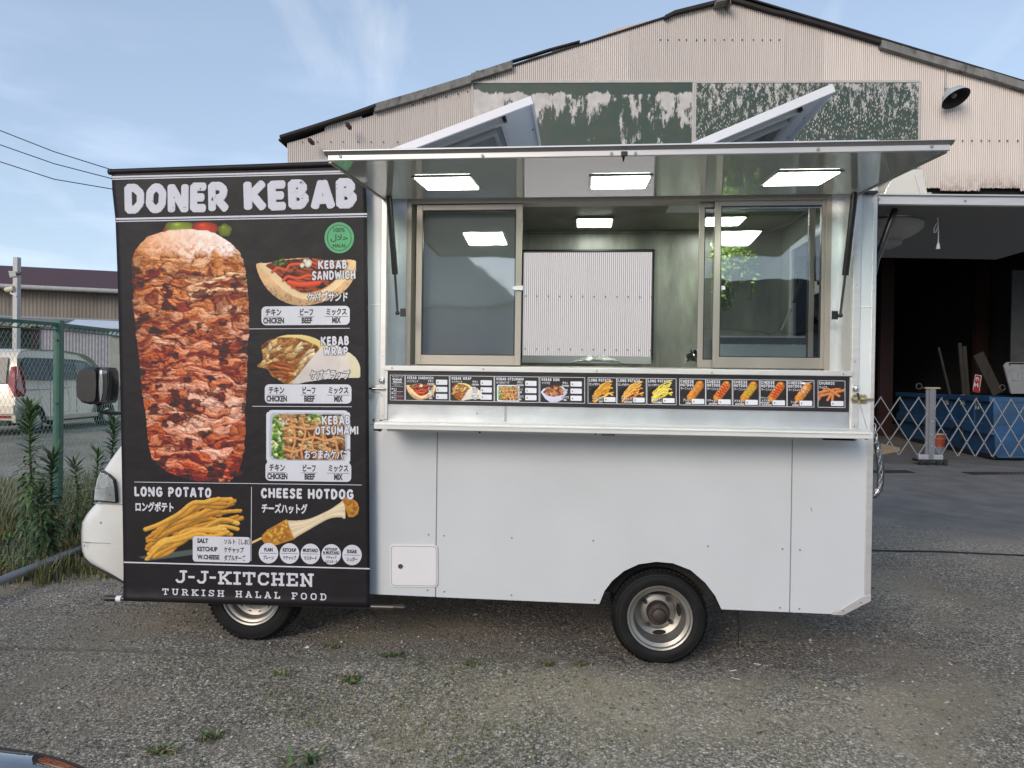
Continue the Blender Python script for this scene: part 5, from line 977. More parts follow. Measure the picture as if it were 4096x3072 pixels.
box('sill_box', XL+.1, X(1900, 2400, .2), .2, .5, ZB-.04, ZB+.04, M['chassis'], TR); box('exhaust_box', X(1950, 2400, .4), X(2250, 2400, .4), .4, .7, .24, .36, M['chassis'], TR, .03); build(MB().cyl((-.9, .8, .3), (.6, .85, .28), .025), 'exhaust_pipe', M['hub'], TR)
build(MB().prism([onY(2946, 2436, .1), onY(2958, 2436, .1), onY(2960, 2500, .1), onY(2957, 2540, .1), onY(2955, 2594, .1), onY(2952, 2590, .1), onY(2951, 2520, .1)], (0, .003, 0)), 'hanging_strap', M['black'], TR)
# ------------------------------------------------------------------ cab
prof = [(494, 1757), (450, 1808), (401, 1874), (391, 1900), (378, 1960), (374, 2008), (350, 2030), (325, 2060), (306, 2092), (303, 2130), (303, 2172), (306, 2206), (314, 2228), (332, 2246), (494, 2328), (560, 2356)]
PZ = [onY(u, v, .10) for u, v in prof]; pr = [(p[0], p[2]) for p in PZ]
xw_ = pr[-1][0]; pr += [(-1.38, pr[-1][1]), (-1.38, 1.98), (-1.95, 1.98), (-2.08, 1.94), (pr[0][0]+.04, pr[0][1]+.07)]
secs = [(.06, .13, .03), (.075, .07, .012), (.12, .02, 0), (.22, -.015, 0), (.8, -.06, 0), (1.38, -.015, 0), (1.48, .02, 0), (1.525, .07, .012), (1.54, .13, .03)]
V = []; n = len(pr); xm = min(p[0] for p in pr)
for y, ins, sh in secs:
    for (x, z) in pr:
        f_ = max(0, 1-(x-xm)/.55); V.append((x+ins*f_*(1 if x < -1.5 else 0), y, z-(sh if z > 1.9 else 0)))
mb = MB(); mb.add(V, [(j*n+i, j*n+(i+1) % n, (j+1)*n+(i+1) % n, (j+1)*n+i) for j in range(len(secs)-1) for i in range(n)]+[tuple(range(n))[::-1], tuple(range((len(secs)-1)*n, len(secs)*n))])
CB = build(mb, 'cab', M['cabwhite'], TR, smooth=True)
wx = [pr[0][0]+.05, pr[0][1]+.1]
build(MB().prism([(-2.42, .052, 1.22), (-2.12, .052, 1.86), (-1.5, .052, 1.86), (-1.5, .052, 1.22)], (0, .012, 0)), 'side_window', M['dark'], CB)
build(MB().prism([(pr[0][0]+.03, .2, pr[0][1]+.09), (-2.13, .2, 1.88), (-2.15, .2, 1.89), (pr[0][0]+.01, .2, pr[0][1]+.10)], (0, 1.2, 0)), 'windscreen', M['dark'], CB)
pxpoly('cab_shadow_gap', [(330, 2168), (440, 2173), (440, 2174.2), (330, 2171)], .056, .01, M['seam'], CB)
pxpoly('bumper_joint', [(375, 2011), (494, 2017), (494, 2020.5), (373, 2014)], .054, .012, M['seam'], CB)
pxpoly('bumper_skirt', [(330, 2246), (494, 2327), (494, 2334), (336, 2252)], .056, .03, M['black'], CB)
hl = [(399, 1885), (432, 1899), (452, 1918), (459, 1950), (463, 2013), (372, 2006), (376, 1958), (386, 1912)]
HLo = pxpoly('headlight', hl, .035, .05, M['black'], CB, .004)
def shrink(pp, k): c_ = np.mean(pp, 0); return [tuple(c_+(np.array(q)-c_)*k) for q in pp]
M['refl'] = mat('headlight_reflector', (.88, .89, .90), .3, .1, var=.25, vs=30, bump=.006, bs=14)
pxpoly('reflector', shrink(hl, .90), .030, .006, M['refl'], HLo)
mb = MB()
for i in range(9):
    p = onY(420+i*4.2, 1972, .0285); mb.box(p[0]-.0012, p[0]+.0012, p[1]-.0, p[1]+.002, p[2]-.045, p[2]+.035)
build(mb, 'lens_ribs', M['zinc'], HLo, kind='stuff'); pxpoly('lens_divider', [(378, 1950), (455, 1962), (455, 1965), (378, 1953)], .026, .003, M['zinc'], HLo)
pxpoly('lens', shrink(hl, .94), .022, .003, glass('headlight_lens', 1.2, (.9, .92, .93), 0., .05), HLo, .002)
for (u, v, d) in ((398, 2089, 6), (335, 2180, 8)): pxpoly('chip', [(u, v), (u+3, v-2), (u+4, v+d), (u+2, v+d)], .052, .004, M['seam'], CB)
# wing mirror
def blob(pts, y0, y1, m_, name, parent, k=.86, bevel=.012):
    P = [onY(u, v, (y0+y1)/2) for u, v in pts]; c_ = np.mean(P, 0); mb = MB(); n = len(P); V = []
    for y, s_ in ((y0, k), (y0+.02, 1.), (y1-.02, 1.), (y1, k)): V += [(c_[0]+(p[0]-c_[0])*s_, y, c_[2]+(p[2]-c_[2])*s_) for p in P]
    mb.add(V, [(j*n+i, j*n+(i+1) % n, (j+1)*n+(i+1) % n, (j+1)*n+i) for j in range(3) for i in range(n)]+[tuple(range(n))[::-1], tuple(range(3*n, 4*n))]); return build(mb, name, m_, parent, smooth=True)
mc = [(358, 1478), (376, 1470), (400, 1468), (428, 1470), (436, 1484), (438, 1540), (434, 1600), (426, 1613), (398, 1616), (368, 1608), (352, 1592), (347, 1560), (350, 1510)]
WM = blob(mc, -.06, .14, M['black'], 'wing_mirror', TR)
pts = [(394, 1476), (404, 1470), (428, 1472), (436, 1486), (437, 1545), (431, 1606), (422, 1611), (396, 1611), (392, 1560)]
pxpoly('mirror_bezel', pts, -.072, .02, M['black'], WM, .004)
ir = [(400, 1482), (410, 1480), (428, 1484), (431, 1545), (424, 1600), (402, 1604), (398, 1545)]
mm_, tt_, bb_ = newmat('mirror_glass'); bb_.inputs['Metallic'].default_value = 1; bb_.inputs['Roughness'].default_value = .02; bb_.inputs['Base Color'].default_value = (.16, .17, .18, 1)
pxpoly('mirror_glass', ir, -.076, .004, mm_, WM); ir2 = [(399, 1482), (408, 1480), (411, 1520), (410, 1570), (404, 1602), (400, 1602), (396, 1540)]; mm2, tt_, bb_ = newmat('mirror_glint'); bb_.inputs['Metallic'].default_value = 1; bb_.inputs['Roughness'].default_value = .03; bb_.inputs['Base Color'].default_value = (.8, .8, .8, 1); pxpoly('mirror_glass', ir2, -.079, .003, mm2, WM)  # second, brighter sliver painted over the mirror as its glint
build(MB().tube([onY(393, 1612, .0), onY(393, 1630, .0), onY(400, 1646, .0), onY(420, 1652, .02), onY(500, 1654, .04), onY(560, 1654, .08)], .0085, 10), 'mirror_arm', M['black'], WM, smooth='all'); build(MB().lathe([(.001, -.01), (.02, -.008), (.02, .03), (.001, .03)], onY(396, 1614, .02), 'z', 12), 'arm_socket', M['black'], WM, smooth=True)
pxpoly('mirror_arm', [(412, 1642), (430, 1636), (480, 1650), (480, 1656), (420, 1652)], .03, .015, M['black'], WM, .003)
# rounded grey cab fairing just visible above the banner
mb = MB(); P = [onY(u, v, .35) for u, v in ((1130, 672), (1170, 655), (1210, 645), (1260, 639), (1320, 637), (1400, 640), (1400, 700), (1130, 700))]; build(MB().prism(P, (0, .8, 0)), 'cab_fairing', M['lampframe'], TR, smooth=True)
# clear-sleeved chain hanging on the back corner
CH = top('chain', onY(3512, 1900, .08), 'steel chain in a clear sleeve hanging off the truck rear corner', 'chain')
pth = [(3494, 1695), (3499, 1720), (3503, 1745), (3508, 1775), (3514, 1805), (3519, 1840), (3523, 1880), (3523, 1920), (3517, 1955), (3503, 1975), (3490, 1985)]
Q = [onY(u, v, .08) for u, v in pth]; dd = [0]
for a, b_ in zip(Q[:-1], Q[1:]): dd.append(dd[-1]+np.linalg.norm(b_-a))
nl = int(dd[-1]/.024)
for i in range(nl):
    s_ = (i+.5)*dd[-1]/nl; p = np.array([np.interp(s_, dd, [q[k] for q in Q]) for k in range(3)]); p2 = np.array([np.interp(s_+.005, dd, [q[k] for q in Q]) for k in range(3)]); d = p2-p; d /= np.linalg.norm(d); side = np.array([0, 1., 0]) if i % 2 else np.cross(d, (0, 1., 0)); side /= np.linalg.norm(side)
    build(MB().tube([p+d*(.016*math.cos(a))+side*(.0085*math.sin(a)) for a in np.linspace(0, 2*math.pi, 13)], .003, 6), 'chain_link', M['zinc'], CH, smooth='all')
build(MB().tube(Q[3:], .017, 10), 'clear_sleeve', glass('clear_sleeve', 1.6, (.86, .88, .9), .15, .10), CH, smooth='all')
# ------------------------------------------------------------------ banner
BN = top('banner', onY(985, 2420, -.06), 'tall black food banner with a giant meat spit, hung over the truck cab', 'banner')
L_ = np.array([(446, 676), (449, 760), (462, 880), (470, 1100), (478, 1400), (486, 1800), (492, 2150), (494, 2300), (493, 2404)], float)
Rr = np.array([(1464, 655), (1464, 760), (1468, 860), (1471, 1100), (1474, 1400), (1476, 1800), (1478, 2150), (1479, 2300), (1478, 2431)], float)
ts = np.linspace(0, 1, 90); k_ = np.linspace(0, 1, len(L_)); tv = (L_[:, 1]-L_[0, 1])/(L_[-1, 1]-L_[0, 1])
V = []
for t_ in ts:
    l = np.array([np.interp(t_, tv, L_[:, 0]), np.interp(t_, tv, L_[:, 1])]); r_ = np.array([np.interp(t_, tv, Rr[:, 0]), np.interp(t_, tv, Rr[:, 1])])
    for s_ in np.linspace(0, 1, 60): V.append(l+(r_-l)*s_)
V = np.array(V); fz = [(j*60+i, j*60+i+1, (j+1)*60+i+1, (j+1)*60+i) for j in range(89) for i in range(59)]
o = put(V, fz, 'banner_cloth', M['cloth'], BN, banner_map(0)); so_ = o.modifiers.new('thickness', 'SOLIDIFY'); so_.thickness = .0012; so_.offset = 0; o.data.polygons.foreach_set('use_smooth', [True]*len(o.data.polygons))
# ink must stay in front of the cloth: keep solidify centred and prints lifted
build(MB().cyl(onY(436, 688, -.06), onY(1520, 650, -.06), .0155, n=20), 'top_pole', M['cloth'], BN, smooth=True); build(MB().lathe([(.001, 0), (.012, .002), (.017, .010), (.017, .02)], onY(434, 688, -.06), 'x', 16), 'pole_cap', M['black'], BN, smooth=True)
pa, pb = onY(455, 2393, -.05), onY(1600, 2430, -.05); build(MB().cyl(pa, pb, .012, n=16), 'bottom_pole', mat('grey_tube', (.10, .095, .085), .35, .6), BN, smooth=True)
build(MB().cyl(onY(424, 2393, -.05), onY(468, 2394, -.05), .0165, n=16).cyl(onY(420, 2393, -.05), onY(430, 2393, -.05), .010, .0165, 16), 'pole_grip', M['black'], BN, smooth=True); build(MB().cyl(onY(468, 2394, -.05), onY(488, 2395, -.05), .0168, n=16), 'tape_wrap', M['plastic'], BN, smooth=True)
build(MB().cyl(onY(1575, 2428, -.05), onY(1618, 2430, -.05), .0150, n=16).cyl(onY(1618, 2430, -.05), onY(1626, 2430, -.05), .0150, .009, 16), 'pole_grip', M['black'], BN, smooth=True)
bm = banner_map; T = lambda s, a, b_, c1, d, m_=None, off=.03, **k: txt(BN, bm, s, a, b_, c1, d, bslope, m_, off, **k)
def bl_(u0, v0, u1, v1, w_, nm='stripe', m_=None): v, f = line(u0, v0, u1, v1, w_); put(v, f, nm, m_ or M['ink'], BN, bm(.0018))
bl_(448, 708, 1463, 683, 7); bl_(449, 717, 1463, 691.5, 4.5); bl_(463, 876, 1468, 856, 7.5); bl_(463, 886, 1468, 866, 4)
# title letters, slightly jiggled, worn print
def fat(s, uL, uR, vT, vB, w_=.25, tilt=0., m_=None, lift=.0020, ol=None, track=.03, jit=.5, par=None, fmap=None, sl=None, inner=None):
    v, f, lay = fattext(s, w_, track, jit); lo = v.min(0); hi = v.max(0)
    def go(ww, mm_, lf, nm):
        v2, f2, lay2 = fattext(s, ww, track, jit); q = (v2-lo)/(hi-lo); u = uL+q[:, 0]*(uR-uL); vv = vB+(vT-vB)*q[:, 1]; s_ = sl if sl is not None else bslope(vv); vv = vv+(s_+tilt)*(u-uL)
        if fmap is None: y0_ = onY(u, vv, -.062); y = -.062-fold(y0_)-lf-lay2*.00009
        else: y = -.006-lf-lay2*.00007
        P = CAM+((y-CAM[1])/ray(u, vv)[..., 1])[..., None]*ray(u, vv); mb = MB(); mb.v = P.tolist(); mb.f = f2; build(mb, nm, mm_, par or BN, norm=False)
    if ol: go(w_+ol, M['inkblack'], lift-.0012, 'lettering_outline')
    if inner: go(w_+.02, M['ink'], lift-.0011, 'lettering_outline'); go(w_-.012, m_ or M['ink'], lift, 'lettering')
    else: go(w_, m_ or M['ink'], lift, 'lettering')
def title(s, uL, uR, vT, vB, ws, dv=None):
    tot = sum(ws); u = uL
    for i, (ch, w_) in enumerate(zip(s, ws)):
        a = u+(uR-uL)*(w_/tot); jit = (-3, 3, -1, 2, -2, 2)[i % 6]; sl_ = bslope((vT+vB)/2)*(u-uL)
        v, f = tq(ch, u+4, a-5, vT+sl_+jit*.8, vB+sl_+jit, bslope, .078, tilt=(-.012, .014, -.006, .01, -.02)[i % 5]); put(v, f, 'lettering_outline', M['ink'], BN, bm(.0016))
        v, f = tq(ch, u+6, a-7, vT+2+sl_+jit*.8, vB-2+sl_+jit, bslope, .072, tilt=(-.012, .014, -.006, .01, -.02)[i % 5]); put(v, f, 'lettering', M['inkwear'], BN, bm(.0022)); u = a
fat('DONER', 498, 914, 737, 855, .27, 0, M['inkwear'], .0032, inner=1); fat('KEBAB', 974, 1427, 723, 844, .27, 0, M['inkwear'], .0032, inner=1)
# halal badge
v, f = disc(1357, 951, 59, 62, 40); put(v, f, 'badge', M['green_badge'], BN, bm(.0014)); v, f = ring(1357, 951, 49, 52, 2.2); put(v, f, 'badge_ring', M['inkblack'], BN, bm(.002))
T('100%', 1334, 1379, 911, 929, M['inkblack'], .01); T('·HALAL·', 1328, 1388, 975, 990, M['inkblack'], .02); T('\uFEDD\uFEFC\uFEA3', 1322, 1392, 938, 968, M['inkblack'], .01)
# pictures -----------------------------------------------------------------------
PIC = {}
k = paint_kebab(); k.put(BN, bm, 527, 889, lambda v: 0*v, 'meat_spit_print', .0014)
pita(399, 193, .55).put(BN, bm, 1025, 1031, bslope)
wrap(412, 195, .5).put(BN, bm, 1029, 1340, bslope)
tray(336, 210, .5).put(BN, bm, 1065, 1640, bslope)
def friesbox(w_, h, ss, cols, n=22, r=6.5, sauce=None):
    k = Cv(w_, h, ss); k.fill(k.poly([(w_*a, h*b_) for a, b_ in [(.0, .78), (.02, .56), (.12, .40), (.42, .30), (.6, .6), (.55, .9), (.16, 1.), (.06, .92)]]), c3('#0c0b0c')); k.fill(k.poly([(w_*a, h*b_) for a, b_ in [(.07, .95), (.16, 1.), (.62, .88), (.62, .80)]]), c3('#4c5654'))
    fries(k, 4, cols, (w_*.14, h*.02, w_*.98, h*.98), n, r)
    if sauce is not None:
        for i in range(9): zig(k, (w_*(.2+.07*i), h*(.9-.07*i)), (w_*(.3+.075*i), h*(1.0-.085*i)), r*1.1, 4, sauce, r*.35)
    return k
FC = ['#e0a840', '#d89a34', '#e6b450', '#c88a2c', '#dca03c']
friesbox(471, 277, .55, FC, 26, 8.5).put(BN, bm, 520, 1963, bslope)
w_, h = 430, 200; k = Cv(w_, h, .55); k.stroke([(0, 188), (40, 168)], 4.5, c3('#d8b878'), .7, 1.2)
n = fbm(k.X*.05, k.Y*.05, 4, 3)[..., None]
k.fill(k.poly([(40, 158), (62, 134), (135, 92), (146, 96), (175, 165), (165, 172), (95, 196), (50, 190), (38, 172)]), c3('#b07824')*(.65+.8*n)); k.blobs(k.poly([(45, 158), (135, 96), (165, 165), (95, 190)]), 60, [c3('#c8902c'), c3('#a0621c'), c3('#d8a444')], 9, 6, 3)
for i in range(9):
    f_ = i/8; k.stroke([(146+f_*24, 102+f_*58), (220, 96+f_*34), (300, 62+f_*22), (350, 30+f_*44), (368, 14+f_*66)], 5.5, c3('#e6d3b0')*(.8+.3*((i*37) % 5)/5), .6, 1.15)
k.fill(k.poly([(358, 8), (375, 0), (400, 4), (420, 20), (428, 42), (422, 66), (405, 78), (385, 78), (378, 60), (372, 36)]), c3('#b87c2a')*(.7+.7*n)); k.blobs(k.poly([(362, 10), (400, 6), (424, 40), (400, 74)]), 26, [c3('#c8902c'), c3('#a0621c')], 8, 6, 5)
k.put(BN, bm, 1008, 1983, bslope)
# pills, circles, panels
def pill(u0, u1, v0, v1, r, lift=.0019, par=None, mp_=None, nm='label_panel', sl_=None): v, f = rrect(u0, u1, v0, v1, r, sl_ or bslope); return put(v, f, nm, M['ink'], par or BN, (mp_ or bm)(lift))
IB = M['inkblack']
def pillset(u0, v0, w_, h):
    pill(u0, u0+w_, v0, v0+h, 18); f_ = lambda a: u0+a*w_
    for (a, b_, s, a2, b2, e) in ((.045, .225, 'チキン', .02, .255, 'CHICKEN'), (.435, .585, 'ビーフ', .455, .575, 'BEEF'), (.735, .965, 'ミックス', .80, .90, 'MIX')):
        vv = v0; T(s, f_(a), f_(b_), vv+h*.12+bslope(vv)*(f_(a)-u0), vv+h*.50+bslope(vv)*(f_(a)-u0), IB, .035, lift=.0025); T(e, f_(a2), f_(b2), vv+h*.60+bslope(vv)*(f_(a2)-u0), vv+h*.92+bslope(vv)*(f_(a2)-u0), IB, .045, lift=.0025)
        bl2 = line(f_(a-.02), vv+h*.565+bslope(vv)*(f_(a)-u0), f_(b_+.015), vv+h*.565+bslope(vv)*(f_(b_)-u0), 1.6); put(*bl2, 'rule', IB, BN, bm(.0025))
pillset(1046, 1226, 353, 75); pillset(1059, 1537, 347, 76); pillset(1062, 1846, 343, 77)
bl_(995, 1315.5, 1399, 1313, 2.2, 'rule'); bl_(1009, 1625, 1407, 1627, 2.2, 'rule'); bl_(537, 1928, 1447, 1940, 2.2, 'rule'); bl_(1006, 1947, 1004, 2244, 2.2, 'rule'); bl_(495, 2249, 1479, 2275, 5)
fat('KEBAB', 1272, 1388, 1041, 1077, .23, 0, M['inkwear'], .0036, ol=.12, track=.06); fat('SANDWICH', 1248, 1422, 1084, 1122, .22, -.02, M['inkwear'], .0036, ol=.12, track=.06); T('ケバブサンド', 1230, 1391, 1167, 1207, None, .035, outline=3.4)
fat('KEBAB', 1283, 1396, 1346, 1384, .23, -.02, M['inkwear'], .0036, ol=.12, track=.06); fat('WRAP', 1294, 1392, 1388, 1423, .23, -.02, M['inkwear'], .0036, ol=.12, track=.06); T('ケバブラップ', 1240, 1399, 1479, 1519, None, .035, outline=3.4)
fat('KEBAB', 1287, 1401, 1663, 1699, .23, -.01, M['inkwear'], .0036, ol=.12, track=.06); fat('OTSUMAMI', 1261, 1433, 1705, 1741, .22, -.02, M['inkwear'], .0036, ol=.12, track=.05); T('おつまみケバブ', 1218, 1399, 1796, 1836, None, .035, outline=3.4)
fat('LONG POTATO', 537, 845, 1945, 1986, .235, 0, M['inkwear'], .0032, track=.09); T('ロングポテト', 542, 694, 2006, 2046, None, .04, outline=2)
fat('CHEESE HOTDOG', 1044, 1414, 1951, 1993, .235, 0, M['inkwear'], .0032, ol=.08, track=.08); T('チーズハットグ', 1047, 1230, 2012, 2053, None, .04, outline=2)
pill(771, 1001, 2144, 2246, 12)
for s, j, v0 in (('SALT', 'ソルト〔しお〕', 2153), ('KETCHUP', 'ケチャップ', 2186), ('W.CHEESE', 'ダブルチーズ', 2218)):
    wd = {'SALT': 44, 'KETCHUP': 81, 'W.CHEESE': 89}[s]; T(s, 789, 789+wd, v0, v0+19, IB, .045, lift=.0025); T(j, 896, {'SALT': 998, 'KETCHUP': 975, 'W.CHEESE': 982}[s], v0+1, v0+25, IB, .03, lift=.0025)
for (cu_, cv_, e, j) in ((1074, 2213, 'PLAIN', 'プレーン'), (1158, 2214, 'KETCHUP', 'ケチャップ'), (1241.5, 2215.6, 'MUSTARD', 'マスタード'), (1325, 2217.5, '', ''), (1408, 2220, 'SUGAR', 'シュガー')):
    v, f = disc(cu_, cv_, 39, 41); put(v, f, 'flavour_disc', M['ink'], BN, bm(.0019)); put(*line(cu_-33, cv_-.5, cu_+33, cv_+1, 1.6), 'rule', IB, BN, bm(.0025))
    if e: hw = {'PLAIN': 17, 'KETCHUP': 27, 'MUSTARD': 30, 'SUGAR': 20}[e]; T(e, cu_-hw, cu_+hw, cv_-22, cv_-7, IB, .045, lift=.0025); hw = 21 if len(j) == 4 else 26; T(j, cu_-hw, cu_+hw, cv_+8, cv_+25, IB, .03, lift=.0025)
    else:
        T('KETCHUP', 1300, 1349, 2191, 2202, IB, .045, lift=.0025); T('& MUSTARD', 1292, 1358, 2204, 2215, IB, .045, lift=.0025); T('ケチャップ', 1304, 1346, 2223, 2236, IB, .03, lift=.0025); T('&マスタード', 1301, 1350, 2240, 2253, IB, .03, lift=.0025)
def slab(s, uL, uR, vTL, vBL, vTR, vBR, w_, tr_):
    v, f, lay = slabtext(s, w_, tr_); lo = v.min(0); hi = v.max(0); q = (v-lo)/(hi-lo); u = uL+q[:, 0]*(uR-uL); vt = vTL+(vTR-vTL)*q[:, 0]; vb = vBL+(vBR-vBL)*q[:, 0]; vv = vb+(vt-vb)*q[:, 1]; uv = np.c_[u, vv]
    P = onY(u, vv, -.062); y = -.062-fold(P)-.0018-lay*.00012-.014*np.exp(-((P[..., 2]-.235)/.028)**2); P = CAM+((y-CAM[1])/ray(u, vv)[..., 1])[..., None]*ray(u, vv); mb = MB(); mb.v = P.tolist(); mb.f = f; build(mb, 'lettering', M['ink'], BN, norm=False)
slab('J-J-KITCHEN', 701, 1255, 2279, 2333, 2293, 2348, .175, .10); slab('TURKISH HALAL FOOD', 649, 1305, 2353, 2379, 2374, 2402, .17, .42)
# ------------------------------------------------------------------ menu board
MBD = top('menu_board', onY(2470, 1640, -.01), 'long black menu board under the serving window with fourteen food cards', 'menu board')
P = [onY(1551, 1483, -.005), onY(3398, 1507, -.005), onY(3395, 1648, -.005), onY(1550, 1616, -.005)]
build(MB().prism([p-[0, .0, 0] for p in P], (0, .004, 0)), 'board_panel', M['menu'], MBD)
mm = menu_map; msl = lambda v: 0*v
def card(u0, u1, idx, h=None):
    vT = 1500+(u0-1560)*.0131; vB = 1600+(u0-1560)*.0168; sT = .0131; sl_ = .0150; w_ = 1.8; VT = 1500+(u1-1560)*.0131; VB = 1600+(u1-1560)*.0168
    return vT, vB, VT, VB
def mkcard(u0, u1):
    vT, vB, VT, VB = card(u0, u1, 0); parts = [line(u0, vT, u1, VT, 1.7), line(u0, vB, u1, VB, 1.7), line(u0, vT-.8, u0, vB+.8, 1.7), line(u1, VT-.8, u1, VB+.8, 1.7)]
    o = join_put(parts, 'menu_card', M['ink'], MBD, mm(.0006)); return o, vT, vB
def mt_(par, s, a, b_, c1, d, m_=None, off=.04, ol=None, lift=.0016): return txt(par, mm, s, a, b_, c1, d, .0150, m_, off, outline=ol, lift=lift)
def price(par, a, b_, c1, d):
    v, f = rrect(a, b_, c1, d, 2.5, .015, 3); put(v, f, 'price_box', M['ink'], par, mm(.0014)); mt_(par, '￥', a+(b_-a)*.10, a+(b_-a)*.10+6, c1+(d-c1)*.38, c1+(d-c1)*.75, M['inkblack'], .05, lift=.002)
# sauce card
o, vT, vB = mkcard(1561, 1619); mt_(o, 'ケバブソース', 1569, 1611, vT+3, vT+10, off=.02); mt_(o, 'Kebab', 1571, 1608, vT+12.5, vT+21.5, off=.05); mt_(o, 'Sauce', 1572, 1607, vT+23, vT+30.5, off=.05)
mt_(o, 'お好みの辛さのソースを', 1567, 1613, vT+33, vT+37, off=.01); mt_(o, 'お選びください', 1576, 1604, vT+38.5, vT+42.5, off=.01); mt_(o, 'Choose your favorite sauce', 1566, 1613, vT+44, vT+48, off=.01)
for i, (a, b_) in enumerate((('甘口', 'Mild'), ('中辛', 'Hot'), ('辛口', 'Very hot'))):
    y_ = vT+52+i*17.5; put(*rrect(1566, 1572, y_, y_+6, .8, .015, 2), 'tick_box', M['ink'], o, mm(.0014)); mt_(o, a, 1574, 1586, y_, y_+6.5, off=.02); mt_(o, b_, 1575, 1586, y_+8, y_+11.5, off=.02)
    if i: put(*line(1566, y_-3.5, 1613, y_-2.8, 1.), 'rule', M['ink'], o, mm(.0014))
    for j in range((0, 2, 3)[i]): v, f = disc(1593+j*7.5, y_+4, 2.2, 3.2, 8); put(v, f, 'chilli_mark', M['redprint'], o, mm(.0014))
def bowl(w_, h, ss):
    k = Cv(w_, h, ss); n = fbm(k.X*.08, k.Y*.08, 3, 4)[..., None]; k.fill(k.poly([(0, h*.42), (w_*.1, h*.22), (w_*.35, h*.1), (w_*.8, h*.06), (w_, h*.3), (w_*.98, h*.5), (w_*.9, h*.6), (w_*.82, h*.85), (w_*.6, h), (w_*.35, h), (w_*.18, h*.82), (w_*.1, h*.64)]), c3('#c6c2da')*(1.1-.25*(k.Y/h)[..., None]))
    me_ = k.poly([(w_*.08, h*.42), (w_*.2, h*.2), (w_*.5, h*.02), (w_*.72, h*.04), (w_*.9, h*.3), (w_*.88, h*.55), (w_*.5, h*.68), (w_*.2, h*.6)]); k.fill(me_, c3('#6a3620')*(.6+.9*n)); k.blobs(me_, 80, [c3('#8c5034'), c3('#a86c48'), c3('#5c2c18'), c3('#b88460')], w_*.07, h*.07, 6, .6); return k
PK = dict(pita=pita(118, 66, 1.0), wrap=wrap(126, 70, 1.0), tray=tray(90, 66, 1.0), bowl=bowl(106, 68, 1.0))
for (u0, u1, ti, jp, kind, tw, jw) in ((1622, 1797, 'KEBAB SANDWICH', 'ケバブサンド', 'pita', 104, 44), (1800, 1976, 'KEBAB WRAP', 'ケバブラップ', 'wrap', 78, 42), (1979, 2156, 'KEBAB OTSUMAMI', 'おつまみケバブ', 'tray', 108, 52), (2160, 2339, 'KEBAB DON', 'ケバブ丼', 'bowl', 70, 34)):
    o, vT, vB = mkcard(u0, u1); k = PK[kind]; k.put(o, mm, u0+(3 if kind != 'tray' else 9), vB-k.h-2, .015, lift=.001)
    fat(ti, u0+7, u0+7+tw, vT+4, vT+16, .19, 0, None, .0022, ol=.08, track=.10, jit=0, par=o, fmap=1, sl=.015); mt_(o, jp, u0+7, u0+7+jw, vT+19, vT+29, off=.02, ol=1.)
    for i, (j, e, jw2) in enumerate((('チキン', 'CHICKEN', 22), ('ビーフ', 'BEEF', 20), ('ミックス', 'MIX', 28))):
        y_ = vT+18.5+i*28.5; cx_ = u0+101; mt_(o, j, cx_-jw2/2, cx_+jw2/2, y_, y_+10.5, off=.03, ol=1.1); ew = {'CHICKEN': 28, 'BEEF': 16, 'MIX': 13}[e]; mt_(o, e, cx_-ew/2, cx_+ew/2, y_+13, y_+20, off=.04, ol=1.1); price(o, u0+122, u0+167, y_-.8, y_+19.5)
FK = [friesbox(100, 96, .9, FC, 15, 3.1), friesbox(102, 96, .9, ['#d89040', '#c87830', '#e0a850'], 15, 3.0, '#8c2a14'), friesbox(100, 96, .9, ['#d8c048', '#ccb43c', '#e0cc60'], 16, 3.0)]
for (u0, u1, jp, e, k) in ((2352, 2466, 'ソルト(しお)', 'SALT', FK[0]), (2468.5, 2584.6, 'ケチャップ', 'KETCHUP', FK[1]), (2588, 2704.5, 'ダブルチーズ', 'W.CHEESE', FK[2])):
    o, vT, vB = mkcard(u0, u1); k.put(o, mm, u0+6, vT+3, .015, lift=.001); fat('LONG POTATO', u0+5, u0+91, vT+4, vT+16.5, .19, 0, None, .0024, ol=.10, track=.10, jit=0, par=o, fmap=1, sl=.015); mt_(o, 'ロングポテト', u0+5, u0+50, vT+21, vT+32, off=.02, ol=1.)
    mt_(o, jp, u0+16, u0+60, vB-26, vB-16, off=.02, ol=1.2); ew = {'SALT': 17, 'KETCHUP': 32, 'W.CHEESE': 40}[e]; mt_(o, e, u0+61-ew, u0+61, vB-11, vB-4, off=.04, ol=1.); price(o, u0+64, u0+110, vB-25, vB-6)
def hd(sauce=None, sugar=False):
    k = Cv(98, 100, 1.0); hotdog(k, (42, 72), (78, 22), 17); 
    if sauce: zig(k, (40, 70), (82, 18), 16, 11, sauce, 2.0)
    if sauce == 'both': pass
    if sugar:
        r = np.random.default_rng(2)
        for i in range(60): e = k.ell(60+r.normal()*9, 32+r.normal()*12, .9, .9); m_ = (e < 1) & k.a; k.c[m_] = c3('#f0ece8')
        k.fill(k.ell(60, 9, 9, 4, .1) < 1, c3('#e8e8ea')); k.stroke([(66, 8), (96, 4)], 1.2, c3('#b8b8bc'))
    return k
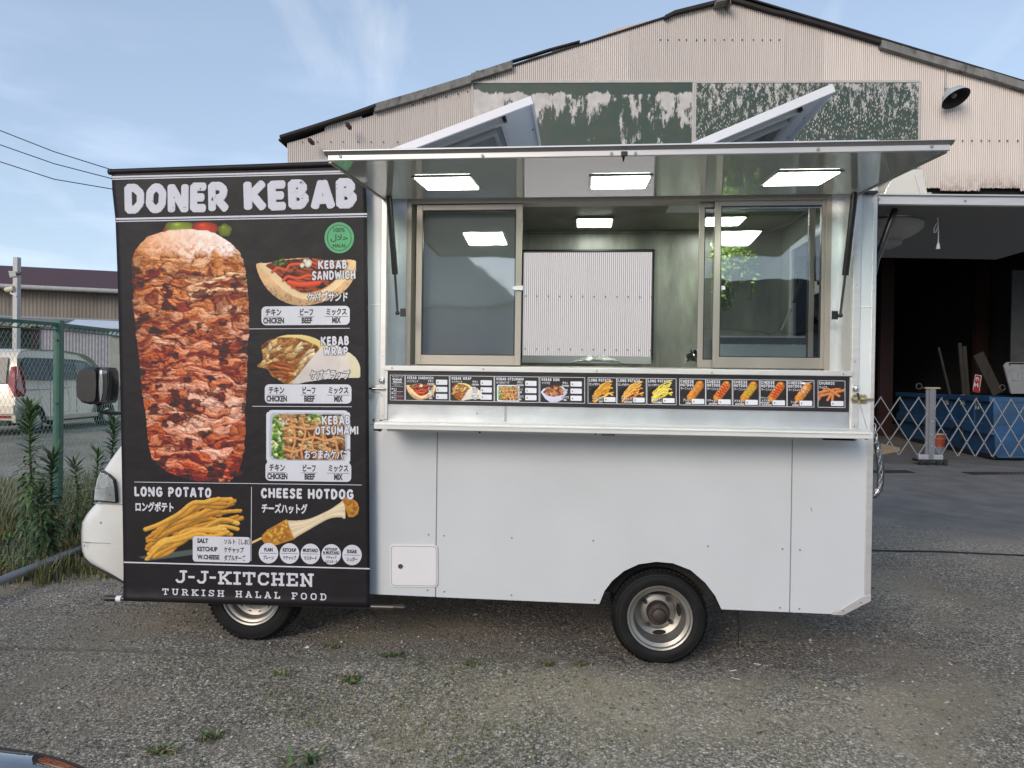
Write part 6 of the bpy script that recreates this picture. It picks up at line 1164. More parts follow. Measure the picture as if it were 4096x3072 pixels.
for (u0, u1, jp, e, k) in ((2718, 2821.7, 'プレーン', 'PLAIN', hd()), (2824, 2928.6, 'ケチャップ', 'KETCHUP', hd('#a81c14')), (2932, 3037, 'マスタード', 'MUSTARD', hd('#a8941c')), (3041, 3147, 'ケチャップ', 'KETCHUP', hd('#b02014')), (3149.5, 3256, 'シュガー', 'SUGAR', hd(None, True))):
    o, vT, vB = mkcard(u0, u1); k.put(o, mm, u0+4, vT+2, .015, lift=.001); fat('CHEESE', u0+4, u0+57, vT+4, vT+16, .19, 0, None, .0024, ol=.08, track=.10, jit=0, par=o, fmap=1, sl=.015); fat('HOTDOG', u0+4, u0+57, vT+18, vT+30, .19, 0, None, .0024, ol=.08, track=.10, jit=0, par=o, fmap=1, sl=.015); mt_(o, 'チーズハットグ', u0+5, u0+59, vT+33, vT+44, off=.02, ol=1.2)
    both = 3041 <= u0 < 3100
    if both: mt_(o, 'ケチャップ', u0+2, u0+33, vB-38, vB-30, off=.02, ol=1.1); mt_(o, '& マスタード', u0+7, u0+48, vB-28, vB-19, off=.02, ol=1.1); mt_(o, 'KETCHUP', u0+2, u0+32, vB-17, vB-11, off=.04, ol=.9); mt_(o, '& MUSTARD', u0+6, u0+46, vB-9, vB-3, off=.04, ol=.9)
    else: jw = 9*len(jp)-4; mt_(o, jp, u0+46-jw, u0+46, vB-25, vB-14, off=.02, ol=1.2); ew = {'PLAIN': 20, 'KETCHUP': 34, 'MUSTARD': 37, 'SUGAR': 26}[e]; mt_(o, e, u0+46-ew, u0+46, vB-10, vB-3, off=.04, ol=.9)
    price(o, u0+49, u0+99, vB-24, vB-4)
o, vT, vB = mkcard(3272, 3380); k = Cv(104, 52, 1.0)
for a, b_ in (((0, 48), (26, 4)), ((0, 20), (84, 2)), ((2, 34), (104, 8)), ((36, 50), (62, 8)), ((60, 8), (56, 50)), ((34, 2), (82, 32))): k.stroke([a, ((a[0]+b_[0])/2, (a[1]+b_[1])/2), b_], 5.5, c3('#b87040'), .5, 1.4)
k.put(o, mm, 3274, vT+29, .015, lift=.001); fat('CHURROS', 3277, 3338, vT+4, vT+16.5, .19, 0, None, .0022, track=.10, jit=0, par=o, fmap=1, sl=.015); mt_(o, 'チュロス', 3277, 3309, vT+21, vT+32, off=.02, ol=1.); price(o, 3324, 3374, vB-25, vB-5)
# ------------------------------------------------------------------ neighbours behind the photographer (seen mirrored in the sashes)
def house(name, x0, x1, y0, y1, ze, zr_, lab, wall, roofm, ridge='x'):
    o = top(name, ((x0+x1)/2, (y0+y1)/2, 0), lab, 'house'); box('wall', x0, x1, y0, y1, 0, ze, wall, o)
    if ridge == 'x': build(MB().prism([(x0-.4, y0-.5, ze), (x0-.4, (y0+y1)/2, zr_), (x0-.4, y1+.5, ze)], (x1-x0+.8, 0, 0)), 'roof', roofm, o)
    else: build(MB().prism([(x0-.4, y1+.3, ze), ((x0+x1)/2, y1+.3, zr_), (x1+.4, y1+.3, ze)], (0, y0-y1-.6, 0)), 'roof', roofm, o)
    for i in range(int((x1-x0)/2.2)): box('window', x0+.8+i*2.2, x0+1.7+i*2.2, y1, y1+.04, 1.2, 2.2, M['dark'], o)
M['tileroof'] = mat('dark_tile_roof', (.03, .032, .036), .6, var=.3, vs=4, bump=.01, bs=20); M['hwall'] = mat('grey_render_wall', (.58, .58, .59), .85, var=.1)
house('house', 1.5, 19, -29, -21, 3.2, 5.5, 'low house with a dark tiled roof behind the photographer', M['hwall'], M['tileroof'])
house('barn', -9.2, -2.4, -31, -23, 4.2, 7.2, 'grey gabled barn behind the photographer at the left', M['hwall'], M['hwall'], 'y')
# ------------------------------------------------------------------ hanging ivy and bags inside the truck
def leafmesh(pts, size, name, m_, parent, seed=0, droop=.4, asp=.5):
    r = np.random.default_rng(seed); V = []; F = []; cc = []
    for p in pts:
        d = r.normal(size=3)*[1, .6, .5]+[0, -.3, -droop]; d /= np.linalg.norm(d); s_ = np.cross(d, r.normal(size=3)); s_ /= np.linalg.norm(s_); l = size*r.uniform(.6, 1.3); b = len(V); up = np.cross(s_, d)
        V += [p, p+d*l*.5+s_*l*asp*.5+up*l*.06, p+d*l, p+d*l*.5-s_*l*asp*.5+up*l*.06]; F.append((b, b+1, b+2, b+3)); c = r.uniform(.6, 1.3); cc += [c]*4
    mb = MB(); mb.v = [tuple(v) for v in V]; mb.f = F; o = build(mb, name, m_, parent, norm=False); a = o.data.color_attributes.new('Col', 'FLOAT_COLOR', 'POINT'); q = np.array(cc)[:, None]*np.array(m_['base']); a.data.foreach_set('color', np.c_[q, np.ones(len(q))].astype(np.float32).ravel()); return o
def leafmat(name, base):
    mt = vcmat(name, .5, .4); mt['base'] = base; b = mt.node_tree.nodes['Principled BSDF']; b.inputs['Subsurface Weight'].default_value = 0.0; return mt
IVY = top('hanging_plant', onY(2935, 960, 1.45), 'green artificial ivy hanging on the back wall inside the food truck', 'plant'); ivm = leafmat('ivy_leaf', (.24, .36, .07)); r = np.random.default_rng(3); pts = []; st = MB()
for i in range(26):
    u = r.uniform(2862, 3020); v0 = 975+abs(u-2935)*.35+r.uniform(-10, 20); ln = {0: 300, 1: 240}.get(i % 4, 130)*(1.0 if u < 2930 else .62)*r.uniform(.7, 1.05); sp = [onY(u+6*math.sin(k*.7+i), v0+ln*k/8, 1.45-.08*math.sin(k/8*3)) for k in range(9)]; st.tube(sp, .0016, 4)
    for k in range(int(ln/5)): t_ = k/max(1, int(ln/5)-1)*8; a = int(min(t_, 7)); pts.append(sp[a]+(sp[a+1]-sp[a])*(t_-a)+r.normal(size=3)*.010)
for k in range(70): pts.append(onY(r.normal(2940, 32), r.normal(995, 26), 1.42))
for k in range(24): pts.append(onY(r.normal(2943, 8), 945+k*1.6, 1.44))
leafmesh(pts, .034, 'leaves', ivm, IVY, 4); build(st, 'stems', mat('ivy_stem', (.06, .08, .03), .7), IVY)
def crumple(name, u0, u1, v0, v1, y, m_, lab, dep=.16, seed=0):
    r = np.random.default_rng(seed); a, b_ = onY(u0, v1, y), onY(u1, v0, y); nx_, ny_ = 16, 7; V = []
    for j in range(ny_):
        for i in range(nx_): s_ = i/(nx_-1); t_ = j/(ny_-1); V.append((a[0]+(b_[0]-a[0])*s_+r.normal()*.004, y+dep*t_, a[2]+(b_[2]-a[2])*math.sin(math.pi*min(1, max(0, s_)))**.7*math.sin(math.pi*(.15+.8*t_))*r.uniform(.6, 1.05)))
    mb = MB(); mb.v = V; mb.f = [(j*nx_+i, j*nx_+i+1, (j+1)*nx_+i+1, (j+1)*nx_+i) for j in range(ny_-1) for i in range(nx_-1)]; o = build(mb, name, m_, None, norm=False); return tag(o, lab, 'plastic bag')
M['film'] = mat('clear_film', (.62, .66, .58), .25, var=.3, vs=30); M['film'].node_tree.nodes['Principled BSDF'].inputs['Alpha'].default_value = .55; M['filmdark'] = glass('smoky_film', 2.2, (.45, .47, .45), .12, .14)
crumple('plastic_bag', 2285, 2500, 1420, 1450, .36, M['film'], 'clear crumpled film lying low in the middle of the open serving window', seed=2); crumple('plastic_bag', 2745, 2815, 1385, 1450, .36, M['filmdark'], 'dark smoky bag bulging beside the double sash stile at right', seed=5)
# ------------------------------------------------------------------ accordion gate
GO_ = -.15
def gp(u, v): return onPl(u, v, FO+GO_*FN, FN)
GT = top('folding_gate', gp(3714, 1859)*[1, 1, 0], 'silver folding lattice gate on a castored post across the warehouse doorway', 'gate')
M['gatepost'] = mat('grey_gate_post', (.24, .245, .26), .5, .5, var=.1, vs=8)
M['gate'] = mat('dull_silver_gate', (.50, .50, .52), .4, .6, var=.08, vs=6)
zt_ = float(np.mean([gp(3520.5, 1589)[2], gp(3763, 1589)[2], gp(4041, 1594)[2]])); zbm = zt_-1.065; sg = lambda u: float((gp(u, 1700)-FO)@FE)
def lat(sA, sB, s_first, pitch, mod):
    h = zt_-zbm; run = 2*pitch; n0 = int((sA-s_first)/pitch)-3; n1 = int((sB-s_first)/pitch)+3
    for k in range(n0, n1):
        for sgn in (1, -1):
            a = s_first+k*pitch; t0, t1 = 0., 1.
            lo, hi_ = ((sA-a)/(sgn*run), (sB-a)/(sgn*run)); lo, hi_ = min(lo, hi_), max(lo, hi_); t0 = max(t0, lo); t1 = min(t1, hi_)
            if t1-t0 < .06: continue
            p = FW(a+sgn*run*t0, zt_-h*t0, GO_+(.012 if sgn > 0 else -.012)); q = FW(a+sgn*run*t1, zt_-h*t1, GO_+(.012 if sgn > 0 else -.012)); build(MB().bar(p, q, .009, .030, up=FN), 'lattice_bar', M['gate'], GT)
    rv = MB()
    for k in range(n0, n1):
        for j in range(5):
            s_ = s_first+(k+.5*(j % 2))*pitch
            if sA < s_ < sB: p = FW(s_, zt_-h*j/4, GO_-.018); rv.cyl(p, p-FN*.012, .012, n=8)
    build(rv, 'rivets', mat('gate_rivet', (.18, .18, .18), .5, .5), GT, kind='stuff')
pl = sg(3596)-sg(3520.5); prr = (sg(4041)-sg(3763))/4
lat(sg(3380), sg(3706), sg(3520.5), pl, 0); lat(sg(3735), sg(3735)+prr*9, sg(3763), prr, 0)
for du, w_ in ((3708, .06), (3722, .085), (3733, .06)):
    p = gp(du, 1700); p[2] = 0; a = p+[0, 0, .09]; zz_ = gp(3722, 1554)[2]; build(MB().obox(p+FN*(-.03 if du == 3722 else .0)+np.array([0, 0, (zz_+.09)/2]), FE*w_/2, FN*.02, (0, 0, (zz_-.09)/2)), 'gate_post', M['gatepost'], GT, bevel=.004)
p = gp(3722, 1700); p[2] = 0
build(MB().obox(p+np.array([0, 0, zz_+.01]), FE*.14, FN*.05, (0, 0, .014)), 'post_cap', M['brass'], GT); build(MB().obox(p+np.array([.0, 0, .14]), FE*.22, FN*.04, (0, 0, .05)), 'foot_bracket', M['gate'], GT, bevel=.01); build(MB().obox(p+np.array([0, 0, .085]), FE*.27, FN*.11, (0, 0, .018)), 'foot_plate', M['chassis'], GT)
for s_ in (-.22, -.09, .09, .21): build(MB().cyl(p+FE*s_-FN*.13+[0, 0, .036], p+FE*s_-FN*.09+[0, 0, .036], .036, n=14), 'castor', M['black'], GT, smooth=True)
for z_ in (.35, .55, .8): build(MB().cyl(p+FE*.0-FN*.055+[0, 0, z_], p-FN*.065+[0, 0, z_], .014, n=8), 'post_bolt', M['zinc'], GT)
# drain grates at the threshold
for u0, u1, v in ((3480, 3642, 1886), (3870, 4200, 1893)):
    a, b_ = onZ(u0, v, .006), onZ(u1, v, .006); L2 = np.linalg.norm(b_-a); n = int(L2/.07); mb = MB(); mb.obox((a+b_)/2-[0, 0, .004], (b_-a)/2, FN*.16, (0, 0, .002), 0); G_ = build(mb, 'drain_grate', M['chassis']); tag(G_, 'dark steel drain grate set in the asphalt, %s' % ('nearer the truck corner' if u0 < 3600 else 'in front of the blue skip'), 'grate', 'drain grates by the doorway')
    mb = MB()
    for i in range(n+1): q = a+(b_-a)*i/n; mb.obox(q, FE*.008, FN*.16, (0, 0, .004))
    for s_ in (-.15, -.05, .05, .15): mb.obox((a+b_)/2+FN*s_, (b_-a)/2, FN*.006, (0, 0, .0045))
    build(mb, 'grate_bars', M['hub'], G_, kind='stuff')
# ------------------------------------------------------------------ blue skip
B_ = onZ(3983, 1843, 0); A_ = onZ(3605, 1757, 0); rt = FE*3.2; SK = top('skip', (A_+B_)/2+rt/2, 'large blue steel waste skip with brushed white characters behind the gate', 'skip')
side = (B_-A_)/np.linalg.norm(B_-A_); on = np.array([side[1], -side[0], 0]); on = on if on@(CAM-B_) > 0 else -on
M['blue'] = mat('worn_blue_paint', (.018, .072, .17), .5, var=.25, vs=3, dirt=(.035, .06, .07), dirt_amt=.75, ds=2.2)
lv = [(.06, -.05), (.10, 0), (.50, .03), (.51, .10), (.70, .10), (.71, .05), (1.14, .06), (1.15, .13), (1.25, .13), (1.25, .05), (1.25, .02)]
base = [A_, B_, B_+rt, A_+rt]; outd = [(on-side*0), (on), (FE), (FE)]; outv = [on-side, on+side*.0-FN*.9, FE-FN, FE+FN]; V = []
for z_, o_ in lv: V += [b_+d*o_+np.array([0, 0, z_]) for b_, d in zip(base, (on-side*.8, on*1., FE-FN, FE+FN))]
n = 4; mb = MB(); mb.add(V, [(j*n+i, j*n+(i+1) % n, (j+1)*n+(i+1) % n, (j+1)*n+i) for j in range(len(lv)-1) for i in range(n)]); build(mb, 'skip_shell', M['blue'], SK, bevel=.006)
build(MB().add([b_+np.array([0, 0, .9]) for b_ in base], [(0, 1, 2, 3)]), 'load_floor', M['insidewall'], SK); build(MB().prism([b_+np.array([0, 0, .02]) for b_ in [A_+side*.4, B_-side*.1, B_+rt, A_+rt]], (0, 0, .06)), 'skid', M['chassis'], SK)
for t_ in (.36, .62, .84): q = A_+(B_-A_)*t_; build(MB().obox(q+on*.06+np.array([0, 0, .92]), side*.03, on*.012, (0, 0, .22)), 'rib', M['blue'], SK)
def ringat(p, r_, m_, par): build(MB().tube([p+np.array([FE[0]*r_*math.cos(a), FE[1]*r_*math.cos(a), r_*math.sin(a)]) for a in np.linspace(0, 2*math.pi, 15)], .012, 6), 'lifting_eye', m_, par, smooth='all')
ringat(onPl(3676, 1545, B_+rt*.5, FN), .055, M['hub'], SK); ringat(onPl(4009, 1551, B_, FN), .055, M['hub'], SK)
pp, pn = B_+on*.075, on
def skmap(lift): return lambda u, v: onPl(u, v, pp+on*lift, pn)
for s, q in (('産', (3777, 3797, 1577, 1619)), ('業', (3839, 3861, 1578, 1621)), ('廃', (3897, 3928, 1588, 1637))): txt(SK, skmap, s, q[0], q[1], q[2], q[3], 0, mat('chalky_white_paint', (.62, .66, .72), .8, dirt=(.05, .12, .2), dirt_amt=.5, ds=14), .012, lift=.004)
BK = top('bucket', onZ(3754, 1812, 0), 'orange bucket with a pale lower band standing beside the blue skip', 'bucket'); c_ = onZ(3754, 1812, 0)
build(MB().lathe([(.001, .14), (.118, .14), (.135, .39), (.142, .395), (.142, .41), (.13, .41), (.11, .2)], c_, 'z', 24), 'bucket_body', mat('faded_orange_plastic', (.28, .055, .025), .5, var=.2, vs=12), BK, smooth=True)
build(MB().lathe([(.001, 0), (.112, 0), (.118, .14), (.11, .14)], c_, 'z', 24), 'bucket_base', mat('blue_grey_plastic', (.16, .19, .23), .5), BK, smooth=True); build(MB().lathe([(.134, .31), (.137, .315), (.134, .32)], c_, 'z', 24).lathe([(.145, .40), (.150, .40), (.150, .42), (.145, .42)], c_, 'z', 24), 'bucket_rim', M['lampframe'], BK, smooth=True)
HS = build(MB().tube([onPl(u, v, pp+on*.03, pn) for u, v in ((3790, 1760), (3800, 1735), (3816, 1710), (3832, 1700), (3846, 1708), (3852, 1735), (3848, 1762), (3845, 1775))], .014, 8), 'hose', M['black'], None, smooth='all'); tag(HS, 'black hose looped against the side of the blue skip', 'hose')
# stuff standing in the skip
yq = A_+rt*.3
def spl(u, v, dd=0.): return onPl(u, v, (A_+B_)/2+rt*.25+FN*dd, FN)
M['oldwood'] = mat('weathered_timber', (.024, .021, .017), .9, var=.3, vs=4, stretch=(3, 3, .6), dirt=(.03, .027, .025), dirt_amt=.6, ds=5)
for a, b_, w_, lab in (((3912, 1415), (3990, 1575), .24, 'wide weathered plank leaning to the left over the blue skip'), ((3838, 1372), (3856, 1580), .07, 'thin grey batten upright in the skip, left of a close pair'), ((3856, 1385), (3871, 1580), .08, 'thin grey batten upright in the skip, right of a close pair'), ((3754, 1390), (3800, 1580), .04, 'faint thin dark pole slanting in the gloom of the doorway')):
    tag(build(MB().bar(spl(*a), spl(*b_), w_, .04, up=FN), 'plank', M['oldwood']), lab, 'plank', 'timber leaning in the skip')
PA = top('white_panel', spl(4060, 1560), 'pale discarded board leaning in the skip at the right picture edge', 'board'); P = [spl(u, v) for u, v in ((4016, 1461), (4030, 1448), (4180, 1450), (4200, 1575), (4046, 1575))]; build(MB().prism(P, FN*.05), 'board_face', mat('dirty_white_board', (.24, .255, .27), .6, dirt=(.15, .15, .14), dirt_amt=.6, ds=5), PA, bevel=.005)
build(MB().tube([spl(4040, 1461, -.03), spl(4038, 1452, -.03), spl(4200, 1454, -.03)], .012, 6), 'board_edge_strip', M['black'], PA); build(MB().prism([spl(u, v, -.01) for u, v in ((4044, 1490), (4150, 1486), (4150, 1520), (4052, 1522))], FN*.005), 'worn_label', mat('faded_label', (.24, .26, .27), .7, var=.25, vs=12), PA)
SG = top('red_sign', spl(3907, 1560, -.3), 'tilted narrow red sign with white characters standing in the blue skip', 'sign'); P = [spl(u, v, -.3) for u, v in ((3901, 1497.5), (3927, 1502), (3918, 1572), (3890, 1566))]; build(MB().prism(P, FN*.015), 'sign_plate', mat('red_sign_paint', (.25, .008, .012), .5, var=.1), SG)
def sgm(lift): return lambda u, v: spl(u, v, -.3-lift)
wm = mat('sign_white', (.5, .5, .5), .6)
for a, b_ in (((3902, 1499), (3926, 1503)), ((3902, 1499), (3892, 1558)), ((3925.5, 1503), (3917, 1565))): put(*line(*a, *b_, 1.8), 'sign_border', wm, SG, sgm(.004))
for s, q in (('条', (3901, 3919, 1507, 1524)), ('H', (3897.5, 3913, 1530, 1547))): txt(SG, sgm, s, q[0], q[1], q[2], q[3], .15, wm, .03, lift=.005)
# fold-down plank at the back of the truck
SH = top('wooden_shelf', (XR+.2, .95, 1.05), 'small wooden shelf board on white brackets behind the truck corner', 'shelf'); z_ = Z(3560, 1790, .75)
build(MB().prism([(XR+.01, .55, z_), (X(3540, 1790, .55), .55, z_), (X(3600, 1800, .75), .75, z_), (X(3600, 1800, .75), 1.2, z_), (XR+.01, 1.2, z_)], (0, 0, -.022)), 'shelf_board', mat('fresh_timber', (.42, .27, .15), .6, var=.15, vs=5, stretch=(1, 8, 1)), SH); build(MB().box(XR, XR+.22, .66, .70, z_-.042, z_-.024).bar((XR, .66, z_-.04), (XR+.2, .70, z_-.07), .012, .012), 'bracket', M['plastic'], SH)
# ------------------------------------------------------------------ left: fence, van, buildings, pole, wires
def cpt(u, d): p = atD(u, 1500, d); return np.array([p[0], p[1], 0])
F0, F1, F2 = cpt(0, 6.3), cpt(226, 6.8), cpt(480, 7.8); dF = (F1-F0); Fm = F0-dF*1.6; F3 = F2+(F2-F1)*1.5
M['fgreen'] = mat('green_fence_steel', (.035, .14, .10), .45, var=.15, vs=8, dirt=(.10, .13, .11), dirt_amt=.4, ds=10); M['wire'] = mat('green_coated_wire', (.20, .34, .31), .5, var=.2, vs=20)
FNC = top('chain_link_fence', F1, 'green chain-link fence on angle posts at the left, weeds at its foot', 'fence')
zt_ = 1.95; zb_ = .18
segs = [(Fm, F1), (F1, F3)]
tp = [(F0, Z(0, 1280, F0[1])), (F1, Z(226, 1297, F1[1])), (F2, Z(480, 1325, F2[1]))]; zt_ = float(np.mean([q[1] for q in tp])); print('fence tops', [round(q[1], 3) for q in tp])
for a, b_ in segs:
    d = (b_-a); Ld = np.linalg.norm(d); d /= Ld; nn = np.array([-d[1], d[0], 0])
    build(MB().bar(a+[0, 0, zt_], b_+[0, 0, zt_], .035, .03), 'top_rail', M['fgreen'], FNC); build(MB().bar(a+[0, 0, zt_-.055], b_+[0, 0, zt_-.055], .012, .012), 'top_rail', M['fgreen'], FNC)
    mb = MB(); k = int(Ld/.075)
    for i in range(k): p = a+d*(i*Ld/k); mb.bar(p+[0, 0, zt_-.055], p+d*(Ld/k)*.6+[0, 0, zt_-.012], .008, .008)
    build(mb, 'rail_lattice', M['fgreen'], FNC, kind='stuff'); build(MB().bar(a+[0, 0, zb_], b_+[0, 0, zb_], .03, .03), 'bottom_rail', M['fgreen'], FNC)
    # woven wires: each vertical zigzag interlocks with its neighbour
    pw, ph = .040, .084; mb = MB(); nz_ = int((zt_-.05-zb_)/(ph/2)); nw = int(Ld/pw)
    for i in range(nw):
        for j in range(nz_):
            sg0 = (j+0) % 2; p = a+d*(i*pw+(pw*.5 if sg0 else -pw*.02))+nn*(.002 if sg0 else -.002)+np.array([0, 0, zb_+j*ph/2]); q = a+d*(i*pw+(pw*.5 if not sg0 else -pw*.02))+nn*(-.002 if sg0 else .002)+np.array([0, 0, zb_+(j+1)*ph/2])
            mb.cyl(p, q, .0012, n=3, cap=False); off = d*pw*.5
            mb.cyl(p*[1, 1, 1]+d*(pw*.5*(1 if not sg0 else -1))+off, q+d*(pw*.5*(-1 if not sg0 else 1))+off, .0012, n=3, cap=False)
    build(mb, 'wire_mesh', M['wire'], FNC, kind='stuff', norm=False)
for q, dd in ((F1, 0), (Fm, 0), (F3, 0)):
    d = (F2-F1)/np.linalg.norm(F2-F1); nn = np.array([-d[1], d[0], 0]); rr_ = np.array([CR[0], CR[1], 0]); build(MB().obox(q+[0, 0, zt_/2+.02], rr_*.030, CF*[1, 1, 0]*.004, (0, 0, zt_/2+.02)).obox(q+rr_*.03+CF*[1, 1, 0]*.03+[0, 0, zt_/2+.02], rr_*.004, CF*[1, 1, 0]*.03, (0, 0, zt_/2+.02)), 'post', M['fgreen'], FNC)
    for z_ in (.6, 1.2, 1.8): p_ = q+np.array([0, 0, z_])-CF*[1, 1, 0]*.006+rr_*.008; build(MB().cyl(p_, p_-CF*[1, 1, 0]*.012, .010, n=8), 'bolt', M['fgreen'], FNC)
# pipe rails
PR = build(MB().tube([atD(-160, 2385, 4.45), atD(0, 2325, 4.77), atD(304, 2203, 5.6), atD(420, 2160, 6.1)], .030, 14), 'pipe_rail', mat('grey_steel_pipe', (.26, .28, .31), .4, .3, var=.15, vs=9), None, smooth='all'); tag(PR, 'grey steel pipe lying in the grass in front of the truck bumper', 'pipe')
PR = build(MB().tube([atD(-100, 2036, 7.6), atD(0, 2009, 7.8), atD(106, 1982, 8.1), atD(260, 1940, 8.6)], .03, 12), 'pipe_rail', M['gate'], None, smooth='all'); tag(PR, 'second grey pipe on the ground beyond the green mesh fence', 'pipe')
# van
r0 = onZ(140, 1735, 0); hd_ = np.array([CF[0], CF[1], 0]); hd_ /= np.linalg.norm(hd_); lf = np.array([-hd_[1], hd_[0], 0]); VN = top('parked_van', r0+hd_*1.5+lf*.85, 'beige minivan with dark windows parked behind the green fence', 'van')
def vp(l, z, y=0.): return r0+hd_*l+lf*y+np.array([0, 0, z])
pf = [(-.95+.28, .30), (-.99+.28, .55), (-.97+.28, .92), (-.93+.28, 1.15), (-.86+.28, 1.5), (-.76+.28, 1.86), (-.62+.28, 1.98), (.0, 2.04), (1.3, 2.05), (2.2, 1.98), (2.55, 1.84), (3.1, 1.36), (3.3, 1.22), (3.85, 1.05), (3.98, .80), (3.98, .32)]
M['vanpaint'] = mat('beige_pearl_paint', (.78, .69, .56), .28, .15, var=.03, vs=2, coat=.6); M['vanglass'] = mat('dark_van_glass', (.008, .009, .011), .08, var=.1, spec=.3); M['redlens'] = mat('red_lamp_lens', (.32, .006, .012), .12, var=.3, vs=14, coat=.6)
V = []; nP = len(pf)
for y_, ins in ((0.10, 1), (0.02, .35), (-.0, 0), (.0, 0), (1.72, 0), (1.70, .35), (1.62, 1)):
    for l, z in pf: tumble = .14*max(0, (z-1.15)/.9); V.append(vp(l+(.05*ins if l < 0 else -.12*ins if l > 3 else 0), z-(.03*ins if z > 1.9 else 0), y_+(tumble if y_ < .5 else -tumble)))
mb = MB(); mb.add(V, [(j*nP+i, j*nP+(i+1) % nP, (j+1)*nP+(i+1) % nP, (j+1)*nP+i) for j in range(6) for i in range(nP)]+[tuple(range(nP))[::-1], tuple(range(6*nP, 7*nP))]); build(mb, 'body', M['vanpaint'], VN, smooth=True)
def vside(name, pts, m_, off=.012, th=.02): return build(MB().prism([vp(l, z, .14*max(0, (z-1.15)/.9)-off) for l, z in pts], lf*th), name, m_, VN)
o = vside('side_window', [(-.36, 1.32), (-.40, 1.45), (-.34, 1.76), (-.22, 1.83), (1.7, 1.83), (2.2, 1.78), (2.75, 1.40), (2.7, 1.30), (.8, 1.29)], M['vanglass']); 
for l in (.60, 1.62): vside('window_pillar', [(l, 1.31), (l+.06, 1.31), (l+.04, 1.82), (l-.02, 1.82)], M['black'], .016, .01)
vside('window_reflection_panel', [(1.72, 1.36), (2.35, 1.36), (2.1, 1.72), (1.7, 1.74)], mat('pale_reflection', (.30, .34, .32), .6), .0145, .002)  # pale panel colours a reflection into the van's side glass
for l in (.58, 1.66, 2.75): vside('door_seam', [(l, .42), (l+.012, .42), (l+.012, 1.28), (l, 1.28)], M['seam'], .003, .01)
vside('door_rail', [(-.4, 1.05), (.6, 1.05), (.6, 1.07), (-.4, 1.07)], M['seam'], .003, .01); vside('sill_skirt', [(.5, .30), (2.6, .30), (2.6, .40), (.5, .40)], M['vanpaint'], .02, .05)
for l in (1.15, 1.55): vside('door_handle', [(l, 1.08), (l+.22, 1.08), (l+.22, 1.12), (l, 1.12)], M['vanpaint'], .03, .02); 
P = [vp(-0.420, .92, -.012), vp(-0.680, .90, .0), vp(-0.675, 1.1, .0), vp(-0.600, 1.45, .04), vp(-0.540, 1.62, .07), vp(-0.440, 1.58, .05), vp(-0.380, 1.30, .01), vp(-0.380, 1.05, -.01)]
build(MB().prism(P, -lf*.03), 'tail_light', M['redlens'], VN, bevel=.008); build(MB().prism([vp(-0.710, .92, .0), vp(-0.700, 1.1, .0), vp(-0.620, 1.45, .05), vp(-0.560, 1.62, .08), vp(-0.590, 1.60, .17), vp(-0.680, 1.2, .17), vp(-0.720, .92, .12)], -hd_*.02), 'tail_light', M['redlens'], VN)
build(MB().prism([vp(-0.690, 1.22, .22), vp(-0.620, 1.48, .24), vp(-0.520, 1.82, .28), vp(-0.520, 1.82, 1.46), vp(-0.620, 1.48, 1.5), vp(-0.690, 1.22, 1.52)], -hd_*.015), 'rear_window', M['vanglass'], VN)
build(MB().prism([vp(-0.710, .42, .10), vp(-0.710, .42, .40), vp(-0.710, .47, .40), vp(-0.710, .47, .10)], -hd_*.02), 'reflector', M['redlens'], VN); build(MB().prism([vp(-0.720, .5, 0), vp(-0.720, .5, 1.72), vp(-0.720, .72, 1.72), vp(-0.720, .72, 0)], -hd_*.03), 'rear_bumper', M['vanpaint'], VN, bevel=.02)
build(MB().prism([vp(-0.720, 1.12, .55), vp(-0.720, 1.12, 1.2), vp(-0.710, 1.17, 1.2), vp(-0.710, 1.17, .55)], -hd_*.02), 'tailgate_trim', M['zinc'], VN)
for l in (0, 3.05):
    c_ = vp(l, .33, .02); mb = MB(); a_ = [c_+hd_*.40*math.cos(k*math.pi/10)+np.array([0, 0, .40*math.sin(k*math.pi/10)-.02]) for k in range(11)]; build(MB().prism(a_, -lf*.0+lf*.03), 'wheel_arch', M['dark'], VN) if False else None
    build(MB().prism([p-lf*.025 for p in a_], lf*.02), 'wheel_arch', M['dark'], VN)
    o = build(cone(MB(), c_-lf*.03, lf, [(.19, 0), (.30, -.005), (.325, .03), (.325, .2), (.1, .2)], 32), 'wheel', M['rubber'], VN, smooth=True); build(cone(MB(), c_-lf*.035, lf, [(.0005, .01), (.06, 0), (.19, .012), (.2, 0)], 24), 'rim', M['zinc'], o, smooth=True); build(cone(MB(), c_+lf*1.42, lf, [(.0005, 0), (.30, 0), (.325, .03), (.325, .2), (.1, .2)], 24), 'far_wheel', M['rubber'], VN, smooth=True)
build(MB().prism([vp(-.8, .24, .1), vp(3.8, .24, .1), vp(3.8, .24, 1.6), vp(-.8, .24, 1.6)], (0, 0, .12)), 'underbody', M['chassis'], VN); build(MB().prism([vp(-.60, 2.0, .86), vp(-.40, 2.04, .86), vp(-.62, 2.16, .86)], lf*.03), 'roof_antenna', M['black'], VN)
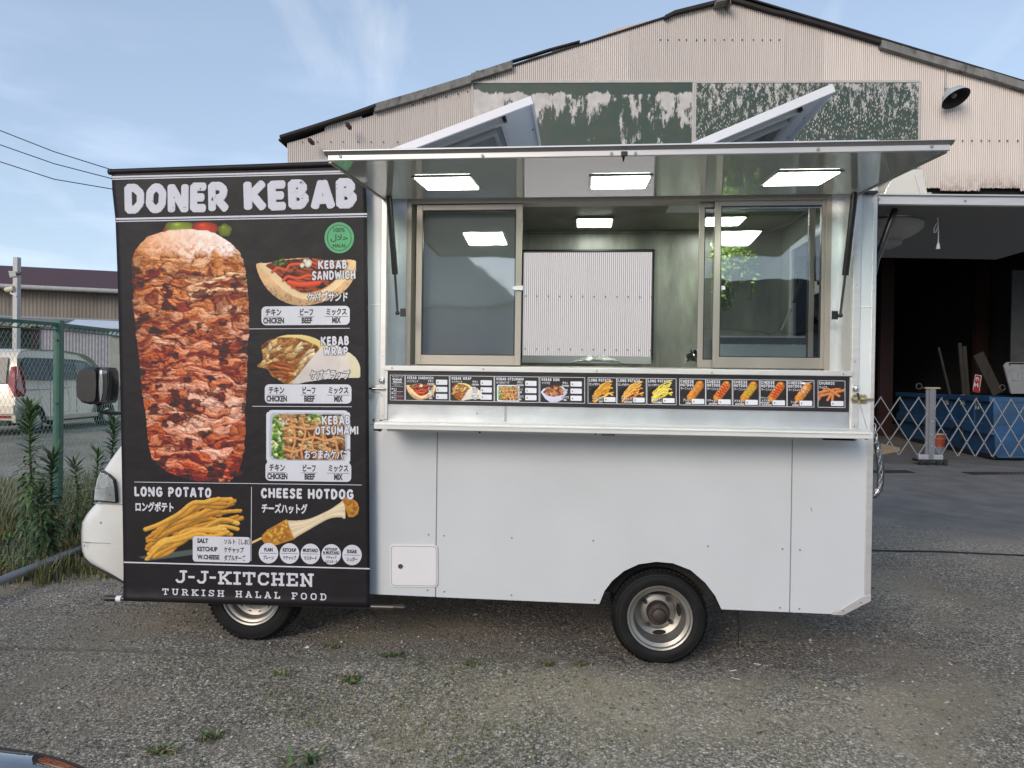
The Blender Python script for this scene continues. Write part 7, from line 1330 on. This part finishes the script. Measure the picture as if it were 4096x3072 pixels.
# maroon-roofed hall
def vwall(name, u0, d0, u1, d1, zlo, zhi, th, m_, parent): a, b_ = cpt(u0, d0), cpt(u1, d1); n_ = np.cross(b_-a, (0, 0, 1.)); n_ /= np.linalg.norm(n_); n_ = n_ if n_@(CAM-a) < 0 else -n_; return build(MB().prism([a+[0, 0, zlo], b_+[0, 0, zlo], b_+[0, 0, zhi], a+[0, 0, zhi]], n_*th), name, m_, parent)
HB = top('hall', cpt(200, 36), 'long distant hall with a maroon roof and weathered grey corrugated wall', 'hall'); ze = float(atD(240, 1160, 33.8)[2]); zrg = float(atD(240, 1091, 40)[2]); M['maroon'] = mat('maroon_roof', (.075, .030, .035), .8, var=.1, vs=.8); M['hallwall'] = mat('weathered_hall_wall', (.25, .215, .18), .85, var=.22, vs=.6, stretch=(1.2, 1.2, .35), dirt=(.13, .11, .095), dirt_amt=.7, ds=.9)
a, b_ = cpt(-260, 32.1), cpt(900, 36.0); dh = (b_-a); dh /= np.linalg.norm(dh); nh = np.array([-dh[1], dh[0], 0]); Lh = np.linalg.norm(b_-a)
k = int(Lh/.9)
for i in range(k):
    mb = MB(); V = []; 
    for j in range(13): s_ = (i+j/12)*Lh/k; V += [a+dh*s_+nh*(.02 if j % 2 else 0)+[0, 0, .1], a+dh*s_+nh*(.02 if j % 2 else 0)+[0, 0, ze]]
    mb.add(V, [(2*j, 2*j+2, 2*j+3, 2*j+1) for j in range(12)]); build(mb, 'wall_sheet', M['hallwall'], HB, norm=False)
build(MB().prism([a-dh*.5-nh*.5+[0, 0, ze], b_-nh*.5+[0, 0, ze], b_+nh*6.5+[0, 0, zrg+.05], a-dh*.5+nh*6.5+[0, 0, zrg]], (0, 0, .12)), 'roof', M['maroon'], HB)
build(MB().tube([a-nh*.62+[0, 0, ze-.02], b_-nh*.62+[0, 0, ze-.02]], .11, 10), 'gutter', mat('grey_gutter', (.40, .39, .37), .5), HB, smooth=True)
for i in range(5): q = a+dh*(Lh*(.13+.105*i)); build(MB().bar(q-nh*.62+[0, 0, ze+.1], q-nh*.62+[0, 0, ze-.16], .04, .03), 'gutter_bracket', M['seam'], HB)
for z_ in (ze-1.35,): build(MB().bar(a-nh*.03+[0, 0, z_], b_-nh*.03+[0, 0, z_], .04, .08), 'girt', M['seam'], HB)
# lean-to shed with a white roof
SD = top('shed', cpt(300, 26), 'lavender-grey corrugated lean-to with a bright white roof behind the van', 'shed'); zt_ = float(atD(300, 1312, 26)[2]); M['lav'] = mat('lavender_wall', (.36, .34, .36), .75, var=.08, vs=1, stretch=(6, 6, .5))
a, b_ = cpt(142, 25.4), cpt(470, 26.4); ds_ = (b_-a); L3 = np.linalg.norm(ds_); ds_ /= L3; ns_ = np.array([-ds_[1], ds_[0], 0]); V = []; n = int(L3/.05)
for j in range(n+1): s_ = j*L3/n; V += [a+ds_*s_+ns_*(.02 if j % 2 else 0)+[0, 0, 0], a+ds_*s_+ns_*(.02 if j % 2 else 0)+[0, 0, zt_]]
build(MB().add(V, [(2*j, 2*j+2, 2*j+3, 2*j+1) for j in range(n)]), 'wall', M['lav'], SD, norm=False)
build(MB().prism([a-ds_*5+ns_*1.5+[0, 0, 0], a+ns_*1.5, a+ns_*1.5+[0, 0, zt_], a-ds_*5+ns_*1.5+[0, 0, zt_]], ns_*.1), 'back_wall', mat('shed_back', (.12, .12, .11), .9, var=.3, vs=1.2), SD)
zr2 = float(atD(300, 1287, 29)[2])
build(MB().prism([a+ds_*(L3*.30)-ns_*.3+[0, 0, zt_], b_+ds_*.6-ns_*.3+[0, 0, zt_], b_+ds_*.6+ns_*3+[0, 0, zr2], a+ds_*(L3*.30)+ns_*3+[0, 0, zr2]], (0, 0, .05)), 'roof', mat('white_sheet_roof', (.62, .66, .72), .5, var=.06), SD); build(MB().prism([a-ds_*5-ns_*.3+[0, 0, zt_+.05], a+ds_*(L3*.30)-ns_*.3+[0, 0, zt_+.1], a+ds_*(L3*.30)+ns_*3+[0, 0, zr2], a-ds_*5+ns_*3+[0, 0, zr2]], (0, 0, .05)), 'roof', M['verge'], SD)
for s_, w_ in ((-.02, .25), (-1.6, .15)): build(MB().obox(a+ds_*s_+[0, 0, zt_/2], ds_*w_/2, ns_*.05, (0, 0, zt_/2)), 'post', M['redsteel'] if w_ > .2 else M['lampframe'], SD)
build(MB().prism([a-ds_*3.2+ns_*1.3+[0, 0, 1.4], a-ds_*.5+ns_*1.3+[0, 0, 1.4], a-ds_*.5+ns_*1.3+[0, 0, 1.95], a-ds_*3.2+ns_*1.3+[0, 0, 1.95]], ns_*.05), 'stored_board', mat('cream_boxes', (.45, .42, .36), .8, var=.4, vs=1.5), SD)
CW = top('cream_wall', cpt(470, 24), 'cream weathered wall end beside the lavender shed, partly behind the banner', 'wall'); vwall('wall_face', 440, 23.8, 560, 24.2, 0, float(atD(460, 1345, 24)[2]), .2, mat('cream_render', (.45, .42, .35), .85, var=.15, vs=1.2, dirt=(.25, .18, .12), dirt_amt=.4, ds=2), CW); vwall('wall_cap', 436, 23.7, 565, 24.1, float(atD(460, 1345, 24)[2]), float(atD(460, 1325, 24)[2]), .4, M['counter'], CW)
# utility pole with floodlight and camera
PD = 21.5; q = cpt(65, PD); UP = top('utility_pole', q, 'white square steel pole with rusty top behind the beige van', 'pole'); ztp = float(atD(65, 1030, PD)[2]); M['polewhite'] = mat('streaky_white_pole', (.50, .49, .47), .6, var=.1, vs=3, dirt=(.25, .17, .13), dirt_amt=.4, ds=3); build(MB().obox(q+[0, 0, ztp/2], (.075, 0, 0), (0, .075, 0), (0, 0, ztp/2)), 'shaft', M['polewhite'], UP, bevel=.01)
f = lambda u, v, d=PD-.12: atD(u, v, d)
FLD = top('floodlight', f(50, 1097), 'square floodlight clamped near the top of the white pole', 'floodlight'); build(MB().prism([f(32, 1083), f(66, 1085), f(69, 1109), f(39, 1111)], CF*.08), 'lamp_body', M['seam'], FLD, bevel=.01); build(MB().prism([f(36, 1087, PD-.14), f(62, 1088, PD-.14), f(64, 1105, PD-.14), f(42, 1107, PD-.14)], CF*.01), 'lamp_glass', mat('dull_lamp_glass', (.35, .36, .34), .2), FLD); build(MB().cyl(f(70, 1094), f(83, 1094), .05), 'sensor', M['black'], FLD)
CC = top('security_camera', f(38, 1158), 'cream bullet security camera on a bracket low on the white pole', 'security camera'); build(MB().cyl(f(22, 1160), f(56, 1154), .075, .085, 14), 'housing', mat('cream_plastic', (.58, .52, .38), .5), CC, smooth=True); build(MB().cyl(f(18, 1160.5), f(23, 1160), .082, .082, 14), 'camera_face', M['black'], CC, smooth=True); build(MB().tube([f(42, 1165), f(44, 1174), f(60, 1180), f(66, 1186)], .025, 6), 'bracket', M['plastic'], CC)
for i, (pts_, lab) in enumerate(((((-200, 440), (0, 522), (217, 607), (437, 676), (800, 770)), 'uppermost of three wires crossing the sky at the left'), (((-200, 505), (0, 579), (217, 655), (445, 714), (800, 790)), 'middle one of three wires crossing the sky at the left'), (((-200, 570), (0, 647), (217, 717), (459, 758), (800, 800)), 'lowest and sagging of three wires crossing the sky at the left'))):
    fine = []; 
    for a_, b2 in zip(pts_[:-1], pts_[1:]): fine += [np.array(a_)+(np.array(b2)-a_)*t_ for t_ in (0, .5)]
    fine.append(np.array(pts_[-1])); P_ = [atD(u, v, 24) for u, v in fine]; tag(build(MB().tube(P_, .016, 5), 'power_line', M['black'], None), lab, 'wire', 'overhead wires')
# ------------------------------------------------------------------ vegetation
def lmat(name, base): return leafmat(name, base)
wg = lmat('weed_leaf', (.085, .145, .05)); wd = lmat('weed_leaf_dark', (.058, .10, .042)); gm = lmat('grass_blade', (.15, .165, .055)); st_m = mat('weed_stem', (.10, .13, .06), .7)
def weed(base, height, spread, n, lab, m_=wg, seed=0, lean=(0, 0), grp='tall weeds at the fence'):
    r = np.random.default_rng(seed); o = top('weed', base, lab, 'weed', grp); tipp = np.array(base)+[lean[0], lean[1], height]; S = [np.array(base)+(tipp-base)*t_+[.02*math.sin(t_*4+seed), 0, 0] for t_ in np.linspace(0, 1, 8)]; build(MB().tube(S, [.012*(1-.8*t_)+.002 for t_ in np.linspace(0, 1, 8)], 6), 'stem', st_m, o, smooth='all')
    V = []; F = []; cc = []
    for i in range(n):
        t_ = (i/n)**.85; p = np.array([np.interp(t_*7, range(8), [s_[k] for s_ in S]) for k in range(3)]); a = i*2.4+r.uniform(-.4, .4); l = spread*(.55+.55*math.sin(math.pi*min(1, .12+t_*.80)))*r.uniform(.75, 1.15); up = .15+.9*t_**3+r.uniform(-.15, .15); d = np.array([math.cos(a), math.sin(a), 0]); sd_ = np.array([-math.sin(a), math.cos(a), 0]); wv = l*.085; prev = p; b = len(V); c0 = r.uniform(.55, 1.3)*(.75+.5*t_)
        for k in range(5):
            s_ = k/4; q_ = p+d*l*s_*(1-.25*s_)+np.array([0, 0, l*(up*s_-(.75-.5*t_)*s_*s_)]); w_ = wv*(math.sin(math.pi*(.12+.88*s_)) if k < 4 else .02); V += [q_-sd_*w_, q_+sd_*w_]; cc += [c0*(.9+.2*s_)]*2
        F += [(b+2*k, b+2*k+1, b+2*k+3, b+2*k+2) for k in range(4)]
    mb = MB(); mb.v = [tuple(v) for v in V]; mb.f = F; lo = build(mb, 'leaves', m_, o, norm=False); at_ = lo.data.color_attributes.new('Col', 'FLOAT_COLOR', 'POINT'); q = np.array(cc)[:, None]*np.array(m_['base']); at_.data.foreach_set('color', np.c_[q, np.ones(len(q))].astype(np.float32).ravel()); return o
def wat(u, v_top, dep, zg=None):
    p = cpt(u, dep); z0 = float(gz(p[0], p[1])); p[2] = z0; return p, float(atD(u, v_top, dep)[2])-z0
for (u, vt_, dep, sp, n, m_, lab, sd_) in ((127, 1628, 5.75, .19, 230, wg, 'tallest leafy weed, left of the green fence post', 1), (217, 1812, 5.5, .17, 200, wd, 'bushy dark weed right in front of the green fence post', 2), (455, 1675, 6.3, .17, 170, wd, 'weed rising directly above the truck bonnet at the banner edge', 3), (385, 1803, 6.0, .13, 120, wg, 'short spiky weed between the fence post and the truck nose', 4), (98, 2112, 5.15, .10, 90, wg, 'small weed low in front of the fence, nearest the left edge', 5), (305, 1850, 5.9, .15, 110, wd, 'ragged weed in the grass clump left of the headlight', 6), (170, 1960, 5.4, .16, 120, wd, 'low dark weed between the two tallest ones', 7), (45, 2150, 5.3, .10, 60, wg, 'tiny weed at the far left beside the fence bottom rail', 8)):
    b0, hh = wat(u, vt_, dep); weed(b0, hh, sp, n, lab, m_, sd_)
def blades(name, xs_, ys_, hts, m_, seed, lab, cat='grass', kind='stuff', wid=.003, bend=.5, parent=None, zoff=0.):
    r = np.random.default_rng(seed); n = len(xs_); a = r.uniform(0, 6.28, n); z0 = gz(xs_, ys_)+zoff; d = np.c_[np.cos(a), np.sin(a), np.zeros(n)]; sd_ = np.c_[-np.sin(a), np.cos(a), np.zeros(n)]; b = r.uniform(.1, 1., n)*bend; P0 = np.c_[xs_, ys_, z0]; V = []
    for s_, w_ in ((0, 1), (.4, .9), (.75, .6), (1, .08)): c_ = P0+d*(hts*b*s_**1.7)[:, None]+np.c_[np.zeros(n), np.zeros(n), hts*(s_-.35*b*s_**2)]; V += [c_-sd_*wid*w_, c_+sd_*wid*w_]
    V = np.stack(V, 1).reshape(-1, 3); f = (np.array([(0, 1, 3, 2), (2, 3, 5, 4), (4, 5, 7, 6)])[None]+8*np.arange(n)[:, None, None]).reshape(-1, 4); mb = MB(); mb.v = V.tolist(); mb.f = [tuple(q) for q in f.tolist()]; o = build(mb, name, m_, parent, norm=False, origin=None if parent is None else ORI[parent.name]); at_ = o.data.color_attributes.new('Col', 'FLOAT_COLOR', 'POINT'); dry = (r.random(n) < .38)[:, None]; c_ = np.where(dry, np.array([.26, .22, .12]), np.array(m_['base']))*r.uniform(.5, 1.35, (n, 1)); c_ = np.repeat(c_, 8, 0); at_.data.foreach_set('color', np.c_[c_, np.ones(len(c_))].astype(np.float32).ravel())
    if kind: o['kind'] = kind
    if lab: o['label'] = lab; o['category'] = cat
    return o
r = np.random.default_rng(21); n = 26000; dep = r.uniform(4.3, 9.0, n); u = r.uniform(-350, 640, n); P = np.array([cpt(a_, b2) for a_, b2 in zip(u, dep)]); vx = P[:, 0]; vy = P[:, 1]
dens = sst(.75, 1.8, vy+.5*(fbm(vx*1.3+30, vy*1.3, 3, 5)-.5)*2)*(1-sst(3.4, 4.6, vy)); keep = (r.random(n) < dens*np.clip(.35+1.3*(fbm(vx*2+9, vy*2+9, 3, 6)), 0, 1)) & ~((vx > -2.85) & (vy < 1.75)); hts = (.05+.16*r.random(n)**1.5)*(.5+.9*fbm(vx*1.7, vy*1.7+50, 3, 8)); hts *= 1+.7*((u > 250) & (dep > 5.4)); hts *= np.where(vy < 1.9, .38, .8)
blades('verge_grass', vx[keep], vy[keep], hts[keep], gm, 3, 'rough green and straw-coloured grass along the fence foot')
cl = []
for i in range(90):
    u_ = r.uniform(-100, 480); d_ = r.uniform(5.0, 6.6); c_ = cpt(u_, d_); k = r.integers(20, 60); cl.append(np.c_[r.normal(c_[0], .04, k), r.normal(c_[1], .04, k)])
cl = np.vstack(cl); cl = cl[~((cl[:, 0] > -2.85) & (cl[:, 1] < 1.75))]; blades('grass_clumps', cl[:, 0], cl[:, 1], .06+.16*r.random(len(cl)), gm, 9, 'taller clumps of bending grass around the weeds', wid=.0035, bend=.9)
# weeds in the gravel
TF = [((1130, 2695), .05, 'leafy weed tuft in the gravel between the two wheels, left one'), ((1405, 2722), .07, 'larger leafy weed tuft in the gravel below the access flap'), ((1325, 2590), .03, 'faint weed tuft right behind the front wheel'), ((1570, 2626), .05, 'dark weed tuft on the rope under the truck'), ((1880, 2658), .04, 'small weed tuft by the rope left of the rear wheel'), ((650, 3005), .06, 'weed tuft in the gravel at the bottom left'), ((838, 2950), .06, 'single upright grass tuft right of the bottom-left weed'), ((1190, 3060), .09, 'tall grass shoot at the bottom edge, left of a pair'), ((1252, 3050), .10, 'tall grass shoot at the bottom edge, right of a pair'), ((2190, 2655), .035, 'mossy weed tuft just left of the rear tyre'), ((2320, 2660), .035, 'weed tuft touching the shadow of the rear tyre')]
for i, ((u_, v_), h_, lab) in enumerate(TF):
    c_ = onZ(u_, v_, 0); h_ *= .62 if h_ < .08 else .8; k = 46 if h_ < .06 else 12; sp_ = .024 if h_ < .08 else .012; blades('weed_tuft', r.normal(c_[0], sp_, k), r.normal(c_[1], sp_*.7, k), h_*r.uniform(.4, 1.1, k), wg, 40+i, lab, 'weed', None, wid=.0055, bend=2.2).__setitem__('group', 'weed tufts in the gravel')
n = 9000; uu = r.uniform(600, 3300, n); vv = r.uniform(2620, 3072, n); P = onZ(uu, vv, 0); m_ = fbm(P[:, 0]*1.6+20, P[:, 1]*1.6+20, 4, 12); w_ = np.exp(-((uu-1500)/620)**2)+.25; k = (r.random(n) < np.clip((m_-.5)*7, 0, 1)*w_); blades('ground_cover', P[k, 0], P[k, 1], .008+.018*r.random(k.sum()), gm, 77, 'sparse tiny grass sprouting through the gravel', wid=.002, bend=1.2)
# rope and cable on the ground
rp_ = [(-60, 2588), (0, 2591), (180, 2596), (370, 2601), (520, 2607), (648, 2615), (833, 2625), (930, 2633), (1100, 2640), (1296, 2641), (1480, 2642), (1667, 2639), (1850, 2638), (2048, 2639), (2250, 2637), (2420, 2642)]
Q = [onZ(u_, v_, 0) for u_, v_ in rp_]; dd = np.r_[0, np.cumsum([np.linalg.norm(b2-a_) for a_, b2 in zip(Q[:-1], Q[1:])])]; S_ = np.arange(0, dd[-1], .008); P = np.c_[[np.interp(S_, dd, [q_[k] for q_ in Q]) for k in range(3)]].T; tg = np.gradient(P, axis=0); tg /= np.linalg.norm(tg, axis=1)[:, None]; sd_ = np.c_[-tg[:, 1], tg[:, 0], 0*tg[:, 0]]
RP = top('rope', Q[5], 'twisted grey-brown rope half sunk in the gravel in front of the truck', 'rope'); M['rope'] = mat('dirty_rope', (.12, .112, .095), .95, var=.35, vs=40)
zc_ = gz(P[:, 0], P[:, 1])+.003+.002*np.sin(S_*3)-.006*((S_ > 2.3) & (S_ < 3.0))
for ph in (0, math.pi): V = P+sd_*(.0055*np.cos(S_*150/2.2+ph))[:, None]; V[:, 2] = zc_+.0055*np.sin(S_*150/2.2+ph); build(MB().tube(V, .0058, 5), 'rope_strand', M['rope'], RP, smooth='all')
cb = [(3400, 2203), (3500, 2207), (3620, 2210), (3760, 2212), (3900, 2219), (4096, 2229), (4300, 2240)]; P_ = [onZ(u_, v_, 0) for u_, v_ in cb]; P_ = [p_*[1, 1, 0]+[0, 0, float(gz(p_[0], p_[1]))+.007] for p_ in P_]; tag(build(MB().tube(P_, .008, 6), 'cable', M['black'], None, smooth='all'), 'thin black cable lying on the asphalt behind the truck', 'cable')
for i, (u_, v_, du, dv, lab) in enumerate(((2920, 2684, 26, -5, 'bright white scrap lying right of the rear tyre, brightest of the scraps'), (3015, 2654, 28, 4, 'thin white straw right of the rear tyre, farthest right'), (2925, 2710, 36, 8, 'dull thin straw just below the bright scrap'))): tag(build(MB().tube([onZ(u_, v_, .012), onZ(u_+du, v_+dv, .016)], .0022, 5), 'straw', M['plastic'] if i < 2 else M['alupaint'], None), lab, 'litter', 'straws on the gravel')
# ------------------------------------------------------------------ glossy dark car bonnet at the bottom left corner
CZ = .98
CBN = top('parked_car', onZ(0, 3300, 0)*[1, 1, 0], 'corner of a glossy dark car mirroring the banner and sky, bottom left', 'car'); mt, tt_, bb_ = newmat('black_car_paint'); bb_.inputs['Base Color'].default_value = (.012, .013, .016, 1); bb_.inputs['Roughness'].default_value = .03; bb_.inputs['Specular IOR Level'].default_value = 1.0; bb_.inputs['Coat Weight'].default_value = 1; bb_.inputs['Coat IOR'].default_value = 2.2; bb_.inputs['Coat Roughness'].default_value = .02
edge = [(-500, 2930), (-200, 2948), (0, 2978), (60, 2986), (150, 2997), (240, 3012), (320, 3027), (380, 3043), (440, 3072), (480, 3120), (500, 3260)]; E3 = [onZ(u_, v_, CZ) for u_, v_ in edge]; inn = [p_+np.array([-.012, -.012, .004]) for p_ in E3]; V = []; n = len(E3)
eu, ev = np.array([e_[0] for e_ in edge], float), np.array([e_[1] for e_ in edge], float); Ug = np.r_[np.arange(-500, 480, 12), 480, 500]; Vg = np.interp(Ug, eu, ev); EG = onZ(Ug, Vg, CZ); n = len(Ug)
dist = np.r_[np.arange(0, .045, .003), .055, .075, .11, .17, .26, .4]; rows = []
for d_ in dist:   # convex bodywork: falls away to the right and rolls over at the far edge
    x_ = EG[:, 0]-d_*.25; y_ = EG[:, 1]-d_; z_ = CZ-np.maximum(0, x_+.763)**2/(2*.55)-max(0, .036-d_)**2/(2*.115); rows.append(np.c_[x_, y_, z_])
build(MB().add(np.vstack(rows), [(j_*n+i_, j_*n+i_+1, (j_+1)*n+i_+1, (j_+1)*n+i_) for j_ in range(len(rows)-1) for i_ in range(n-1)]), 'bonnet', mt, CBN, smooth='all', norm=True)
E3 = list(rows[0]); n = len(E3)
sk = np.vstack([rows[0], rows[0]+[-.004, -.008, -.03], rows[0]+[-.03, -.04, -.36]]); build(MB().add(sk, [(j_*n+i_, j_*n+i_+1, (j_+1)*n+i_+1, (j_+1)*n+i_) for j_ in range(2) for i_ in range(n-1)]), 'wing', mt, CBN, smooth='all')
build(MB().tube([p_+np.array([.0, .0, .0]) for p_ in E3], .0018, 6), 'bonnet_edge', M['chassis'], CBN, smooth='all')
lo = [p_+np.array([-.03, -.03, -.36]) for p_ in E3]; build(MB().add([*(p_ for p_ in lo), *(p_*[1, 1, 0]+[0, 0, .25] for p_ in lo)], [(i, i+1, n+i+1, n+i) for i in range(n-1)]), 'front_bumper', mt, CBN, smooth='all')
